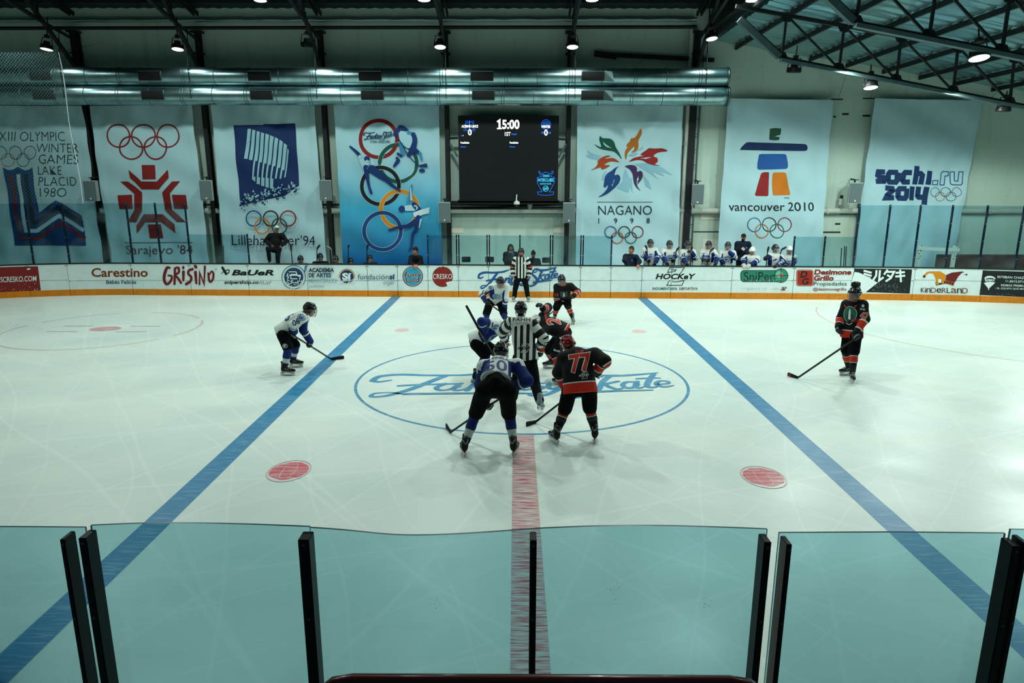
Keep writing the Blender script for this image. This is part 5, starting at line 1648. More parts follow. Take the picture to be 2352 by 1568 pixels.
# bundle of spare sticks and a loose pair of lines
def simple_stick(px0, py0, px1, py1, Y, lb, blade=None, col=(14, 16, 18), grp='spare hockey sticks'):
    p_, q_ = PY(px0, py0, Y), PY(px1, py1, Y)
    lo_, hi_ = (p_, q_) if p_.z < q_.z else (q_, p_)
    e_ = lo_ - hi_
    ext = lo_ + e_ * ((lo_.z - 0.02) / -e_.z)
    if lo_ is p_:
        p_ = ext
    else:
        q_ = ext
    t = thing('hockey_stick', lb, 'hockey stick', tuple(p_), grp)
    m_ = MB(); m_.bar(p_, q_, 0.032, 0.024, mat(col, rough=0.4)); m_.build('shaft', t)
    if blade:
        r_ = PY(blade[0], blade[1], Y)
        m_ = MB(); e = (r_ - q_)
        m_.tube([q_ + (p_ - q_).normalized() * 0.02, q_ + e * 0.25 + (q_ - p_).normalized() * 0.02, q_ + e * 0.65, r_], [0.02, 0.034, 0.036, 0.026], mat(col, rough=0.6), 8); m_.build('blade', t)
    return t
for i, (x, y0, w, lb) in enumerate(((1933, 569, 0, 'leftmost of the dark sticks leaning right of the white bench'), (1940, 565, 0, 'tallest of the dark sticks leaning right of the white bench'), (1944, 566, 0, 'rightmost of the dark sticks leaning right of the white bench'))):
    simple_stick(x, y0, x - 3, 625, 25.8, lb, col=(18, 26, 30))
for i, (x, lb) in enumerate(((505, 'left of three dark sticks standing by the red snowflake banner'), (509, 'middle of three dark sticks standing by the red snowflake banner'), (513, 'right of three dark sticks standing by the red snowflake banner'))):
    simple_stick(x, 558 + 3 * i, x + 2, 625, 25.7, lb, col=(16, 22, 26))
# chairs behind the glass
def chair(px, py, Y, label):
    c = PY(px, py, Y)
    t = thing('chair', label, 'chair', (c.x, Y, 0), 'dark chairs behind the scorekeepers glass')
    m_ = MB(); m_.box((c.x, Y, 0.70), (0.44, 0.42, 0.04), M_BLK, bevel=0.012); m_.build('seat', t)
    m_ = MB(); m_.box((c.x, Y + 0.2, 1.08), (0.32, 0.035, 0.2), M_BLK, bevel=0.017); m_.build('backrest', t)
    for sx_ in (-0.19, 0.19):
        for sy_ in (-0.18, 0.18):
            m_ = MB(); m_.tube([(c.x + sx_, Y + sy_, 0.68), (c.x + sx_ * 1.1, Y + sy_ * 1.1, 0.0)], 0.014, M_BLK, 8); m_.build('leg', t)
chair(1070, 600, 24.6, 'dark chair behind the glass, farthest left of the long-haired woman')
chair(1124, 600, 24.6, 'dark chair behind the glass, just left of the long-haired woman')
chair(1256, 600, 24.4, 'dark chair behind the glass, right of the child in the beanie')
# ================================================================== SMOOTH SOLIDS (signed distance fields -> one continuous mesh)
def vv(a):
    return np.array([a[0], a[1], a[2]], float)
def nrm(a):
    a = np.asarray(a, float)
    return a / max(np.linalg.norm(a), 1e-9)

class Solid:
    """smooth union of round cones and ellipsoids, with cuts"""
    def __init__(self, k=0.03):
        self.k = k
        self.p = []
        self.cut = []
        self.lo = np.full(3, 1e9)
        self.hi = np.full(3, -1e9)
    def _bb(self, c, r):
        self.lo = np.minimum(self.lo, np.asarray(c) - r)
        self.hi = np.maximum(self.hi, np.asarray(c) + r)
    def cone(self, a, b, ra, rb, n=None, flat=1.0, k=None):
        a, b = vv(a), vv(b)
        self.p.append(('c', a, b, ra, rb, None if n is None else nrm(n), flat, self.k if k is None else k))
        self._bb(a, ra * max(1, flat)); self._bb(b, rb * max(1, flat))
        return self
    def chain(self, pts, rs, **kw):
        for i in range(len(pts) - 1):
            self.cone(pts[i], pts[i + 1], rs[i], rs[i + 1], **kw)
        return self
    def ell(self, c, r, R=None, k=None, sub=False):
        c = vv(c)
        R = np.eye(3) if R is None else np.asarray(R)     # rows = local axes
        self.p.append(('e', c, np.asarray(r, float), R, self.k if k is None else k, sub))
        if not sub:
            self._bb(c, max(r))
        return self
    def box(self, c, h, R, rad=0.01, k=None, sub=False):
        c = vv(c)
        self.p.append(('b', c, np.asarray(h, float), np.asarray(R), rad, self.k if k is None else k, sub))
        if not sub:
            self._bb(c, np.linalg.norm(h) + rad)
        return self
    def plane(self, p, n):
        """keep the side opposite to n"""
        self.cut.append((vv(p), nrm(n)))
        return self
    def ev(self, X, Y, Z):
        d = None
        for q in self.p:
            sub = False
            if q[0] == 'c':
                _, a, b, ra, rb, n, flat, k = q
                px, py, pz = X - a[0], Y - a[1], Z - a[2]
                ba = b - a
                if n is not None:
                    s = (px * n[0] + py * n[1] + pz * n[2]) * (1 / flat - 1)
                    px, py, pz = px + n[0] * s, py + n[1] * s, pz + n[2] * s
                    ba = ba + n * ((ba @ n) * (1 / flat - 1))
                h = np.clip((px * ba[0] + py * ba[1] + pz * ba[2]) / max(ba @ ba, 1e-9), 0, 1)
                e = np.sqrt((px - h * ba[0]) ** 2 + (py - h * ba[1]) ** 2 + (pz - h * ba[2]) ** 2) - (ra + (rb - ra) * h)
            elif q[0] == 'e':
                _, c, r, R, k, sub = q
                px, py, pz = X - c[0], Y - c[1], Z - c[2]
                L = [(px * R[i][0] + py * R[i][1] + pz * R[i][2]) for i in range(3)]
                k0 = np.sqrt(sum((L[i] / r[i]) ** 2 for i in range(3)))
                k1 = np.sqrt(sum((L[i] / r[i] ** 2) ** 2 for i in range(3)))
                e = k0 * (k0 - 1) / np.maximum(k1, 1e-6)
            else:
                _, c, hh, R, rad, k, sub = q
                px, py, pz = X - c[0], Y - c[1], Z - c[2]
                L = [np.abs(px * R[i][0] + py * R[i][1] + pz * R[i][2]) - hh[i] for i in range(3)]
                e = np.sqrt(sum(np.maximum(l, 0) ** 2 for l in L)) + np.minimum(np.maximum(np.maximum(L[0], L[1]), L[2]), 0) - rad
            if d is None:
                d = e
            elif sub:
                h = np.maximum(k - np.abs(d + e), 0) / max(k, 1e-6)
                d = np.maximum(d, -e) + h * h * k * 0.25
            else:
                h = np.maximum(k - np.abs(d - e), 0) / max(k, 1e-6)
                d = np.minimum(d, e) - h * h * k * 0.25
        for p, n in self.cut:
            d = np.maximum(d, (X - p[0]) * n[0] + (Y - p[1]) * n[1] + (Z - p[2]) * n[2])
        return d
    def mesh(self, res, lo=None, hi=None, holes=()):
        lo = (self.lo if lo is None else np.asarray(lo)) - 2.5 * res
        hi = (self.hi if hi is None else np.asarray(hi)) + 2.5 * res
        n = np.ceil((hi - lo) / res).astype(int) + 1
        ax = [lo[i] + res * np.arange(n[i]) for i in range(3)]
        Fv = self.ev(ax[0][:, None, None], ax[1][None, :, None], ax[2][None, None, :])
        Fv = np.broadcast_to(Fv, tuple(n))
        return nets(Fv, lo, res, holes)

def nets(Fv, lo, res, holes=()):
    ins = Fv < 0
    c = [Fv[i:Fv.shape[0] - 1 + i, j:Fv.shape[1] - 1 + j, k:Fv.shape[2] - 1 + k] for i in (0, 1) for j in (0, 1) for k in (0, 1)]
    s = sum((x < 0).astype(np.int8) for x in c)
    act = (s > 0) & (s < 8)
    idx = -np.ones(act.shape, int)
    cells = np.argwhere(act)
    idx[act] = np.arange(len(cells))
    vals = np.stack([x[act] for x in c], 1)
    corner = np.array([(i, j, k) for i in (0, 1) for j in (0, 1) for k in (0, 1)], float)
    acc = np.zeros((len(cells), 3))
    cnt = np.zeros(len(cells))
    for a in range(8):
        for b in range(a + 1, 8):
            if np.abs(corner[a] - corner[b]).sum() != 1:
                continue
            m = (vals[:, a] < 0) != (vals[:, b] < 0)
            if not m.any():
                continue
            t = vals[m, a] / (vals[m, a] - vals[m, b])
            acc[m] += corner[a] + t[:, None] * (corner[b] - corner[a])
            cnt[m] += 1
    P = lo + res * (cells + acc / np.maximum(cnt, 1)[:, None])
    quads = []
    for axn in range(3):
        o1, o2 = [q for q in range(3) if q != axn]
        sl0 = [slice(1, -1)] * 3; sl1 = [slice(1, -1)] * 3
        sl0[axn] = slice(0, Fv.shape[axn] - 1); sl1[axn] = slice(1, Fv.shape[axn])
        A, B = ins[tuple(sl0)], ins[tuple(sl1)]
        e = np.argwhere(A != B)
        if not len(e):
            continue
        flip = A[A != B]
        e = e.copy()
        e[:, o1] += 1; e[:, o2] += 1
        def cell(d1, d2):
            q = e.copy(); q[:, o1] -= d1; q[:, o2] -= d2
            return idx[q[:, 0], q[:, 1], q[:, 2]]
        Q = np.stack([cell(1, 1), cell(0, 1), cell(0, 0), cell(1, 0)], 1)
        if axn == 1:
            flip = ~flip
        Q[~flip] = Q[~flip][:, ::-1]
        quads.append(Q)
    Q = np.concatenate(quads) if quads else np.zeros((0, 4), int)
    Q = Q[(Q >= 0).all(1)]
    for hlo, hhi in holes:
        ce = P[Q].mean(1)
        Q = Q[~((ce > hlo) & (ce < hhi)).all(1)]
    return P, Q

def seg_t(P, a, b):
    a, b = vv(a), vv(b)
    ba = b - a
    t = (P - a) @ ba / max(ba @ ba, 1e-9)
    d = np.linalg.norm(P - a - np.clip(t, 0, 1)[:, None] * ba, axis=1)
    return t, d

def wrinkle(P, Q, amp, seed, freq=(9, 22)):
    """cloth folds: push vertices along their normals by a few oriented waves"""
    r = np.random.default_rng(seed)
    N = np.zeros_like(P)
    fn = np.cross(P[Q[:, 2]] - P[Q[:, 0]], P[Q[:, 3]] - P[Q[:, 1]])
    for i in range(4):
        np.add.at(N, Q[:, i], fn)
    N /= np.maximum(np.linalg.norm(N, axis=1, keepdims=True), 1e-9)
    h = np.zeros(len(P))
    for _ in range(5):
        d = nrm(r.normal(size=3) * np.array([1, 1, 0.6]))
        f = r.uniform(*freq)
        d2 = nrm(r.normal(size=3))
        h += np.sin(P @ d * f + r.uniform(0, 6) + 1.5 * np.sin(P @ d2 * f * 0.4)) / 5
    h = np.sign(h) * np.abs(h) ** 0.8
    return P + N * (amp * 2.0 * h)[:, None], N

# ================================================================== FIGURES
SKIN = (176, 112, 84)
M_SKIN = zmat(SKIN, [('hairline', (30, 22, 20)), ('lips', (128, 62, 56)), ('eyewhite', (206, 206, 198)), ('iris', (24, 18, 16)), ('brow', (38, 26, 22)), ('beard', (34, 26, 24)), ('base_layer', (18, 20, 24))], rough=0.5, spec=0.35, key='skin', bump=0.05)
M_HELM = mat((6, 8, 10), rough=0.25, spec=0.45, coat=0.25, key='helmet_black')
M_HELMW = mat((222, 230, 226), rough=0.25, spec=0.5, coat=0.3, key='helmet_white')
M_HELMR = mat((128, 16, 22), rough=0.22, spec=0.5, coat=0.4, key='helmet_red')
M_CAGE = mat((120, 132, 136), rough=0.3, metal=0.9, key='cage_wire')
M_VISOR = glassmat((0.75, 0.8, 0.82), 0.0, 'visor')
M_BOOT = mat((10, 12, 14), rough=0.45, spec=0.2, bump=0.15, bscale=40, key='skate_boot')
M_HOLD = mat((196, 198, 190), rough=0.4, noise=0.25, nscale=30, key='blade_holder')
M_STEEL = mat((190, 196, 196), rough=0.2, metal=1.0, key='runner_steel')
M_LACE = mat((200, 206, 200), rough=0.8, key='lace')
M_STICK = mat((13, 14, 17), rough=0.32, spec=0.5, key='stick_shaft')
M_TAPE = mat((16, 17, 19), rough=0.85, key='stick_tape')
M_TAPER = mat((120, 40, 36), rough=0.8, key='red_tape')
WHITE_J, BLUE_J, BLACK_J, RED_J = (206, 214, 208), (12, 36, 100), (9, 11, 14), (196, 42, 20)

def frame(fw, up):
    """rows: side (figure's left), forward, up"""
    f = nrm(fw)
    s = nrm(np.cross(nrm(up), f))
    u = np.cross(f, s)
    return np.array([s, f, u])

class Fig:
    def __init__(self, label, base, J, fw, up, s=1.0, face=None, group=None):
        self.J = {k: vv(v) for k, v in J.items()}
        self.base = base
        self.HF = frame(fw, up)
        self.J['hd'] = self.J['hd'] - 0.03 * s * self.HF[2]
        self.hd = self.J['hd']
        self.s = s
        self.label, self.group = label, group
        self.body = None
        self.hands = []
    def H(self, x, y, z):
        return self.hd + self.s * (x * self.HF[0] + y * self.HF[1] + z * self.HF[2])
    def axis_front(self):
        """chest direction from the joints"""
        J = self.J
        sp = nrm(J['nk'] - J['pel'])
        sh = nrm(J['shL'] - J['shR'])
        return np.cross(sp, sh) * self.turn
    # -------------------------------------------------------- flesh
    def make_body(self, feats=(), bare=(), fine=0.0075, res=0.022, beard=False, hands=None, hair=None):
        J, s = self.J, self.s
        S = Solid(0.03)
        S.cone(J['nk'] * 0.75 + J['pel'] * 0.25, J['pel'], 0.115 * s, 0.12 * s, k=0.06)
        S.cone(J['shL'], J['shR'], 0.07 * s, 0.07 * s, k=0.06)
        for q in 'LR':
            S.chain([J['sh' + q], J['el' + q], J['wr' + q]], [0.055 * s, 0.042 * s, 0.029 * s])
            S.chain([J['hp' + q], J['kn' + q], J['an' + q]], [0.085 * s, 0.055 * s, 0.04 * s])
            S.cone(J['an' + q], J['an' + q] + 0.12 * s * J['t' + q] + np.array([0, 0, -0.04 * s]), 0.035 * s, 0.03 * s)
        S.cone(J['hpL'], J['hpR'], 0.1 * s, 0.1 * s, k=0.06)
        H = self.H
        S.cone(H(0, -0.02, -0.05), J['nk'] + 0.03 * (J['hd'] - J['nk']), 0.056 * s, 0.06 * s, k=0.03)
        R = self.HF
        e = lambda c, r, k=0.02, sub=False: S.ell(H(*c), [v * s for v in r], R, k, sub)
        e((0, -0.01, 0.035), (0.074, 0.095, 0.088)); e((0, 0.028, -0.04), (0.058, 0.066, 0.074)); e((0, 0.066, -0.098), (0.026, 0.024, 0.02))
        for x in (-1, 1):
            e((x * 0.038, 0.064, -0.028), (0.026, 0.026, 0.026)); e((x * 0.076, -0.008, -0.012), (0.01, 0.022, 0.032), 0.008)
        S.cone(H(-0.034, 0.084, 0.027), H(0.034, 0.084, 0.027), 0.011 * s, 0.011 * s, k=0.015)
        e((-0.031, 0.1, 0.006), (0.017, 0.016, 0.012), 0.012, True); e((0.031, 0.1, 0.006), (0.017, 0.016, 0.012), 0.012, True)
        S.cone(H(0, 0.088, 0.012), H(0, 0.110, -0.034), 0.008 * s, 0.014 * s, k=0.012)
        S.cone(H(-0.02, 0.086, -0.064), H(0.02, 0.086, -0.064), 0.008 * s, 0.008 * s, k=0.008)
        S.cone(H(-0.016, 0.086, -0.077), H(0.016, 0.086, -0.077), 0.008 * s, 0.008 * s, k=0.008)
        e((-0.031, 0.079, 0.006), (0.0125, 0.0125, 0.0125), 0.004); e((0.031, 0.079, 0.006), (0.0125, 0.0125, 0.0125), 0.004)
        boxes = []
        ext = np.abs(self.HF).T @ np.array([0.1, 0.13, 0.15]) * s
        c = H(0, 0.0, -0.02)
        boxes.append((c - ext, c + ext))
        for q, spec in (hands or {}).items():
            hp = self.hand_prims(q, spec)
            for prim in hp:
                S.p.append(prim); S._bb(prim[1], 0.02); S._bb(prim[2], 0.02)
            pts = np.array([p[1] for p in hp] + [p[2] for p in hp])
            boxes.append((pts.min(0) - 0.025 * s, pts.max(0) + 0.025 * s))
        mb_ = MB()
        P, Q = S.mesh(res, holes=boxes)
        used = np.unique(Q); mp = -np.ones(len(P), int); mp[used] = np.arange(len(used)); P, Q = P[used], mp[Q]
        parts = [(P, Q)]
        for i, (lo, hi) in enumerate(boxes):
            parts.append(S.mesh(fine if i == 0 else 0.0062, lo, hi))
        for P, Q in parts:
            L = (P - self.hd) @ self.HF.T / s
            a = {}
            far = (np.abs(L) < 0.16).all(1)
            ex = np.minimum(np.linalg.norm(L - [0.031, 0.088, 0.006], axis=1), np.linalg.norm(L - [-0.031, 0.088, 0.006], axis=1))
            a['eyewhite'] = np.where(L[:, 1] > 0.07, 0.0092 - ex, -1)
            a['iris'] = np.where(L[:, 1] > 0.07, 0.0064 - ex, -1)
            bx = np.abs(L[:, 0])
            a['brow'] = np.where((L[:, 1] > 0.06), np.minimum(0.007 - np.abs(L[:, 2] - 0.030 + 0.1 * (bx - 0.03) ** 2 * 10), np.minimum(bx - 0.012, 0.052 - bx)), -1)
            a['lips'] = np.where(L[:, 1] > 0.07, np.minimum(0.0115 - np.abs(L[:, 2] + 0.07), 0.024 - bx), -1)
            a['beard'] = np.where(far, np.minimum(-0.046 - L[:, 2], L[:, 1] + 0.02) if beard else -1.0, -1.0)
            if beard:
                a['lips'] = np.where(L[:, 1] > 0.07, np.minimum(0.008 - np.abs(L[:, 2] + 0.07), 0.02 - bx), -1)
                m = np.minimum(0.008 - np.abs(L[:, 2] + 0.052), 0.028 - bx)
                a['beard'] = np.maximum(a['beard'], np.where(far & (L[:, 1] > 0.07), m, -1))
                a['beard'] = np.where(a['lips'] > 0, -1, a['beard'])
            a['hairline'] = np.where(far, np.maximum(np.minimum(-0.03 - L[:, 1], L[:, 2] + getattr(self, 'nape', 0.07)), L[:, 2] - 0.085 if hair else -1), -1.0)
            dn = np.full(len(P), 1.0)
            keep = (L[:, 2] > -0.16) & (np.abs(L[:, 0]) < 0.14) & (np.abs(L[:, 1]) < 0.16)
            for q in 'LR':
                if hands and q in hands:
                    keep |= np.linalg.norm(P - J['wr' + q], axis=1) < 0.24 * s
            a['base_layer'] = np.where(keep, -1.0, 1.0)
            mb_.add(P, Q, M_SKIN, a)
        o = mb_.build('person', base=self.base, smooth=True)
        tag(o, self.label, 'person', self.group)
        self.body = o
        return o
    def hand_prims(self, q, spec, r0=0.0088, glove=False, out=None):
        """five fingers on a palm; spec: (direction of the fingers, palm normal, curl 0..1)"""
        d, n, curl = spec[:3]
        s = self.s
        w = self.J['wr' + q]
        d = nrm(d)
        n = nrm(n - d * (np.dot(n, d)))
        t = np.cross(n, d) * (1 if spec[3] > 0 else -1)       # thumb side
        P = []
        g = 1.55 if glove else 1.0
        def cone(a, b, ra, rb, k):
            P.append(('c', vv(a), vv(b), ra * s, rb * s, None, 1.0, k))
        pl = 0.085 * s * (1.1 if glove else 1)
        for i, off in enumerate((0.030, 0.010, -0.010, -0.029)):
            o = t * off * s * g
            k0 = w + o * 0.55 + d * 0.012 * s
            k1 = w + o + d * (pl - abs(off + 0.0) * 0.15)
            cone(k0, k1, 0.016 * g, 0.0125 * g, 0.02)
            L = (0.042, 0.047, 0.043, 0.034)[i] * s * (1.12 if glove else 1)
            p = k1
            ang = 0.0
            for j, fr in enumerate((1.0, 0.66, 0.5)):
                ang += curl * (1.25, 1.35, 0.9)[j] + 0.08
                dirv = d * math.cos(ang) + n * math.sin(ang)
                p2 = p + dirv * L * fr
                cone(p, p2, (r0 - 0.0008 * j) * g, (r0 - 0.0008 * (j + 1)) * g, 0.004)
                p = p2
        b = w + d * 0.02 * s + t * 0.018 * s * g
        p1 = b + (t * 0.8 + d * 0.5 + n * 0.35) * 0.036 * s * g
        p2 = p1 + (d * (0.9 - 0.4 * curl) + t * (0.35 - 0.5 * curl) + n * (0.3 + 0.6 * curl)) * 0.03 * s * g
        p3 = p2 + (d * (0.9 - 0.5 * curl) - t * 0.4 * curl + n * (0.3 + 0.7 * curl)) * 0.024 * s * g
        cone(b, p1, 0.014 * g, 0.0115 * g, 0.012); cone(p1, p2, 0.0105 * g, 0.0098 * g, 0.004); cone(p2, p3, 0.0098 * g, 0.0085 * g, 0.004)
        return P
    # -------------------------------------------------------- clothing
    def solid_obj(self, name, S, m, res, amp=0.0, seed=1, attrs=None, prints=(), freq=(9, 22), label=None, parent=None):
        P, Q = S.mesh(res)
        if amp:
            P, N = wrinkle(P, Q, amp, seed, freq)
        a = attrs(P) if attrs else {}
        mb_ = MB()
        mb_.add(P, Q, m, a)
        if prints:
            bvh = BVHTree.FromPolygons(P.tolist(), Q.tolist())
            for pr in prints:
                self.stamp(mb_, bvh, *pr)
        o = mb_.build(name, parent or self.body, smooth=True)
        if label:
            o['label'] = label
        return o
    def stamp(self, mb_, bvh, fn, origin, xdir, ydir, size, lift=0.004):
        """print artwork on cloth: project a drawing (x right, y down, metres) along -normal"""
        xd, yd = nrm(xdir), nrm(ydir)
        yd = nrm(yd - xd * (yd @ xd))
        nd = np.cross(xd, yd)      # x right, y down -> points into the cloth
        tmp = MB()
        A = Art(tmp, lambda x, y, l: (x, y, l), lift=lift, step=0.0012, L=size)
        fn(A)
        V = np.concatenate(tmp.v)
        out = np.zeros_like(V)
        ok = np.zeros(len(V), bool)
        for i, (x, y, l) in enumerate(V):
            o = vv(origin) + xd * x + yd * y - nd * 0.35
            h = bvh.ray_cast(Vector(o), Vector(nd), 0.8)
            if h[0] is not None:
                out[i] = vv(h[0]) - nd * l
                ok[i] = True
        for fc, mi in zip(tmp.f, tmp.m):
            if all(ok[j] for j in fc):
                d = [np.linalg.norm(out[fc[j]] - out[fc[j - 1]]) for j in range(len(fc))]
                if max(d) < size * 4:
                    mb_.add([out[j] for j in fc], [tuple(range(len(fc)))], tmp.mats[mi])
    def jersey(self, scheme, res=0.016, prints=(), hem=0.16, pad=1.0, amp=0.006, seed=1, sleeve_end=0.97, belly=1.0, name='jersey', collar=None, label=None):
        J, s = self.J, self.s
        fr = nrm(self.front)
        S = Solid(0.06 * s)
        sp = nrm(J['pel'] - J['nk'])
        up_c = J['nk'] + sp * 0.12 * s
        mid = J['nk'] * 0.45 + J['pel'] * 0.55
        S.cone(J['nk'] + sp * 0.03, up_c, 0.075 * s, 0.14 * s * pad, n=fr, flat=0.82, k=0.05)
        S.cone(up_c, mid, 0.168 * s * pad, 0.192 * s * belly, n=fr, flat=0.76, k=0.05)
        S.cone(mid, J['pel'] + sp * hem * s, 0.192 * s * belly, 0.222 * s * belly, n=fr, flat=0.78, k=0.05)
        S.cone(J['shL'], J['shR'], 0.092 * s * pad, 0.092 * s * pad, k=0.05)
        for q in 'LR':
            S.cone(J['sh' + q], J['el' + q], 0.094 * s * pad, 0.084 * s * pad, k=0.05)
            w = J['el' + q] + (J['wr' + q] - J['el' + q]) * sleeve_end
            S.cone(J['el' + q], w, 0.082 * s * pad, 0.068 * s, k=0.035)
        for q in 'LR':
            d = nrm(J['wr' + q] - J['el' + q])
        S.plane(J['pel'] + sp * hem * s, sp)
        def attrs(P):
            t, dt = seg_t(P, J['nk'], J['pel'])
            arms = {}
            best = dt / 1.9
            which = np.zeros(len(P), int)
            ta = np.zeros(len(P))
            for i, q in enumerate('LR'):
                t1, d1 = seg_t(P, J['sh' + q], J['el' + q])
                t2, d2 = seg_t(P, J['el' + q], J['wr' + q])
                tt = np.where((t1 < 1) & (d1 <= d2), t1, np.where(t2 > 0, 1 + t2, 1 + np.clip(t1 - 1, 0, 0.5) + np.clip(t2, -0.5, 0)))
                dd = np.minimum(d1, d2)
                m = dd < best
                best = np.where(m, dd, best); which = np.where(m, i + 1, which); ta = np.where(m, tt, ta)
            sd = nrm(J['shL'] - J['shR'])
            lat = (P - J['nk']) @ sd / s
            dep = (P - (J['nk'] + np.clip(t, 0, 1.2)[:, None] * (J['pel'] - J['nk']))) @ fr / s
            # signed "arm-ness": >0 on the sleeves
            da = np.full(len(P), 9.0)
            for q in 'LR':
                da = np.minimum(da, np.minimum(seg_t(P, J['sh' + q], J['el' + q])[1], seg_t(P, J['el' + q], J['wr' + q])[1]))
            arm = dt / 1.9 - da
            return scheme(self, P, dict(t=t, ta=ta, arm=arm, which=which, lat=lat, dep=dep, sp=sp, fr=fr))
        o = self.solid_obj(name, S, scheme.mat, res, amp, seed, attrs, prints, label=label)
        if collar is not None:
            c = MB()
            up = nrm(J['hd'] - J['nk'])
            a_ = nrm(np.cross(up, fr)); b_ = np.cross(a_, up)
            c.tube([J['nk'] + up * 0.035 * s + (a_ * math.cos(q) * 0.085 + b_ * math.sin(q) * 0.085) * s for q in np.linspace(0, 2 * math.pi, 17)[:-1]], 0.010 * s, mat(collar, rough=0.8), 8, closed=True)
            c.build('collar', o, smooth=True)
        return o
    def pants(self, col=(8, 10, 13), res=0.018, full=False, seed=3, prints=(), thick=0.97, name='hockey_pants', belt=False):
        J, s = self.J, self.s
        S = Solid(0.05 * s)
        fr = nrm(self.front)
        sp = nrm(J['pel'] - J['nk'])
        S.cone(J['pel'] - sp * 0.06 * s, J['pel'] + sp * 0.02, 0.14 * s * thick, 0.155 * s * thick, n=fr, flat=0.82)
        S.cone(J['hpL'], J['hpR'], 0.118 * s * thick, 0.118 * s * thick)
        for q in 'LR':
            kn = J['kn' + q]
            if full:
                S.chain([J['hp' + q], kn, J['an' + q] + (kn - J['an' + q]) * 0.05], [0.115 * s * thick, 0.082 * s, 0.075 * s], k=0.03)
            else:
                e = J['hp' + q] + (kn - J['hp' + q]) * 0.93
                S.cone(J['hp' + q], e, 0.120 * s * thick, 0.108 * s * thick, k=0.04)
        if belt:
            S.cone(J['pel'] - sp * 0.12 * s - fr * 0.10 * s, J['pel'] - sp * 0.0 - fr * 0.07 * s, 0.045 * s, 0.09 * s, k=0.03)
        return self.solid_obj(name, S, mat(col, rough=0.85, spec=0.08, bump=0.3, bscale=30, key='pants_cloth'), res, 0.006 if not full else 0.005, seed, None, prints, freq=(10, 26))
    def sock(self, q, base, bands, res=0.013, seed=5):
        """bands: (from, to, colour) along knee 0 -> ankle 1"""
        J, s = self.J, self.s
        S = Solid(0.03)
        kn, an = J['kn' + q], J['an' + q]
        th = J['hp' + q] + (kn - J['hp' + q]) * 0.86
        S.chain([th, kn, kn * 0.6 + an * 0.4, kn * 0.08 + an * 0.92], [0.08 * s, 0.082 * s, 0.074 * s, 0.054 * s], k=0.02)
        lay = []
        for i, (a, b, c) in enumerate(bands):
            lay.append(('band%d' % i, c))
        m = zmat(base, lay, key='sock_knit', bump=0.3, bscale=60)
        def attrs(P):
            t, _ = seg_t(P, kn, an)
            return {'band%d' % i: np.minimum(t - a, b - t) for i, (a, b, c) in enumerate(bands)}
        return self.solid_obj('sock', S, m, res, 0.003, seed, attrs)
    def skate(self, q, white=False, res=0.0095):
        J, s = self.J, self.s
        an, d = J['an' + q], nrm(J['t' + q])
        up = nrm(J.get('u' + q, np.array([0, 0, 1.0])))
        d = nrm(d - up * (d @ up))
        sd = np.cross(up, d)
        p = lambda f, u, l=0.0: an + s * (d * f + up * u + sd * l)
        S = Solid(0.03 * s)
        S.cone(p(-0.02, 0.09), p(-0.025, 0.0), 0.046 * s, 0.047 * s)
        S.cone(p(-0.03, -0.02), p(0.10, -0.055), 0.046 * s, 0.036 * s)
        S.cone(p(0.08, -0.055), p(0.175, -0.062), 0.042 * s, 0.036 * s, n=up, flat=0.9)
        S.cone(p(-0.045, -0.05), p(0.06, -0.062), 0.036 * s, 0.032 * s)
        S.cone(p(-0.054, 0.05), p(-0.064, 0.12), 0.016 * s, 0.013 * s, n=sd, flat=1.6, k=0.015)
        S.cone(p(0.03, 0.06), p(0.045, 0.135), 0.026 * s, 0.022 * s, n=sd, flat=1.4, k=0.02)
        S.plane(p(0, -0.092), -up)
        def chev(P):
            L = P - an
            u_, f_, l_ = L @ up / s, L @ d / s, L @ sd / s
            v1 = 0.0055 - np.abs(u_ - 0.035 - 1.3 * np.abs(l_)) * 0.6
            v1 = np.where((f_ < 0.0) & (u_ < 0.1), v1, -1)
            v2 = np.where(f_ > -0.03, 0.005 - np.abs(u_ + 0.074), -1)
            v3 = np.where((f_ > 0.0) & (f_ < 0.09), 0.006 - np.abs(u_ + 0.03 + 0.35 * (f_ - 0.05)), -1)
            return {'chev': np.maximum(np.maximum(v1, v2), v3)}
        o = self.solid_obj('skate', S, zmat((10, 12, 14), [('chev', (150, 158, 156))], rough=0.45, spec=0.25, key='skate_boot_trim', bump=0.15) if not white else mat((122, 134, 138), rough=0.5, noise=0.25, nscale=18, key='grey_skate'), res, attrs=chev)
        m_ = MB()
        pr = [(-0.085, -0.088), (0.19, -0.088), (0.20, -0.100), (0.17, -0.128), (0.135, -0.132), (0.10, -0.112), (0.045, -0.106), (-0.005, -0.112), (-0.035, -0.132), (-0.085, -0.130), (-0.10, -0.1)]
        def prism(pr, hw, m):
            n = len(pr)
            V = [p(f, u, l) for l in (-hw, hw) for f, u in pr]
            t = tessellate_polygon([[Vector((f, u, 0)) for f, u in pr]])
            Fc = [tuple(x) for x in t] + [tuple(i + n for i in x)[::-1] for x in t] + [(i, (i + 1) % n, (i + 1) % n + n, i + n) for i in range(n)]
            m_.add(V, Fc, m)
        prism(pr, 0.016, M_HOLD)
        m_.build('blade_holder', o)
        m_ = MB()
        prism([(-0.095, -0.128), (0.185, -0.128), (0.20, -0.142), (0.19, -0.158), (0.165, -0.166), (-0.075, -0.166), (-0.10, -0.155), (-0.105, -0.14)], 0.0045, M_STEEL)
        m_.build('blade', o)
        m_ = MB()
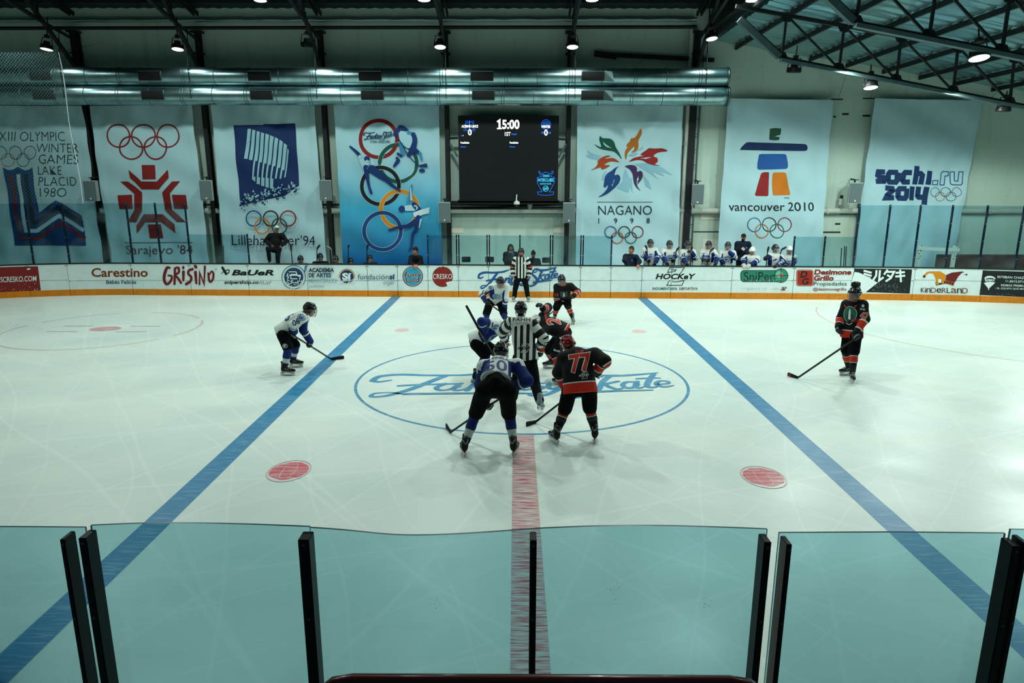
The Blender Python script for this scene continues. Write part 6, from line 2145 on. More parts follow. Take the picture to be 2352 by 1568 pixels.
        for k in range(6):
            f0, u0 = 0.125 - 0.022 * k, -0.018 + 0.012 * k + (0.015 * (k - 2) if k > 2 else 0)
            m_.tube([p(f0 - 0.01, u0 - 0.012, -0.032), p(f0 + 0.012, u0 + 0.006, 0), p(f0 - 0.004, u0 - 0.01, 0.032)], 0.0042, M_LACE, 5)
        m_.build('laces', o)
        return o
    def glove(self, q, d, n, curl, thumb, cols=((14, 16, 19), (200, 206, 206)), res=0.0095, label=None):
        s = self.s
        S = Solid(0.012)
        J = self.J
        w, el = J['wr' + q], J['el' + q]
        for prim in self.hand_prims(q, (d, n, curl, thumb), 0.0105, True):
            S.p.append(prim); S._bb(prim[1], 0.03); S._bb(prim[2], 0.03)
        back = nrm(el - w)
        dn = nrm(d)
        S.cone(w + back * 0.09 * s, w + back * 0.0, 0.064 * s, 0.05 * s, k=0.02)
        S.cone(w - nrm(n) * 0.012 * s, w + dn * 0.075 * s - nrm(n) * 0.016 * s, 0.044 * s, 0.04 * s, n=nrm(n), flat=0.7, k=0.02)
        m = zmat(cols[0], [('trim', cols[1])], rough=0.55, key='glove_leather', bump=0.3, bscale=50)
        def attrs(P):
            t = (P - w) @ back / s
            dd = (P - w) @ dn / s
            return {'trim': np.maximum(0.006 - np.abs(t - 0.062), 0.005 - np.abs(dd - 0.075))}
        return self.solid_obj('glove', S, m, res, 0.0, 1, attrs, label=label)
    def helmet(self, m=None, cage=True, visor=False, deco=(), num=None, strap=True, res=0.0085, lbl=None, ear=False):
        S = Solid(0.02)
        s, R, H = self.s, self.HF, self.H
        S.ell(H(0, -0.008, 0.04), [0.104 * s, 0.132 * s, 0.108 * s], R)
        S.ell(H(0, -0.035, -0.0), [0.1 * s, 0.1 * s, 0.1 * s], R)
        S.cone(H(-0.03, 0.06, 0.122), H(-0.03, -0.08, 0.124), 0.018 * s, 0.02 * s, k=0.03)
        S.cone(H(0.03, 0.06, 0.122), H(0.03, -0.08, 0.124), 0.018 * s, 0.02 * s, k=0.03)
        S.cone(H(-0.06, 0.095, 0.05), H(0.06, 0.095, 0.05), 0.022 * s, 0.022 * s, k=0.04)
        for x in (-1, 1):
            S.cone(H(x * 0.088, 0.05, 0.03), H(x * 0.084, -0.085, 0.01), 0.018 * s, 0.02 * s, k=0.03)
            S.box(H(x * 0.1, -0.045, 0.07), [0.03 * s, 0.026 * s, 0.007 * s], R, 0.004, 0.006, True)
            S.ell(H(x * 0.105, -0.008, -0.02), [0.02 * s, 0.026 * s, 0.03 * s], R, 0.008, True)
        S.box(H(0, 0.155, -0.075), [0.2 * s, 0.1 * s, 0.105 * s], R, 0.0, 0.01, True)
        S.plane(H(0, 0, -0.062), -self.HF[2] - 0.35 * self.HF[1] * 0)
        o = self.solid_obj('helmet', S, m or M_HELM, res, label=lbl)
        m_ = MB()
        for x in (-1, 1):
            for c in ((x * 0.107, 0.03, 0.03), (x * 0.04, -0.137, 0.035)):
                m_.lathe(H(*c) * 1.0, nrm(H(*c) - H(0, -0.01, 0.03)), [(0, 0.0065 * s), (0.004, 0.0065 * s), (0.006, 0.001)], mat((190, 198, 196), rough=0.35, metal=0.7, key='rivet'), 8)
        m_.build('rivets', o)
        if num is not None:
            n_ = MB()
            P, Q = S.mesh(res)
            bvh = BVHTree.FromPolygons(P.tolist(), Q.tolist())
            for txt, where, c in num:
                if where == 'back':
                    org, xd, yd = H(0, -0.14, 0.065), R[0] * -1, -R[2]
                    xd = np.cross(-R[1], R[2]); 
                else:
                    org, xd, yd = H(0, 0.13, 0.08), np.cross(R[1], R[2]), -R[2]
                self.stamp(n_, bvh, lambda A: A.text(txt, -0.03 * s, -0.014 * s, 0.03 * s, 0.014 * s, c, bold=0.03), org, xd, yd, 0.02)
            if n_.v:
                n_.build('helmet_sticker', o)
        if strap:
            m_ = MB()
            m_.tube([H(0.09, 0.01, -0.05), H(0.07, 0.04, -0.1), H(0, 0.06, -0.128), H(-0.07, 0.04, -0.1), H(-0.09, 0.01, -0.05)], 0.006 * s, M_BLK, 6)
            m_.build('chin_strap', o)
        if cage:
            m_ = MB()
            def cp(a, z):
                r = 0.128 - 0.25 * max(0, -z - 0.06) 
                return H(r * math.sin(a) * 0.86, 0.02 + r * math.cos(a), z)
            for z in (0.035, 0.008, -0.02, -0.05, -0.08, -0.108):
                m_.tube([cp(a, z) for a in np.linspace(-1.35, 1.35, 13)], 0.0028 * s, M_CAGE, 5)
            for a in np.linspace(-1.3, 1.3, 11):
                m_.tube([cp(a, z) for z in np.linspace(0.04, -0.11, 6)], 0.0026 * s, M_CAGE, 5)
            m_.build('face_cage', o)
        if visor:
            m_ = MB()
            V, Fc = [], []
            for i, a in enumerate(np.linspace(-1.25, 1.25, 15)):
                for z in (0.05, -0.03):
                    V.append(H(0.125 * math.sin(a) * 0.88, 0.015 + 0.125 * math.cos(a), z))
            for i in range(14):
                Fc.append((2 * i, 2 * i + 1, 2 * i + 3, 2 * i + 2))
            m_.add(V, Fc, M_VISOR)
            m_.build('visor', o, smooth=True)
        return o
    def hair_cap(self, col=(24, 18, 16), length=0.0, curly=False, res=0.009, beanie=None, cap=None):
        S = Solid(0.02)
        s, R, H = self.s, self.HF, self.H
        if beanie:
            S.ell(H(0, -0.012, 0.06), [0.09 * s, 0.108 * s, 0.1 * s], R); S.cone(H(0, -0.012, 0.12), H(0, -0.02, 0.165), 0.05 * s, 0.03 * s)
            S.plane(H(0, 0.05, 0.028), -R[2] + 0.15 * R[1])
            o = self.solid_obj('beanie', S, mat(beanie, rough=0.9, bump=0.6, bscale=80), res)
            return o
        if cap:
            S.ell(H(0, -0.006, 0.045), [0.085 * s, 0.106 * s, 0.09 * s], R)
            S.plane(H(0, 0.05, 0.045), -R[2] + 0.1 * R[1])
            S2 = Solid(0.01); S2.ell(H(0, 0.135, 0.048), [0.07 * s, 0.072 * s, 0.009 * s], R); S2.plane(H(0, 0.08, 0.05), -R[1])
            o = self.solid_obj('cap', S, mat(cap[0], rough=0.8), res)
            self.solid_obj('cap_brim', S2, mat(cap[1], rough=0.8), 0.007, parent=o)
            col = cap[2] if len(cap) > 2 else col
            S = Solid(0.02)
            S.ell(H(0, -0.02, 0.02), [0.08 * s, 0.1 * s, 0.07 * s], R); S.plane(H(0, 0.03, 0.05), R[2]); S.box(H(0, 0.12, -0.05), [0.2 * s, 0.105 * s, 0.13 * s], R, 0, 0.01, True); S.plane(H(0, 0, -0.05), -R[2])
            self.solid_obj('hair', S, mat(col, rough=0.7), res)
            return o
        S.ell(H(0, -0.016, 0.048), [0.083 * s, 0.106 * s, 0.092 * s], R); S.ell(H(0, -0.045, -0.01), [0.08 * s, 0.075 * s, 0.085 * s], R)
        if curly:
            r = np.random.default_rng(3)
            for _ in range(26):
                a, b = r.uniform(0, 6.28), r.uniform(0.15, 1.5)
                v = np.array([math.cos(a) * math.sin(b) * 0.086, math.sin(a) * math.sin(b) * 0.104 - 0.014, 0.05 + math.cos(b) * 0.09])
                S.ell(H(*v), [0.024 * s] * 3, R, 0.01)
        S.box(H(0, 0.15, -0.055), [0.2 * s, 0.105 * s, 0.108 * s], R, 0.0, 0.02, True)
        if length:
            for x in (-1, 1):
                S.chain([H(x * 0.055, -0.03, 0.05), H(x * 0.088, -0.01, -0.05), H(x * 0.1, 0.02, -0.16), H(x * 0.105, 0.05, -0.1 - length)], [0.05 * s, 0.036 * s, 0.034 * s, 0.016 * s], k=0.02)
            S.chain([H(0, -0.07, 0.0), H(0, -0.085, -0.2), H(0, -0.08, -0.1 - length)], [0.07 * s, 0.075 * s, 0.04 * s])
        else:
            S.plane(H(0, 0, -0.065), -R[2])
        return self.solid_obj('hair', S, mat(col, rough=0.6, bump=0.5, bscale=70, stretch=(1, 1, 0.25), key='hair'), res)

# ---- colour schemes of the clothing: attribute fields > 0 switch a colour on
class Scheme:
    pass
def scheme(base, layers, rough=0.8):
    def deco(fn):
        fn.mat = zmat(base, layers, rough=rough, key='jersey_cloth', bump=0.35, bscale=28)
        return fn
    return deco
@scheme(WHITE_J, [('blue', BLUE_J), ('stripe', (208, 216, 212)), ('hemline', BLUE_J)])
def white_team(fig, P, q):
    J = fig.J
    up_arm = np.zeros(len(P))
    ta = q['ta']
    # upper side of the sleeve stays white down to the elbow, the rest is blue
    out = np.zeros(len(P))
    sd = nrm(J['shL'] - J['shR'])
    for k, c in enumerate('LR'):
        m = q['which'] == k + 1
        ax = nrm(J['el' + c] - J['sh' + c])
        o = sd * (1 if c == 'L' else -1) - q['sp'] * 0.9 - q['fr'] * 0.25 * getattr(fig, 'blue_back', 0)
        o = nrm(o - ax * (o @ ax))
        rel = (P - J['sh' + c] - np.clip((P - J['sh' + c]) @ ax, 0, None)[:, None] * ax) @ o / fig.s
        out = np.where(m, rel, out)
    sleeve = np.where(ta < getattr(fig, 'white_len', 1.15), -(out - 0.012), 0.05)
    blue_sleeve = np.minimum(np.minimum(q['arm'] * 2, sleeve), ta - 0.02)
    side = np.minimum(np.minimum(0.085 - np.abs(q['dep'] + 0.0) * 0.55, np.abs(q['lat']) - 0.128), np.minimum(q['t'] - 0.14, 0.78 - q['t']) * 0.5)
    side = np.where(q['arm'] > 0.01, -1, side)
    blue = np.maximum(blue_sleeve, side)
    stripe = np.where(q['arm'] > 0, 0.055 - np.abs(ta - 1.32), -1)
    hem = np.full(len(P), -1.0)
    return {'blue': blue, 'stripe': stripe, 'hemline': hem}
@scheme(BLACK_J, [('white', (210, 214, 208)), ('red', RED_J)])
def black_team(fig, P, q):
    h = getattr(fig, 'band', (0.98, 1.6))
    a = getattr(fig, 'arm_band', (1.15, 1.55))
    red = np.maximum(np.where(q['arm'] > 0, np.minimum(q['ta'] - a[0], a[1] - q['ta']), -1), np.where(q['arm'] <= 0, np.minimum(q['t'] - h[0], h[1] - q['t']), -1))
    wh = np.maximum(np.where(q['arm'] > 0, np.minimum(q['ta'] - a[0] + 0.07, a[1] + 0.07 - q['ta']), -1), np.where(q['arm'] <= 0, np.minimum(q['t'] - h[0] + 0.035, h[1] - q['t']), -1))
    return {'white': wh, 'red': red}
@scheme((206, 212, 204), [('black', (14, 17, 20)), ('armband', (176, 40, 26))])
def referee(fig, P, q):
    w = 0.053
    ph = np.sin(q['lat'] / w * math.pi)
    tor = ph * (1 if getattr(fig, 'stripe_sign', 1) > 0 else -1)
    tor = np.where((q['dep'] < 0) & (q['t'] < 0.19) & (np.abs(q['lat']) < 0.17) & (getattr(fig, 'yoke', 0) > 0), -1, tor)
    sl = np.sin(q['ta'] * math.pi * 3.4 + 0.6 + getattr(fig, 'arm_ph', 0))
    blk = np.where(q['arm'] > 0.01, sl, tor)
    ab = np.where(q['arm'] > 0, 0.13 - np.abs(q['ta'] - 0.95), -1) if getattr(fig, 'armbands', 0) else np.full(len(P), -1.0)
    return {'black': blk, 'armband': ab}
def plain(col, rough=0.8):
    @scheme(col, [('none', col)], rough)
    def fn(fig, P, q):
        return {'none': np.full(len(P), -1.0)}
    return fn

def stick(label, top, heel, tip, grip_tape=0.0, colr=None, group='hockey sticks on the ice', blade_h=0.034, w=0.031, tip_tape=None):
    """hockey stick from butt end to blade tip"""
    top, heel, tip = vv(top), vv(heel), vv(tip)
    t = thing('hockey_stick', label, 'hockey stick', tuple(heel), group)
    m_ = MB(); m_.bar(top, heel, 0.024, w, colr or M_STICK); m_.build('shaft', t)
    m_ = MB()
    up = nrm(top - heel)
    e = tip - heel
    L = np.linalg.norm(e)
    sdv = nrm(np.cross(e, np.array([0, 0, 1.0])))
    V, Fc = [], []
    n = 9
    for i in range(n + 1):
        u = i / n
        c = heel + e * u + sdv * (0.022 * math.sin(u * math.pi * 0.5) ** 2)
        h = blade_h * (0.75 + 0.5 * u) * (1 if u < 0.93 else 0.75)
        b0 = 0.002 + 0.008 * max(0, u - 0.8) * 4
        for dy, z in ((-0.006, b0), (0.006, b0), (0.006, b0 + h * 2), (-0.006, b0 + h * 2)):
            V.append(c + sdv * dy + np.array([0, 0, z - c[2]]))
    for i in range(n):
        for k in range(4):
            Fc.append((4 * i + k, 4 * i + (k + 1) % 4, 4 * i + 4 + (k + 1) % 4, 4 * i + 4 + k))
    Fc += [(0, 3, 2, 1), (4 * n, 4 * n + 1, 4 * n + 2, 4 * n + 3)]
    m_.add(V, Fc, M_TAPE)
    if tip_tape:
        m_.m[-(4 * 3 + 1):-1] = [m_.slot(M_TAPER)] * (4 * 3)
    m_.bar(heel + up * 0.0, heel + up * 0.09, 0.02, w * 1.05, M_TAPE)
    m_.build('blade', t)
    if grip_tape:
        m_ = MB(); m_.bar(top, top + (heel - top) * grip_tape, 0.029, w + 0.004, M_TAPE); m_.build('grip', t)
    return t
# ================================================================== PEOPLE ON THE ICE
def foot(px, py, s=1.0):
    return vv(G(px, py)) + np.array([0, 0, 0.1665 * s])
def grip(F, q, gp, sdir, sg=1, curl=0.92, reach=0.072):
    """close a hand round a stick at gp; thumb points along sdir"""
    s_ = nrm(sdir)
    d = gp - F.J['el' + q]
    d = nrm(d - s_ * (d @ s_))
    n = np.cross(d, s_) * sg
    F.J['wr' + q] = gp - d * reach * F.s - n * 0.034 * F.s
    return (d, n, curl, sg)
def setfront(F, fd):
    sp = nrm(F.J['nk'] - F.J['pel'])
    fd = nrm(fd)
    F.front = nrm(fd - sp * (fd @ sp))
def lerp(a, b, t):
    return vv(a) * (1 - t) + vv(b) * t
GSOCK = (22, 26, 32)
def txt(s, w, h, c, bold=0.02, outline=None, ow=0.012, dx=0, dy=0):
    def fn(A):
        if outline:
            A.text(s, dx - w / 2 - ow, dy - h / 2 - ow, dx + w / 2 + ow, dy + h / 2 + ow, outline, bold=bold + 0.035)
        A.text(s, dx - w / 2, dy - h / 2, dx + w / 2, dy + h / 2, c, bold=bold)
    return fn
def zlogo(w, c, c2):
    """slanted wordmark over a zigzag outline"""
    def fn(A):
        k = w / 100.0
        for P in ([(-20, -8), (-8, -30), (34, -30), (20, -2)], [(-20, -10), (8, -16), (12, -22), (-4, -22)], [(-6, 10), (-22, 30), (20, 30), (30, 8)]):
            A.stroke([(x * k, y * k) for x, y in P], 4 * k, c, smooth=0)
        A.text('HOCKEY', -46 * k, -10 * k, 46 * k, 11 * k, c2, bold=0.03, shear=0.25)
    return fn
def crest(r, c1=(28, 60, 120), c2=(150, 176, 190)):
    def fn(A):
        A.disc(0, 0, r, c1, r * 0.85, seg=24); A.disc(0, 0, r * 0.86, c2, r * 0.72, seg=24)
        A.poly([(-r * 0.7, 0), (-r * 0.2, -r * 0.6), (r * 0.5, -r * 0.5), (r * 0.1, -r * 0.1), (r * 0.6, r * 0.2), (0, r * 0.25), (-r * 0.1, r * 0.6), (-r * 0.4, r * 0.2)], c1)
        A.stroke([(-r * 0.3, -r * 0.1), (r * 0.2, -r * 0.3)], r * 0.12, (220, 228, 228), smooth=0)
    return fn
WSOCK = ((14, 22, 34), [(-3, 0.50, BLUE_J), (0.50, 0.74, (190, 198, 190)), (0.74, 0.8, BLUE_J)])
BSOCK = (BLACK_J, [(0.18, 0.52, (206, 206, 200)), (0.21, 0.49, (190, 46, 26))])

def legs_and_skates(F, sock, white_skate=()):
    for q in 'LR':
        F.sock(q, *sock)
        F.skate(q, white=q in white_skate)

# ---------- player 50, white and blue, back to the camera
def player_50():
    Y0 = G(1120, 1046).y
    j = lambda x, y, d: vv(PY(x, y, Y0 + d))
    J = dict(anL=foot(1067, 1046), anR=foot(1180, 1045), knL=j(1092, 952, 0.16), knR=j(1170, 952, 0.16), hpL=j(1113, 896, -0.06), hpR=j(1164, 896, -0.06), pel=j(1138, 884, -0.06),
             nk=j(1147, 829, 0.40), hd=j(1151, 803, 0.52), shL=j(1112, 842, 0.36), shR=j(1188, 840, 0.36), elL=j(1105, 884, 0.46), wrL=j(1118, 920, 0.45), elR=j(1211, 874, 0.16), wrR=j(1185, 893, 0.28),
             tL=np.array([-0.25, 1, 0]), tR=np.array([0.25, 1, 0]), uL=nrm([0.10, 0, 1]), uR=nrm([-0.12, 0, 1]))
    F = Fig('hockey player wearing number 50 in white and blue, bent over with back to camera', tuple(G(1122, 1046)), J, (0.02, 0.95, -0.25), (0, 0.25, 0.95))
    setfront(F, (0, 1, 0))
    F.white_len = 0.32
    top, heel = vv(PY(1193, 884, Y0 + 0.36)), vv(G(1036, 996)) + np.array([0, 0, 0.03])
    sd = heel - top
    gR = grip(F, 'R', lerp(top, heel, 0.06), sd, -1)
    gL = grip(F, 'L', lerp(top, heel, 0.42), sd, 1)
    F.make_body()
    bk = lambda t, l=0.0: lerp(J['nk'], J['pel'], t) - F.front * 0.2
    dn = J['pel'] - J['nk']
    rt_ = J['shR'] - J['shL']
    F.jersey(white_team, prints=[(txt('50', 0.30, 0.24, (22, 44, 108), 0.01), bk(0.52) - nrm(rt_) * 0.05, rt_, dn, 0.03), (txt('PINELA', 0.235, 0.06, (22, 44, 108), 0.015), bk(0.17) - nrm(rt_) * 0.01, rt_, dn, 0.03)], hem=-0.10, seed=11, pad=1.05, sleeve_end=0.95)
    side_ = nrm(rt_)
    pc = lerp(J['nk'], J['pel'], 0.96) - F.front * 0.2
    F.pants(belt=True, thick=1.02, seed=12, prints=[(lambda A: A.rect(-0.035, -0.012, 0.035, 0.016, (206, 208, 196)), pc - side_ * 0.165, rt_ + np.array([0, 0, 0.1]), (0, 0.3, -1), 0.03), (lambda A: A.rect(-0.035, -0.012, 0.035, 0.016, (206, 208, 196)), pc + side_ * 0.165, rt_ - np.array([0, 0, 0.1]), (0, 0.3, -1), 0.03), (lambda A: A.disc(0, 0, 0.024, (120, 136, 140), 0.013, seg=16), lerp(J['nk'], J['pel'], 0.80) - F.front * 0.2, rt_, (0, 0.3, -1), 0.03)])
    F.glove('R', *gR); F.glove('L', *gL)
    legs_and_skates(F, WSOCK)
    F.helmet(num=[('50', 'back', (210, 216, 214))])
    tip = vv(G(1021, 984)) + np.array([0, 0.02, 0.0])
    stick('black stick of the player wearing 50, curled blade left of his leg', top, heel, tip, 0.12)
player_50()

# ---------- player 77, black and red, red helmet
def player_77():
    Y0 = G(1320, 1016).y
    j = lambda x, y, d: vv(PY(x, y, Y0 + d))
    J = dict(anL=foot(1277, 1018), anR=foot(1366, 1015), knL=j(1296, 943, 0.08), knR=j(1355, 940, 0.08), hpL=j(1309, 893, -0.02), hpR=j(1352, 893, -0.02), pel=j(1331, 882, -0.02),
             nk=j(1323, 806, 0.16), hd=j(1303, 787, 0.34), shL=j(1295, 822, 0.16), shR=j(1366, 814, 0.10), elL=j(1283, 856, 0.26), wrL=j(1290, 885, 0.40), elR=j(1390, 830, -0.06), wrR=j(1380, 853, 0.10),
             tL=np.array([-0.45, 1, 0]), tR=np.array([0.2, 1, 0]), uL=nrm([0.1, 0, 1]), uR=nrm([-0.03, 0, 1]))
    F = Fig('hockey player wearing number 77 in black and red with a red helmet', tuple(G(1320, 1016)), J, (-0.25, 0.92, -0.3), (-0.12, 0.28, 0.95))
    setfront(F, (-0.15, 1, 0))
    F.band = (0.98, 1.8); F.arm_band = (1.22, 1.6)
    top, heel = vv(PY(1384, 850, Y0 + 0.22)), vv(G(1231, 972)) + np.array([0, 0, 0.03])
    sd = heel - top
    gR = grip(F, 'R', lerp(top, heel, 0.05), sd, -1)
    gL = grip(F, 'L', lerp(top, heel, 0.46), sd, 1)
    F.make_body()
    bk = lambda t: lerp(J['nk'], J['pel'], t) - F.front * 0.2
    dn = J['pel'] - J['nk'] + np.array([0.05, 0, 0])
    rt_ = J['shR'] - J['shL'] + np.array([0, 0, 0.02])
    r_ = nrm(rt_)
    F.jersey(black_team, prints=[(txt('77', 0.31, 0.27, (204, 46, 24), 0.03, (222, 218, 206), 0.012), bk(0.40) + r_ * 0.0, rt_, dn, 0.03), (txt('D-W', 0.115, 0.05, (206, 60, 36), 0.03), bk(0.06), rt_, dn, 0.03), (zlogo(0.16, (200, 204, 200), (214, 216, 212)), bk(0.78) + r_ * 0.03, rt_, dn, 0.03)],
             hem=0.13, seed=21, belly=1.14, pad=1.06, sleeve_end=0.95)
    F.pants(seed=22)
    F.glove('R', *gR); F.glove('L', *gL)
    legs_and_skates(F, (BLACK_J, [(0.06, 0.30, (200, 196, 186)), (0.05, 0.26, (168, 48, 32)), (0.36, 0.5, (40, 48, 54))]))
    F.helmet(M_HELMR, ear=True)
    stick('black stick of the player wearing 77, blade at the circle edge', top, heel, vv(G(1211, 981)), 0.1)
player_77()

# ---------- linesman in the middle, back to the camera
def mid_referee():
    Yb = G(1215, 905).y
    j = lambda x, y, Y: vv(PY(x, y, Y))
    Y = 11.35
    J = dict(pel=j(1207, 815, Y), nk=j(1197, 733, Y + 0.2), hd=j(1196, 707, Y + 0.26), shL=j(1174, 742, Y + 0.2), shR=j(1221, 742, Y + 0.16), elL=j(1152, 762, Y + 0.42), wrL=j(1160, 782, Y + 0.6), elR=j(1249, 778, Y + 0.05), wrR=j(1234, 798, Y + 0.22),
             hpL=j(1193, 822, Y), hpR=j(1219, 824, Y - 0.02), knL=j(1186, 880, Y + 0.12), knR=j(1229, 884, Y - 0.2), anL=foot(1178, 934), anR=np.array([0, 0, 0.0]), tL=np.array([-0.1, 1, 0]), tR=nrm([0.32, 0.78, -0.42]), uR=nrm([0.05, 0.40, 0.9]))
    a = vv(PY(1240, 940, 10.85)); J['anR'] = a + np.array([0, 0, max(0.235 - a[2], -0.1)])
    F = Fig('linesman in striped shirt seen from behind, leaning in to drop the puck', tuple(G(1207, 934)), J, (-0.05, 0.97, -0.2), (0, 0.2, 0.97))
    setfront(F, (0, 1, 0))
    F.yoke = 1; F.nape = 0.15
    F.stripe_sign = -1
    d = J['wrL'] - J['elL']
    F.make_body(hands={'L': (d, (0.7, 0, -0.6), 0.5, 1), 'R': (J['wrR'] - J['elR'] + np.array([0, 0.1, 0]), (-0.3, 0.9, 0), 0.4, 1)})
    bk = lambda t: lerp(J['nk'], J['pel'], t) - F.front * 0.2
    dn, rt_ = J['pel'] - J['nk'], J['shR'] - J['shL']
    D = (16, 20, 26)
    F.jersey(referee, prints=[(txt('FAHH', 0.30, 0.062, D, 0.01), bk(0.03), rt_, dn, 0.03), (txt('FEDERACION ARGENTINA', 0.24, 0.018, (60, 70, 80), 0.0), bk(0.125), rt_, dn, 0.03), (txt('HOCKEY SOBRE HIELO', 0.21, 0.018, (60, 70, 80), 0.0), bk(0.165), rt_, dn, 0.03),
                              (zlogo(0.24, (196, 200, 192), (24, 28, 32)), bk(0.83) + nrm(rt_) * -0.01, rt_, dn, 0.03)], hem=0.10, seed=31, belly=0.98, pad=1.0, name='striped_shirt', amp=0.006)
    F.pants(col=(12, 15, 18), full=True, seed=32, name='trousers')
    F.skate('L'); F.skate('R', white=True)
    F.helmet(visor=False, cage=False)
    F.hair_cap(col=(18, 16, 16))
mid_referee()

# ---------- centre 11, white and blue, crouched left
def player_11():
    Y0 = G(1090, 880).y
    j = lambda x, y, d: vv(PY(x, y, Y0 + d))
    J = dict(anL=foot(1095, 880), anR=foot(1150, 866), knL=j(1116, 816, -0.05), knR=j(1140, 808, 0.5), hpL=j(1094, 790, 0.05), hpR=j(1098, 780, 0.38), pel=j(1096, 778, 0.2), nk=j(1145, 752, 0.16), hd=j(1166, 750, 0.2),
             shL=j(1136, 746, -0.05), shR=j(1142, 742, 0.4), elL=j(1106, 738, -0.36), wrL=j(1103, 760, -0.5), elR=j(1160, 775, 0.4), wrR=j(1150, 800, 0.2), tL=np.array([1, 0.05, 0]), tR=np.array([0.9, 0.3, 0]), uL=nrm([0.12, 0, 1]))
    F = Fig('crouching face-off player in white and blue with 11 on the raised sleeve', tuple(G(1110, 878)), J, (0.8, 0.1, -0.55), (0.55, 0, 0.83))
    setfront(F, (1, 0, 0))
    F.white_len = 0.6
    top, heel = vv(PY(1071, 702, Y0 - 0.52)), vv(G(1163, 874)) + np.array([0, 0, 0.03])
    sd = heel - top
    gL = grip(F, 'L', lerp(top, heel, 0.36), sd, 1)
    gR = grip(F, 'R', lerp(top, heel, 0.7), sd, -1)
    F.make_body()
    m = lerp(J['shL'], J['elL'], 0.35)
    F.jersey(white_team, prints=[(txt('11', 0.12, 0.1, (22, 36, 84), 0.02), m, (0.95, 0, -0.1), (0.1, 0, -0.9), 0.025), (crest(0.09), lerp(J['shL'], J['nk'], 0.15), (0.9, 0.1, -0.3), (0, 0.2, -1), 0.03), (crest(0.15), lerp(J['nk'], J['pel'], 0.45) + np.array([0.12, -0.2, -0.12]), (0.9, 0, 0.3), (0.3, 0, -0.9), 0.03)], hem=0.10, seed=41)
    F.pants(seed=42)
    F.glove('L', *gL); F.glove('R', *gR)
    legs_and_skates(F, WSOCK)
    F.helmet()
    stick('black stick held upright by the crouching player with number 11', top, heel, heel + np.array([0.26, 0.08, -0.03]), 0.3)
player_11()

# ---------- centre 2, black and red, crouched right
def player_2():
    j = lambda x, y, Y: vv(PY(x, y, Y))
    Ya, Yb_ = G(1285, 883).y, G(1255, 845).y
    J = dict(anL=foot(1292, 883), anR=foot(1268, 845), knL=j(1273, 812, Ya + 0.15), knR=j(1259, 805, Yb_ - 0.2), hpL=j(1295, 772, Ya + 0.42), hpR=j(1291, 764, Yb_ - 0.42), pel=j(1294, 762, (Ya + Yb_) / 2), nk=j(1247, 738, Ya + 0.7), hd=j(1229, 738, Ya + 0.72),
             shL=j(1254, 758, Ya + 0.52), shR=j(1248, 727, Ya + 0.80), elL=j(1244, 782, Ya + 0.3), wrL=j(1243, 806, Ya + 0.42), elR=j(1258, 706, Ya + 1.0), wrR=j(1247, 708, Ya + 0.74), tL=np.array([-1, -0.15, 0]), tR=np.array([-1, -0.1, 0]))
    F = Fig('crouching face-off player in black and red with one glove raised, right of the linesman', tuple(G(1275, 865)), J, (-0.8, 0.0, -0.6), (-0.6, 0, 0.8))
    setfront(F, (-1, 0, -0.4))
    F.arm_band = (1.5, 1.9); F.band = (1.05, 1.4)
    F.make_body()
    dn, ac = J['pel'] - J['nk'], J['shL'] - J['shR']
    F.front = nrm(np.cross(-ac, dn))
    bk = lambda t: lerp(J['nk'], J['pel'], t) - F.front * 0.2
    vis = nrm(np.array([0, -0.75, 0.65]))
    F.jersey(black_team, prints=[(txt('2', 0.17, 0.26, (204, 46, 24), 0.03, (222, 218, 206), 0.012), bk(0.42), -ac, dn, 0.03), (txt('ACERBONI', 0.24, 0.05, (206, 60, 36), 0.02), bk(0.08), -ac, dn, 0.03)], hem=0.06, seed=51, pad=1.02)
    F.pants(seed=52, prints=[(txt('BAUER', 0.15, 0.035, (206, 212, 212), 0.03), lerp(J['hpL'], J['knL'], 0.1) + np.array([0, -0.1, 0.05]), (0.93, 0, 0.36), (0.3, 0, -0.95), 0.03), (txt('BAUER', 0.13, 0.035, (190, 198, 198), 0.03), lerp(J['hpL'], J['knL'], 0.75) + np.array([0, -0.1, 0]), (0.93, 0, -0.3), (-0.3, 0, -0.95), 0.03)])
    F.glove('R', (-0.5, -0.3, 0.75), (-0.8, 0.2, -0.5), 0.55, 1)
    F.glove('L', J['wrL'] - J['elL'], (-0.9, 0, 0.1), 0.9, 1)
    legs_and_skates(F, BSOCK)
    F.helmet(M_HELMW)
player_2()

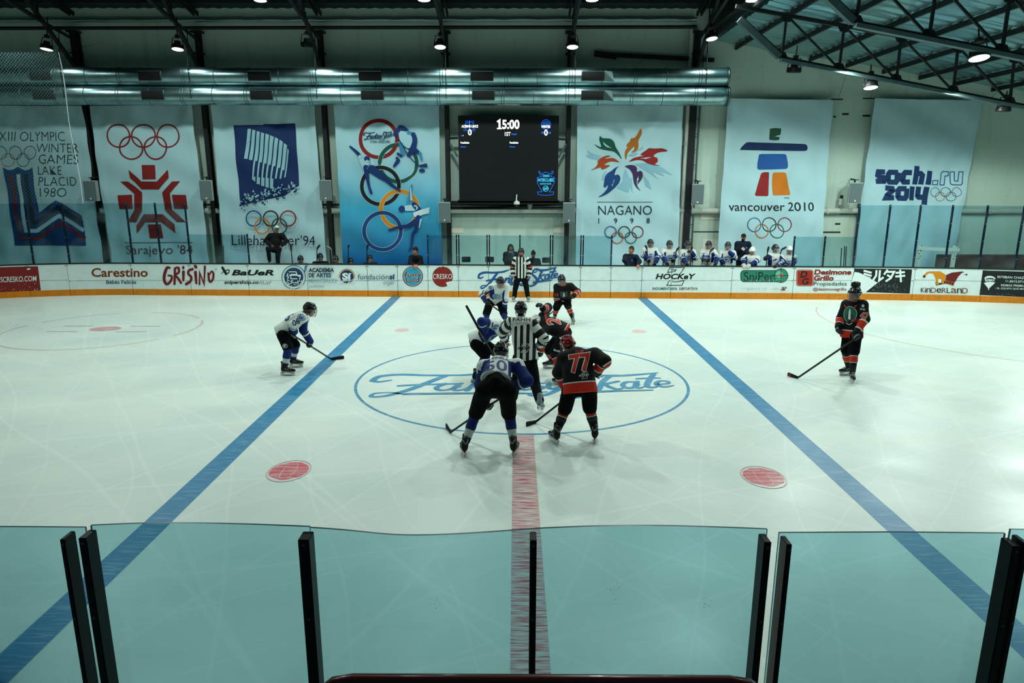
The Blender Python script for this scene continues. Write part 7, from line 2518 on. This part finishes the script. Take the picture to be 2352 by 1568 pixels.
# ---------- wing 16, white and blue, facing the camera
def player_16():
    Y0 = G(1140, 748).y
    j = lambda x, y, d: vv(PY(x, y, Y0 + d))
    J = dict(anL=foot(1119, 749), anR=foot(1161, 748), knL=j(1117, 721, -0.2), knR=j(1157, 722, -0.2), hpL=j(1127, 692, 0.1), hpR=j(1150, 692, 0.1), pel=j(1139, 686, 0.12), nk=j(1146, 655, -0.22), hd=j(1150, 647, -0.38), shL=j(1128, 660, -0.16), shR=j(1163, 659, -0.16),
             elL=j(1107, 675, -0.1), wrL=j(1117, 692, -0.4), elR=j(1161, 684, -0.22), wrR=j(1155, 704, -0.4), tL=np.array([-0.2, -1, 0]), tR=np.array([0.2, -1, 0]))
    F = Fig('player in white with 16 on the sleeve, facing the camera beyond the face-off', tuple(G(1140, 748)), J, (0.12, -0.93, -0.32), (0, -0.3, 0.95))
    setfront(F, (0, -1, 0))
    top, heel = vv(PY(1114, 690, Y0 - 0.42)), vv(G(1182, 742)) + np.array([0, 0, 0.03])
    sd = heel - top
    gL = grip(F, 'L', lerp(top, heel, 0.08), sd, 1)
    gR = grip(F, 'R', lerp(top, heel, 0.55), sd, -1)
    F.make_body()
    F.jersey(white_team, prints=[(txt('16', 0.14, 0.11, (24, 36, 80), 0.02), lerp(J['shL'], J['elL'], 0.65), (0.9, 0, -0.25), (0.2, 0, -1), 0.03), (crest(0.07), lerp(J['shL'], J['elL'], 0.0), (1, 0, 0), (0, 0, -1), 0.03), (crest(0.11, (40, 96, 140)), lerp(J['nk'], J['pel'], 0.55) + F.front * 0.2, (1, 0, 0), J['pel'] - J['nk'], 0.03)], hem=0.06, seed=61)
    F.pants(seed=62); F.glove('L', *gL); F.glove('R', *gR)
    legs_and_skates(F, WSOCK)
    F.helmet()
    stick('dark stick with red shaft printing held low by the player with 16', top, heel, heel + np.array([0.25, -0.1, -0.03]), 0.1, colr=mat((70, 18, 22), rough=0.4))
player_16()

# ---------- far wing, black and red, facing the camera
def far_black():
    Y0 = G(1295, 740).y
    j = lambda x, y, d: vv(PY(x, y, Y0 + d))
    J = dict(anL=foot(1274, 738), anR=foot(1315, 743), knL=j(1278, 707, -0.15), knR=j(1305, 704, -0.2), hpL=j(1285, 690, 0.08), hpR=j(1302, 690, 0.08), pel=j(1294, 684, 0.1), nk=j(1294, 653, -0.12), hd=j(1290, 641, -0.26), shL=j(1279, 659, -0.08), shR=j(1310, 658, -0.08),
             elL=j(1278, 680, -0.1), wrL=j(1283, 698, -0.4), elR=j(1327, 670, -0.05), wrR=j(1313, 682, -0.35), tL=np.array([-0.3, -1, 0]), tR=np.array([0.15, -1, 0]))
    F = Fig('player in black and red with a grey shield crest, facing the camera', tuple(G(1295, 740)), J, (0.0, -0.97, -0.2), (0, -0.2, 0.97))
    setfront(F, (0, -1, 0))
    F.arm_band = (1.2, 1.6)
    top, heel = vv(PY(1313, 679, Y0 - 0.4)), vv(G(1258, 728)) + np.array([0, 0, 0.03])
    sd = heel - top
    gR = grip(F, 'R', lerp(top, heel, 0.04), sd, -1); gL = grip(F, 'L', lerp(top, heel, 0.5), sd, 1)
    F.make_body()
    def shield(A):
        A.poly([(-0.11, -0.09), (0.11, -0.09), (0.1, 0.07), (0, 0.12), (-0.1, 0.07)], (52, 62, 62)); A.poly([(-0.025, 0.06), (-0.012, -0.06), (0.012, -0.06), (0.03, 0.06)], (206, 210, 206))
    F.jersey(black_team, prints=[(shield, lerp(J['nk'], J['pel'], 0.5) + F.front * 0.2, (1, 0, 0), J['pel'] - J['nk'], 0.04), (txt('18', 0.1, 0.09, (170, 50, 40), 0.02), lerp(J['shL'], J['elL'], 0.8), (1, 0, 0), (0, 0, -1), 0.04), (txt('18', 0.1, 0.09, (170, 50, 40), 0.02), lerp(J['shR'], J['elR'], 0.8), (1, 0, 0), (0, 0, -1), 0.04)], hem=0.0, seed=71, collar=(196, 60, 36))
    F.pants(seed=72)
    F.glove('R', *gR, cols=((16, 17, 20), (150, 40, 36))); F.glove('L', *gL, cols=((120, 28, 30), (200, 206, 206)))
    legs_and_skates(F, BSOCK, white_skate='LR')
    F.helmet()
    stick('thin dark stick of the far player in black and red', top, heel, vv(G(1250, 733)), 0.0)
far_black()

# ---------- far referee at the boards
def far_referee():
    Y0 = G(1196, 692).y
    j = lambda x, y, d: vv(PY(x, y, Y0 + d))
    J = dict(anL=foot(1181, 692), anR=foot(1212, 692), knL=j(1184, 662, -0.05), knR=j(1209, 662, -0.05), hpL=j(1189, 637, 0), hpR=j(1204, 637, 0), pel=j(1196, 631, 0), nk=j(1197, 592, 0.02), hd=j(1197, 578, -0.03), shL=j(1184, 596, 0), shR=j(1210, 596, 0),
             elL=j(1177, 614, 0.03), wrL=j(1178, 631, -0.06), elR=j(1217, 614, 0.03), wrR=j(1215, 631, -0.06), tL=np.array([-0.25, -1, 0]), tR=np.array([0.25, -1, 0]))
    F = Fig('bearded referee in striped shirt with red armbands standing at the far boards', tuple(G(1196, 692)), J, (0, -1, 0), (0, 0, 1))
    setfront(F, (0, -1, 0))
    F.armbands = 1
    F.make_body(beard=True, hands={'L': (J['wrL'] - J['elL'], (0.9, -0.3, 0), 0.35, -1), 'R': (J['wrR'] - J['elR'], (-0.9, -0.3, 0), 0.35, 1)})
    F.jersey(referee, hem=0.10, seed=81, pad=0.92, belly=0.9, name='striped_shirt', amp=0.004, prints=[(lambda A: A.disc(0, 0, 0.05, (210, 216, 212), seg=16), lerp(J['nk'], J['pel'], 0.3) + F.front * 0.2 + np.array([0.13, 0, 0]), (1, 0, 0), (0, 0, -1), 0.05), (txt('FAHH', 0.1, 0.03, (170, 50, 40), 0.02), lerp(J['nk'], J['pel'], 0.3) + F.front * 0.2 - np.array([0.13, 0, 0]), (1, 0, 0), (0, 0, -1), 0.04)])
    F.pants(col=(12, 15, 18), full=True, seed=82, name='trousers')
    F.skate('L', white=True); F.skate('R', white=True)
    F.helmet(cage=False, num=[('REF', 'front', (210, 214, 210))])
far_referee()

# ---------- wing 06 on the left
def player_06():
    j = lambda x, y, Y: vv(PY(x, y, Y))
    Ya, Yb_ = G(662, 862).y, G(684, 843).y
    Ym = (Ya + Yb_) / 2
    J = dict(anL=foot(656, 862), anR=foot(675, 843), knL=j(662, 800, Ya + 0.02), knR=j(680, 792, Yb_ - 0.05), hpL=j(650, 770, Ya + 0.14), hpR=j(655, 766, Yb_ - 0.16), pel=j(651, 759, Ym), nk=j(697, 721, Ym), hd=j(712, 708, Ym), shL=j(692, 730, Ym - 0.24), shR=j(699, 730, Ym + 0.22),
             elL=j(672, 746, Ym - 0.32), wrL=j(666, 762, Ym - 0.3), elR=j(697, 758, Ym + 0.2), wrR=j(700, 780, Ym + 0.1), tL=np.array([1, -0.05, 0]), tR=np.array([1, 0.05, 0]))
    F = Fig('player in white and blue with 06 on the sleeve, alone by the left blue line', tuple(G(666, 853)), J, (0.95, 0.05, -0.28), (0.28, 0, 0.95))
    setfront(F, (1, 0, -0.2))
    top, heel = vv(PY(661, 762, Ym - 0.28)), vv(G(760, 827)) + np.array([0, 0, 0.03])
    sd = heel - top
    gL = grip(F, 'L', lerp(top, heel, 0.10), sd, 1); gR = grip(F, 'R', lerp(top, heel, 0.46), sd, -1)
    F.make_body()
    bk = lambda t: lerp(J['nk'], J['pel'], t) - F.front * 0.2
    F.jersey(white_team, prints=[(txt('06', 0.13, 0.12, (24, 36, 90), 0.02), lerp(J['shL'], J['elL'], 0.45), (0.9, 0, 0.4), (0.4, 0, -0.9), 0.03), (crest(0.09), lerp(J['shL'], J['elL'], -0.15) + np.array([0.02, 0, 0.02]), (0.9, 0, 0.3), (0.3, 0, -0.9), 0.03),
                                 (txt('06', 0.30, 0.24, (24, 40, 104), 0.01), bk(0.45), J['shR'] * -1 + J['shL'], J['pel'] - J['nk'], 0.03)], hem=0.08, seed=91)
    F.pants(seed=92, prints=[(crest(0.055, (190, 200, 204), (30, 40, 50)), lerp(J['hpL'], J['knL'], 0.72) + np.array([0, -0.1, 0]), (1, 0, 0), (0, 0, -1), 0.03)])
    F.glove('L', *gL); F.glove('R', *gR)
    legs_and_skates(F, WSOCK)
    F.helmet()
    stick('black stick of the waiting player with 06, blade on the left blue line', top, heel, vv(G(790, 824)), 0.08)
player_06()

# ---------- defender 47 on the right
def player_47():
    j = lambda x, y, Y: vv(PY(x, y, Y))
    Y0 = G(1950, 868).y
    J = dict(anL=foot(1947, 861), anR=foot(1956, 876), knL=j(1943, 806, Y0 + 0.05), knR=j(1962, 808, Y0 - 0.12), hpL=j(1948, 770, Y0 + 0.12), hpR=j(1966, 770, Y0 - 0.06), pel=j(1957, 760, Y0 + 0.04), nk=j(1963, 690, Y0 + 0.06), hd=j(1963, 671, Y0 - 0.0), shL=j(1945, 699, Y0 + 0.16), shR=j(1982, 700, Y0 - 0.06),
             elL=j(1931, 732, Y0 + 0.2), wrL=j(1926, 751, Y0 + 0.05), elR=j(1988, 733, Y0 - 0.16), wrR=j(1974, 758, Y0 - 0.24), tL=np.array([-1, -0.2, 0]), tR=np.array([-0.25, -1, 0]), uR=nrm([0.1, 0, 1]))
    F = Fig('player in black and red with green oval crest, standing alone at the right', tuple(G(1950, 868)), J, (-0.8, -0.6, -0.12), (0, -0.08, 1))
    setfront(F, (-0.62, -0.78, 0))
    F.arm_band = (1.2, 1.62); F.band = (0.97, 1.6)
    top, heel = vv(PY(1978, 768, Y0 - 0.3)), vv(G(1833, 870)) + np.array([0, 0, 0.03])
    sd = heel - top
    gR = grip(F, 'R', lerp(top, heel, 0.06), sd, 1)
    F.make_body()
    def oval(A):
        A.disc(0, 0, 0.125, (206, 210, 206), 0.155, seg=28); A.disc(0, 0, 0.118, (20, 92, 74), 0.147, seg=28)
        A.disc(0, 0.06, 0.07, (12, 60, 50), 0.09, seg=20)
        A.poly([(-0.022, 0.10), (-0.018, -0.05), (0.0, -0.12), (0.018, -0.05), (0.024, 0.10)], (214, 218, 206))
        for x in (-1, 1):
            A.stroke([(x * 0.07, -0.12), (x * 0.11, -0.17)], 0.022, (190, 60, 44), smooth=0)
        A.rect(-0.03, 0.12, 0.035, 0.17, (16, 20, 22)); A.stroke([(-0.06, 0.17), (0, 0.2), (0.05, 0.17)], 0.014, (206, 210, 206))
        A.text('LINCES', 0.04, 0.09, 0.15, 0.125, (190, 50, 40), bold=0.02); A.text('HOCKEY', 0.04, 0.13, 0.15, 0.15, (150, 60, 50), bold=0.02)
    def skull(A):
        A.disc(0, -0.03, 0.025, (190, 196, 192), 0.03, seg=14); A.stroke([(-0.04, 0.05), (0.04, 0.02)], 0.012, (190, 196, 192), smooth=0); A.stroke([(-0.04, 0.02), (0.04, 0.05)], 0.012, (190, 196, 192), smooth=0)
    sdir = J['shR'] - J['shL']
    F.jersey(black_team, prints=[(oval, lerp(J['nk'], J['pel'], 0.42) + F.front * 0.2 - nrm(sdir) * 0.05, sdir, (0, 0, -1), 0.03), (txt('47', 0.14, 0.12, (204, 46, 24), 0.02, (214, 206, 198), 0.008), lerp(J['shR'], J['elR'], 0.72), (0.85, -0.5, 0), (0, 0, -1), 0.03), (skull, lerp(J['shR'], J['elR'], 0.12), (0.85, -0.5, 0), (0, 0, -1), 0.03)], hem=0.12, seed=101, collar=(190, 56, 30), belly=0.93, pad=0.95)
    F.pants(seed=102, thick=0.95)
    F.glove('R', *gR, cols=((26, 32, 38), (196, 202, 202)))
    F.glove('L', J['wrL'] - J['elL'], (0.8, -0.5, 0), 0.55, 1, cols=((26, 32, 38), (196, 202, 202)))
    legs_and_skates(F, BSOCK)
    o = F.helmet(num=[('CCM', 'front', (190, 196, 196))])
    S = Solid(0.01)
    S.box(F.H(0, -0.01, 0.185), [0.055, 0.05, 0.03], F.HF, 0.012); S.cone(F.H(0.0, 0.03, 0.19), F.H(0.0, 0.05, 0.235), 0.03, 0.016); S.cone(F.H(0, -0.05, 0.19), F.H(0, -0.07, 0.215), 0.03, 0.018)
    F.solid_obj('helmet_topper', S, mat((22, 26, 28), rough=0.9), 0.009, label='dark tuft-like piece on top of the helmet')
    t = stick('long black stick of the lone player with 47, red-taped blade toe', top, heel, vv(G(1807, 864)), 0.0, tip_tape=True)
player_47()

# ================================================================== PEOPLE BEHIND THE BOARDS
def bystander(label, px, py, Y, fw, arms, floor_z=0.0, s=1.0, sit=False, group=None, hands=None, lean=0.0, **kw):
    """upright figure; arms: pixel positions + depth offsets of elbow and wrist, image left and right"""
    hd = vv(PY(px, py, Y))
    f = nrm([fw[0], fw[1], 0])
    side = np.array([-f[1], f[0], 0])
    if side[0] < 0:
        side = -side
    z = np.array([0, 0, 1.0])
    nk = hd - z * 0.205 * s + np.array([0, 1, 0]) * (0.02 + lean * 0.3)
    pel = nk - z * 0.50 * s + np.array([0, 1, 0]) * lean
    J = dict(hd=hd, nk=nk, pel=pel, shL=nk - side * 0.185 * s - z * 0.055 * s, shR=nk + side * 0.185 * s - z * 0.055 * s, hpL=pel - side * 0.09 * s - z * 0.07, hpR=pel + side * 0.09 * s - z * 0.07)
    for q, o in (('L', -1), ('R', 1)):
        if sit:
            J['kn' + q] = J['hp' + q] + np.array([0, -0.30, -0.02]) + side * o * 0.05
            J['an' + q] = J['kn' + q] + np.array([0, 0.05, 0])
            J['an' + q][2] = max(floor_z + 0.1, 0.1)
        else:
            J['an' + q] = np.array([J['hp' + q][0] + o * 0.03, J['hp' + q][1] + 0.02, floor_z + 0.1])
            J['kn' + q] = (J['hp' + q] + J['an' + q]) / 2 - np.array([0, 0.04, 0])
        J['t' + q] = np.array([0.15 * o, -1, 0])
        e, w = arms[0 if q == 'L' else 1]
        J['el' + q] = vv(PY(e[0], e[1], Y + e[2])); J['wr' + q] = vv(PY(w[0], w[1], Y + w[2]))
    F = Fig(label, (pel[0], pel[1], floor_z), J, fw, (0, 0, 1), s, group=group)
    setfront(F, f)
    F.make_body(res=0.026, fine=0.009, hands=hands, **kw)
    return F
def bench_legs(F, col=(16, 18, 22), shoe=True):
    F.pants(col=col, full=True, res=0.028, name='trousers')
    for q in 'LR':
        S = Solid(0.02)
        a = F.J['an' + q]
        S.cone(a + np.array([0, 0.03, -0.03]), a + F.J['t' + q] * 0.14 + np.array([0, 0, -0.055]), 0.045, 0.036); S.cone(a, a + np.array([0, 0.02, -0.04]), 0.05, 0.045)
        F.solid_obj('shoe', S, M_BOOT, 0.014)
def yb(px): return YB(BX(px, 605))
GB = 'white team players at the bench'
def white_bench(label, px, py, fw, arms, num='', helm=None, cage=True, sit=False, gl=(True, True), goalie=False, seed=1, glo=None, dY=0.55):
    Y = yb(px) + dY
    F = bystander(label, px, py, Y, fw, arms, sit=sit, group=None)
    J = F.J
    sdir = J['shR'] - J['shL']
    F.jersey(white_team, res=0.022, seed=seed, amp=0.006, hem=0.12, prints=[(crest(0.12), lerp(J['nk'], J['pel'], 0.5) + F.front * 0.2, sdir, (0, 0, -1), 0.05)] + ([(txt(num, 0.12, 0.1, (24, 36, 80), 0.02), lerp(J['shL'], J['elL'], 0.5), (1, 0, 0), (0, 0, -1), 0.05)] if num else []))
    bench_legs(F)
    for i, q in enumerate('LR'):
        if gl[i]:
            d = J['wr' + q] - J['el' + q]
            n = (0, 0.8, -0.5) if abs(d[2]) < 0.12 else ((0.9, 0.2, 0) if q == 'L' else (-0.9, 0.2, 0))
            if goalie:
                F.glove(q, d + np.array([0, 0, -0.03]), n, 0.35, 1 if q == 'L' else -1, cols=((196, 198, 180), (150, 150, 136)), res=0.012)
            else:
                F.glove(q, d + np.array([0, -0.02, -0.1]), n, 0.4, 1 if q == 'L' else -1, res=0.012)
    F.helmet(helm, cage=cage, res=0.011)
    return F
D_ = (0, -1, -0.1)
# arms: ((elbow, wrist) image-left, (elbow, wrist) image-right), each (px, py, depth offset)
white_bench('white-jersey player holding a stick before the chest, first from the navy jacket', 1494, 557, (0.1, -1, -0.1), (((1477, 587, -0.05), (1487, 593, -0.22)), ((1512, 588, -0.05), (1506, 602, -0.3))), '21', seed=201)
white_bench('white-jersey player with one glove over the boards, second from the navy jacket', 1538, 560, (0.05, -1, -0.1), (((1521, 588, -0.1), (1529, 601, -0.5)), ((1553, 586, -0.05), (1548, 592, -0.2))), '15', seed=202)
white_bench('white-jersey player raising one glove to the face cage by the steel column', 1581, 561, (0.05, -1, -0.1), (((1567, 591, -0.1), (1575, 603, -0.5)), ((1597, 592, -0.15), (1589, 580, -0.25))), '43', seed=203)
white_bench('white-jersey bench player with head turned left and stick across the chest', 1628, 561, (-0.4, -0.9, -0.1), (((1613, 590, -0.05), (1623, 592, -0.25)), ((1645, 588, -0.1), (1645, 602, -0.5))), '7', seed=204)
white_bench('white-jersey player touching the chin with a bare hand', 1672, 563, (-0.3, -0.95, -0.05), (((1655, 592, 0.0), (1660, 604, -0.1)), ((1688, 592, -0.15), (1676, 580, -0.22))), '', seed=205, gl=(True, False))
F = white_bench('bare-faced player in a white helmet resting bulky off-white gloves on the boards', 1728, 575, (-0.45, -0.85, -0.25), (((1707, 596, -0.15), (1709, 606, -0.45)), ((1741, 598, -0.1), (1722, 608, -0.5))), '9', helm=M_HELMW, cage=False, sit=True, goalie=True, seed=206)
white_bench('white-jersey player with the letter C leaning both gloves over the boards', 1781, 569, (0.1, -1, -0.1), (((1768, 592, 0.0), (1763, 590, -0.1)), ((1801, 598, -0.2), (1785, 609, -0.5))), '', seed=207)
white_bench('white-jersey player in a white helmet half hidden by the blue glass post', 1814, 573, (-0.2, -1, -0.2), (((1798, 598, -0.1), (1803, 607, -0.45)), ((1826, 598, 0.0), (1822, 606, -0.1))), '', helm=M_HELMW, seed=208, dY=0.62)
# sticks held at the bench
def bench_stick(lb, a, b, c, Y):
    simple_stick(a[0], a[1], b[0], b[1], Y, lb, c, grp='sticks held at the white bench')
bench_stick('stick held by the player nearest the navy jacket', (1489, 606), (1486, 572), (1482, 563), yb(1490) + 0.33)
bench_stick('stick with raised blade right of the second white bench player', (1549, 607), (1553, 577), (1560, 567), yb(1550) + 0.35)
bench_stick('stick standing before the player at the steel column', (1586, 607), (1588, 575), (1590, 566), yb(1586) + 0.3)
bench_stick('stick leaning across the chest of the player looking left', (1624, 606), (1631, 578), (1640, 569), yb(1628) + 0.3)
bench_stick('stick with thin blade left of the player with the letter C', (1760, 608), (1763, 578), (1766, 566), yb(1762) + 0.35)
bench_stick('stick with long blade between the player with C and the half-hidden player', (1790, 606), (1794, 575), (1806, 567), yb(1794) + 0.5)

# coach in the navy jacket, left of the white team
def coach_left():
    Y = yb(1450) + 0.5
    F = bystander('short-haired man in a navy hooded jacket at the left end of the white bench', 1450, 572, Y, (-0.55, -0.83, -0.05), (((1435, 598, -0.05), (1444, 612, -0.1)), ((1468, 600, -0.1), (1465, 608, -0.5))), hands={'R': ((0, -0.8, -0.6), (0, 0.2, -1), 0.4, -1)}, s=1.02)
    F.jersey(plain((16, 30, 50)), res=0.02, seed=301, hem=0.1, name='jacket', prints=[(crest(0.035, (40, 110, 170), (30, 80, 140)), lerp(F.J['nk'], F.J['pel'], 0.3) + F.front * 0.2 + np.array([0.13, 0, 0]), (1, 0, 0), (0, 0, -1), 0.05)], collar=(14, 18, 26), sleeve_end=0.92, pad=0.98)
    bench_legs(F)
    F.hair_cap((34, 26, 22))
coach_left()
def coach_cap():
    Y = 24.75
    F = bystander('bearded coach in a navy cap and jacket standing tall behind the white bench', 1708, 543, Y, (-0.1, -1, -0.05), (((1692, 577, 0.0), (1701, 573, -0.25)), ((1724, 577, 0.0), (1714, 582, -0.25))), floor_z=0.34, beard=True, hands={'L': ((0.6, -0.3, 0.1), (0, 0.5, 0.8), 0.5, 1)}, s=1.02)
    F.jersey(plain((14, 26, 44)), res=0.02, seed=302, hem=0.14, name='jacket', prints=[(crest(0.04, (40, 110, 170), (30, 80, 140)), lerp(F.J['nk'], F.J['pel'], 0.36) + F.front * 0.2 + np.array([0.13, 0, 0]), (1, 0, 0), (0, 0, -1), 0.05)], collar=(12, 20, 34), sleeve_end=0.92)
    bench_legs(F)
    F.hair_cap(cap=((14, 18, 24), (12, 14, 18)))
    p = F.J['wrL'] + np.array([0.06, -0.09, 0.03])
    m_ = MB(); m_.box(p, (0.12, 0.02, 0.09), mat((206, 202, 176), rough=0.8), Matrix.Rotation(0.6, 3, 'Y'), bevel=0.004)
    tag(m_.build('notepad', base=p), 'small pale notepad held by the bearded coach in the cap', 'notepad')
coach_cap()
# man in the white cap standing on the step
def white_cap():
    Y = 25.35
    hd = vv(PY(636, 524, Y))
    j = lambda x, y, d: vv(PY(x, y, Y + d))
    J = dict(hd=hd, nk=j(634, 537, 0.05), pel=j(633, 569, 0.05), shL=j(621, 541, 0.05), shR=j(648, 541, 0.05), elL=j(611, 553, 0.08), wrL=j(621, 562, -0.08), elR=j(658, 553, 0.08), wrR=j(649, 562, -0.08), hpL=j(627, 573, 0.02), hpR=j(639, 574, 0.02), knL=j(616, 571, -0.35), anL=j(619, 597, -0.12), knR=j(638, 590, -0.02), anR=j(638, 605, 0.02), tL=np.array([0.2, -1, 0]), tR=np.array([0.1, -1, 0]))
    J['anR'][2] = 0.62
    F = Fig('man in a white cap and black jacket standing with one leg bent', (J['pel'][0], J['pel'][1], 0.52), J, (0.35, -0.93, -0.12), (0, 0, 1))
    setfront(F, (0, -1, 0))
    F.make_body(res=0.026, fine=0.009, beard=False, hands={'L': (J['wrL'] - J['elL'], (0.3, 0.5, 0), 0.4, 1), 'R': (J['wrR'] - J['elR'], (-0.3, 0.5, 0), 0.4, -1)})
    F.jersey(plain((14, 16, 19)), res=0.02, seed=310, hem=0.1, name='jacket', collar=(12, 14, 16), sleeve_end=1.05, pad=1.0)
    bench_legs(F, col=(26, 32, 38))
    F.hair_cap(cap=((216, 220, 206), (22, 20, 22), (30, 22, 20)))
white_cap()
# man leaning on the boards
def leaning_man():
    Y = yb(955) + 0.5
    F = bystander('dark curly-haired man in black leaning his folded hands on the boards', 954, 575, Y, (-0.45, -0.85, -0.1), (((942, 604, -0.1), (952, 609, -0.5)), ((968, 604, -0.1), (957, 609, -0.5))), hands={'L': ((0.5, -0.5, -0.5), (0, 0.3, -0.9), 0.45, 1), 'R': ((-0.5, -0.5, -0.6), (0, 0.3, -0.9), 0.45, -1)}, lean=0.12)
    F.jersey(plain((11, 12, 14)), res=0.02, seed=311, hem=0.1, name='jacket', collar=(10, 11, 12), sleeve_end=0.86, pad=0.92)
    bench_legs(F)
    F.hair_cap((18, 14, 14), curly=True)
leaning_man()
# woman and child behind the glass
def woman():
    Y = yb(1175) + 0.8
    F = bystander('long-haired woman in a dark coat and light scarf behind the glass', 1173, 567, Y, (0.25, -0.95, -0.05), (((1160, 596, 0.0), (1166, 612, -0.1)), ((1187, 596, 0.0), (1182, 612, -0.1))), s=0.95, hair=True)
    F.jersey(plain((36, 32, 34)), res=0.022, seed=320, hem=0.3, name='coat', sleeve_end=0.95, pad=0.95)
    J = F.J
    S = Solid(0.02)
    S.cone(F.H(-0.035, 0.0, -0.165), F.H(0.035, 0.0, -0.165), 0.07, 0.07); F.solid_obj('scarf', S, mat((128, 146, 150), rough=0.9, bump=0.6, bscale=60), 0.013, 0.006, 3)
    S = Solid(0.02); c = lerp(J['nk'], J['pel'], 0.45) + F.front * 0.115 + np.array([0.05, 0, 0]); S.box(c, [0.035, 0.02, 0.19], np.eye(3), 0.02); F.solid_obj('sweater', S, mat((64, 96, 108), rough=0.9), 0.016, 0.003, 4)
    bench_legs(F)
    F.hair_cap((30, 20, 20), length=0.22)
woman()
def child():
    Y = yb(1226) + 0.7
    F = bystander('child in a dark beanie and dark jacket behind the glass', 1225, 583, Y, (0.1, -0.95, -0.2), (((1214, 606, 0.0), (1222, 612, -0.2)), ((1238, 606, 0.0), (1232, 611, -0.2))), s=0.9, sit=True)
    F.jersey(plain((20, 28, 34)), res=0.022, seed=330, hem=0.1, name='jacket', pad=0.95, collar=(22, 26, 30))
    bench_legs(F)
    F.hair_cap(beanie=(16, 18, 22))
child()
# dark players sitting on the left bench
GD = 'seated players in black on the left bench'
for i, (px, py, fx, lb, s_) in enumerate(((690, 594, 0.2, 'seated player in black next to the man in the white cap', 0.98), (735, 589, 0.1, 'tallest seated player in black, under the raised stick blade', 1.02), (771, 594, 0.15, 'seated player in black at the left edge of the blue poster', 0.98), (805, 599, 0.2, 'lowest seated player in black before the blue poster', 0.98), (849, 592, 0.1, 'rightmost seated player in black before the blue poster', 1.0))):
    Y = yb(px) + 0.85
    F = bystander(lb, px, py, Y, (fx, -0.97, -0.15), (((px - 15, py + 30, 0.0), (px - 8, py + 38, -0.25)), ((px + 16, py + 30, 0.0), (px + 8, py + 38, -0.25))), sit=True, s=s_)
    F.jersey(black_team, res=0.022, seed=400 + i, hem=0.1, prints=[(crest(0.09, (20, 92, 74), (150, 160, 150)), lerp(F.J['nk'], F.J['pel'], 0.4) + F.front * 0.2, (1, 0, 0), (0, 0, -1), 0.05)])
    bench_legs(F)
    F.helmet(res=0.011, num=[('BAUER', 'front', (150, 160, 160))])
for lb, a, b, c, Y in (('thin stick standing left of the leftmost seated player in black', (672, 606), (669, 576), (668, 561), yb(670) + 0.7), ('stick with hooked blade raised beside the tallest seated player', (728, 606), (728, 572), (735, 562), yb(728) + 0.7), ('pale stick blade leaning before the wall column by the seated players', (764, 606), (761, 573), (750, 565), yb(762) + 1.0), ('thin stick standing above the lowest seated player', (800, 606), (800, 568), (802, 562), yb(800) + 0.7), ('thin stick standing left of the rightmost seated player', (843, 606), (843, 572), (846, 560), yb(843) + 0.7)):
    simple_stick(a[0], a[1], b[0], b[1], Y, lb, c, grp='sticks of the seated players', col=(120, 136, 140) if 'pale' in lb else (12, 14, 16))
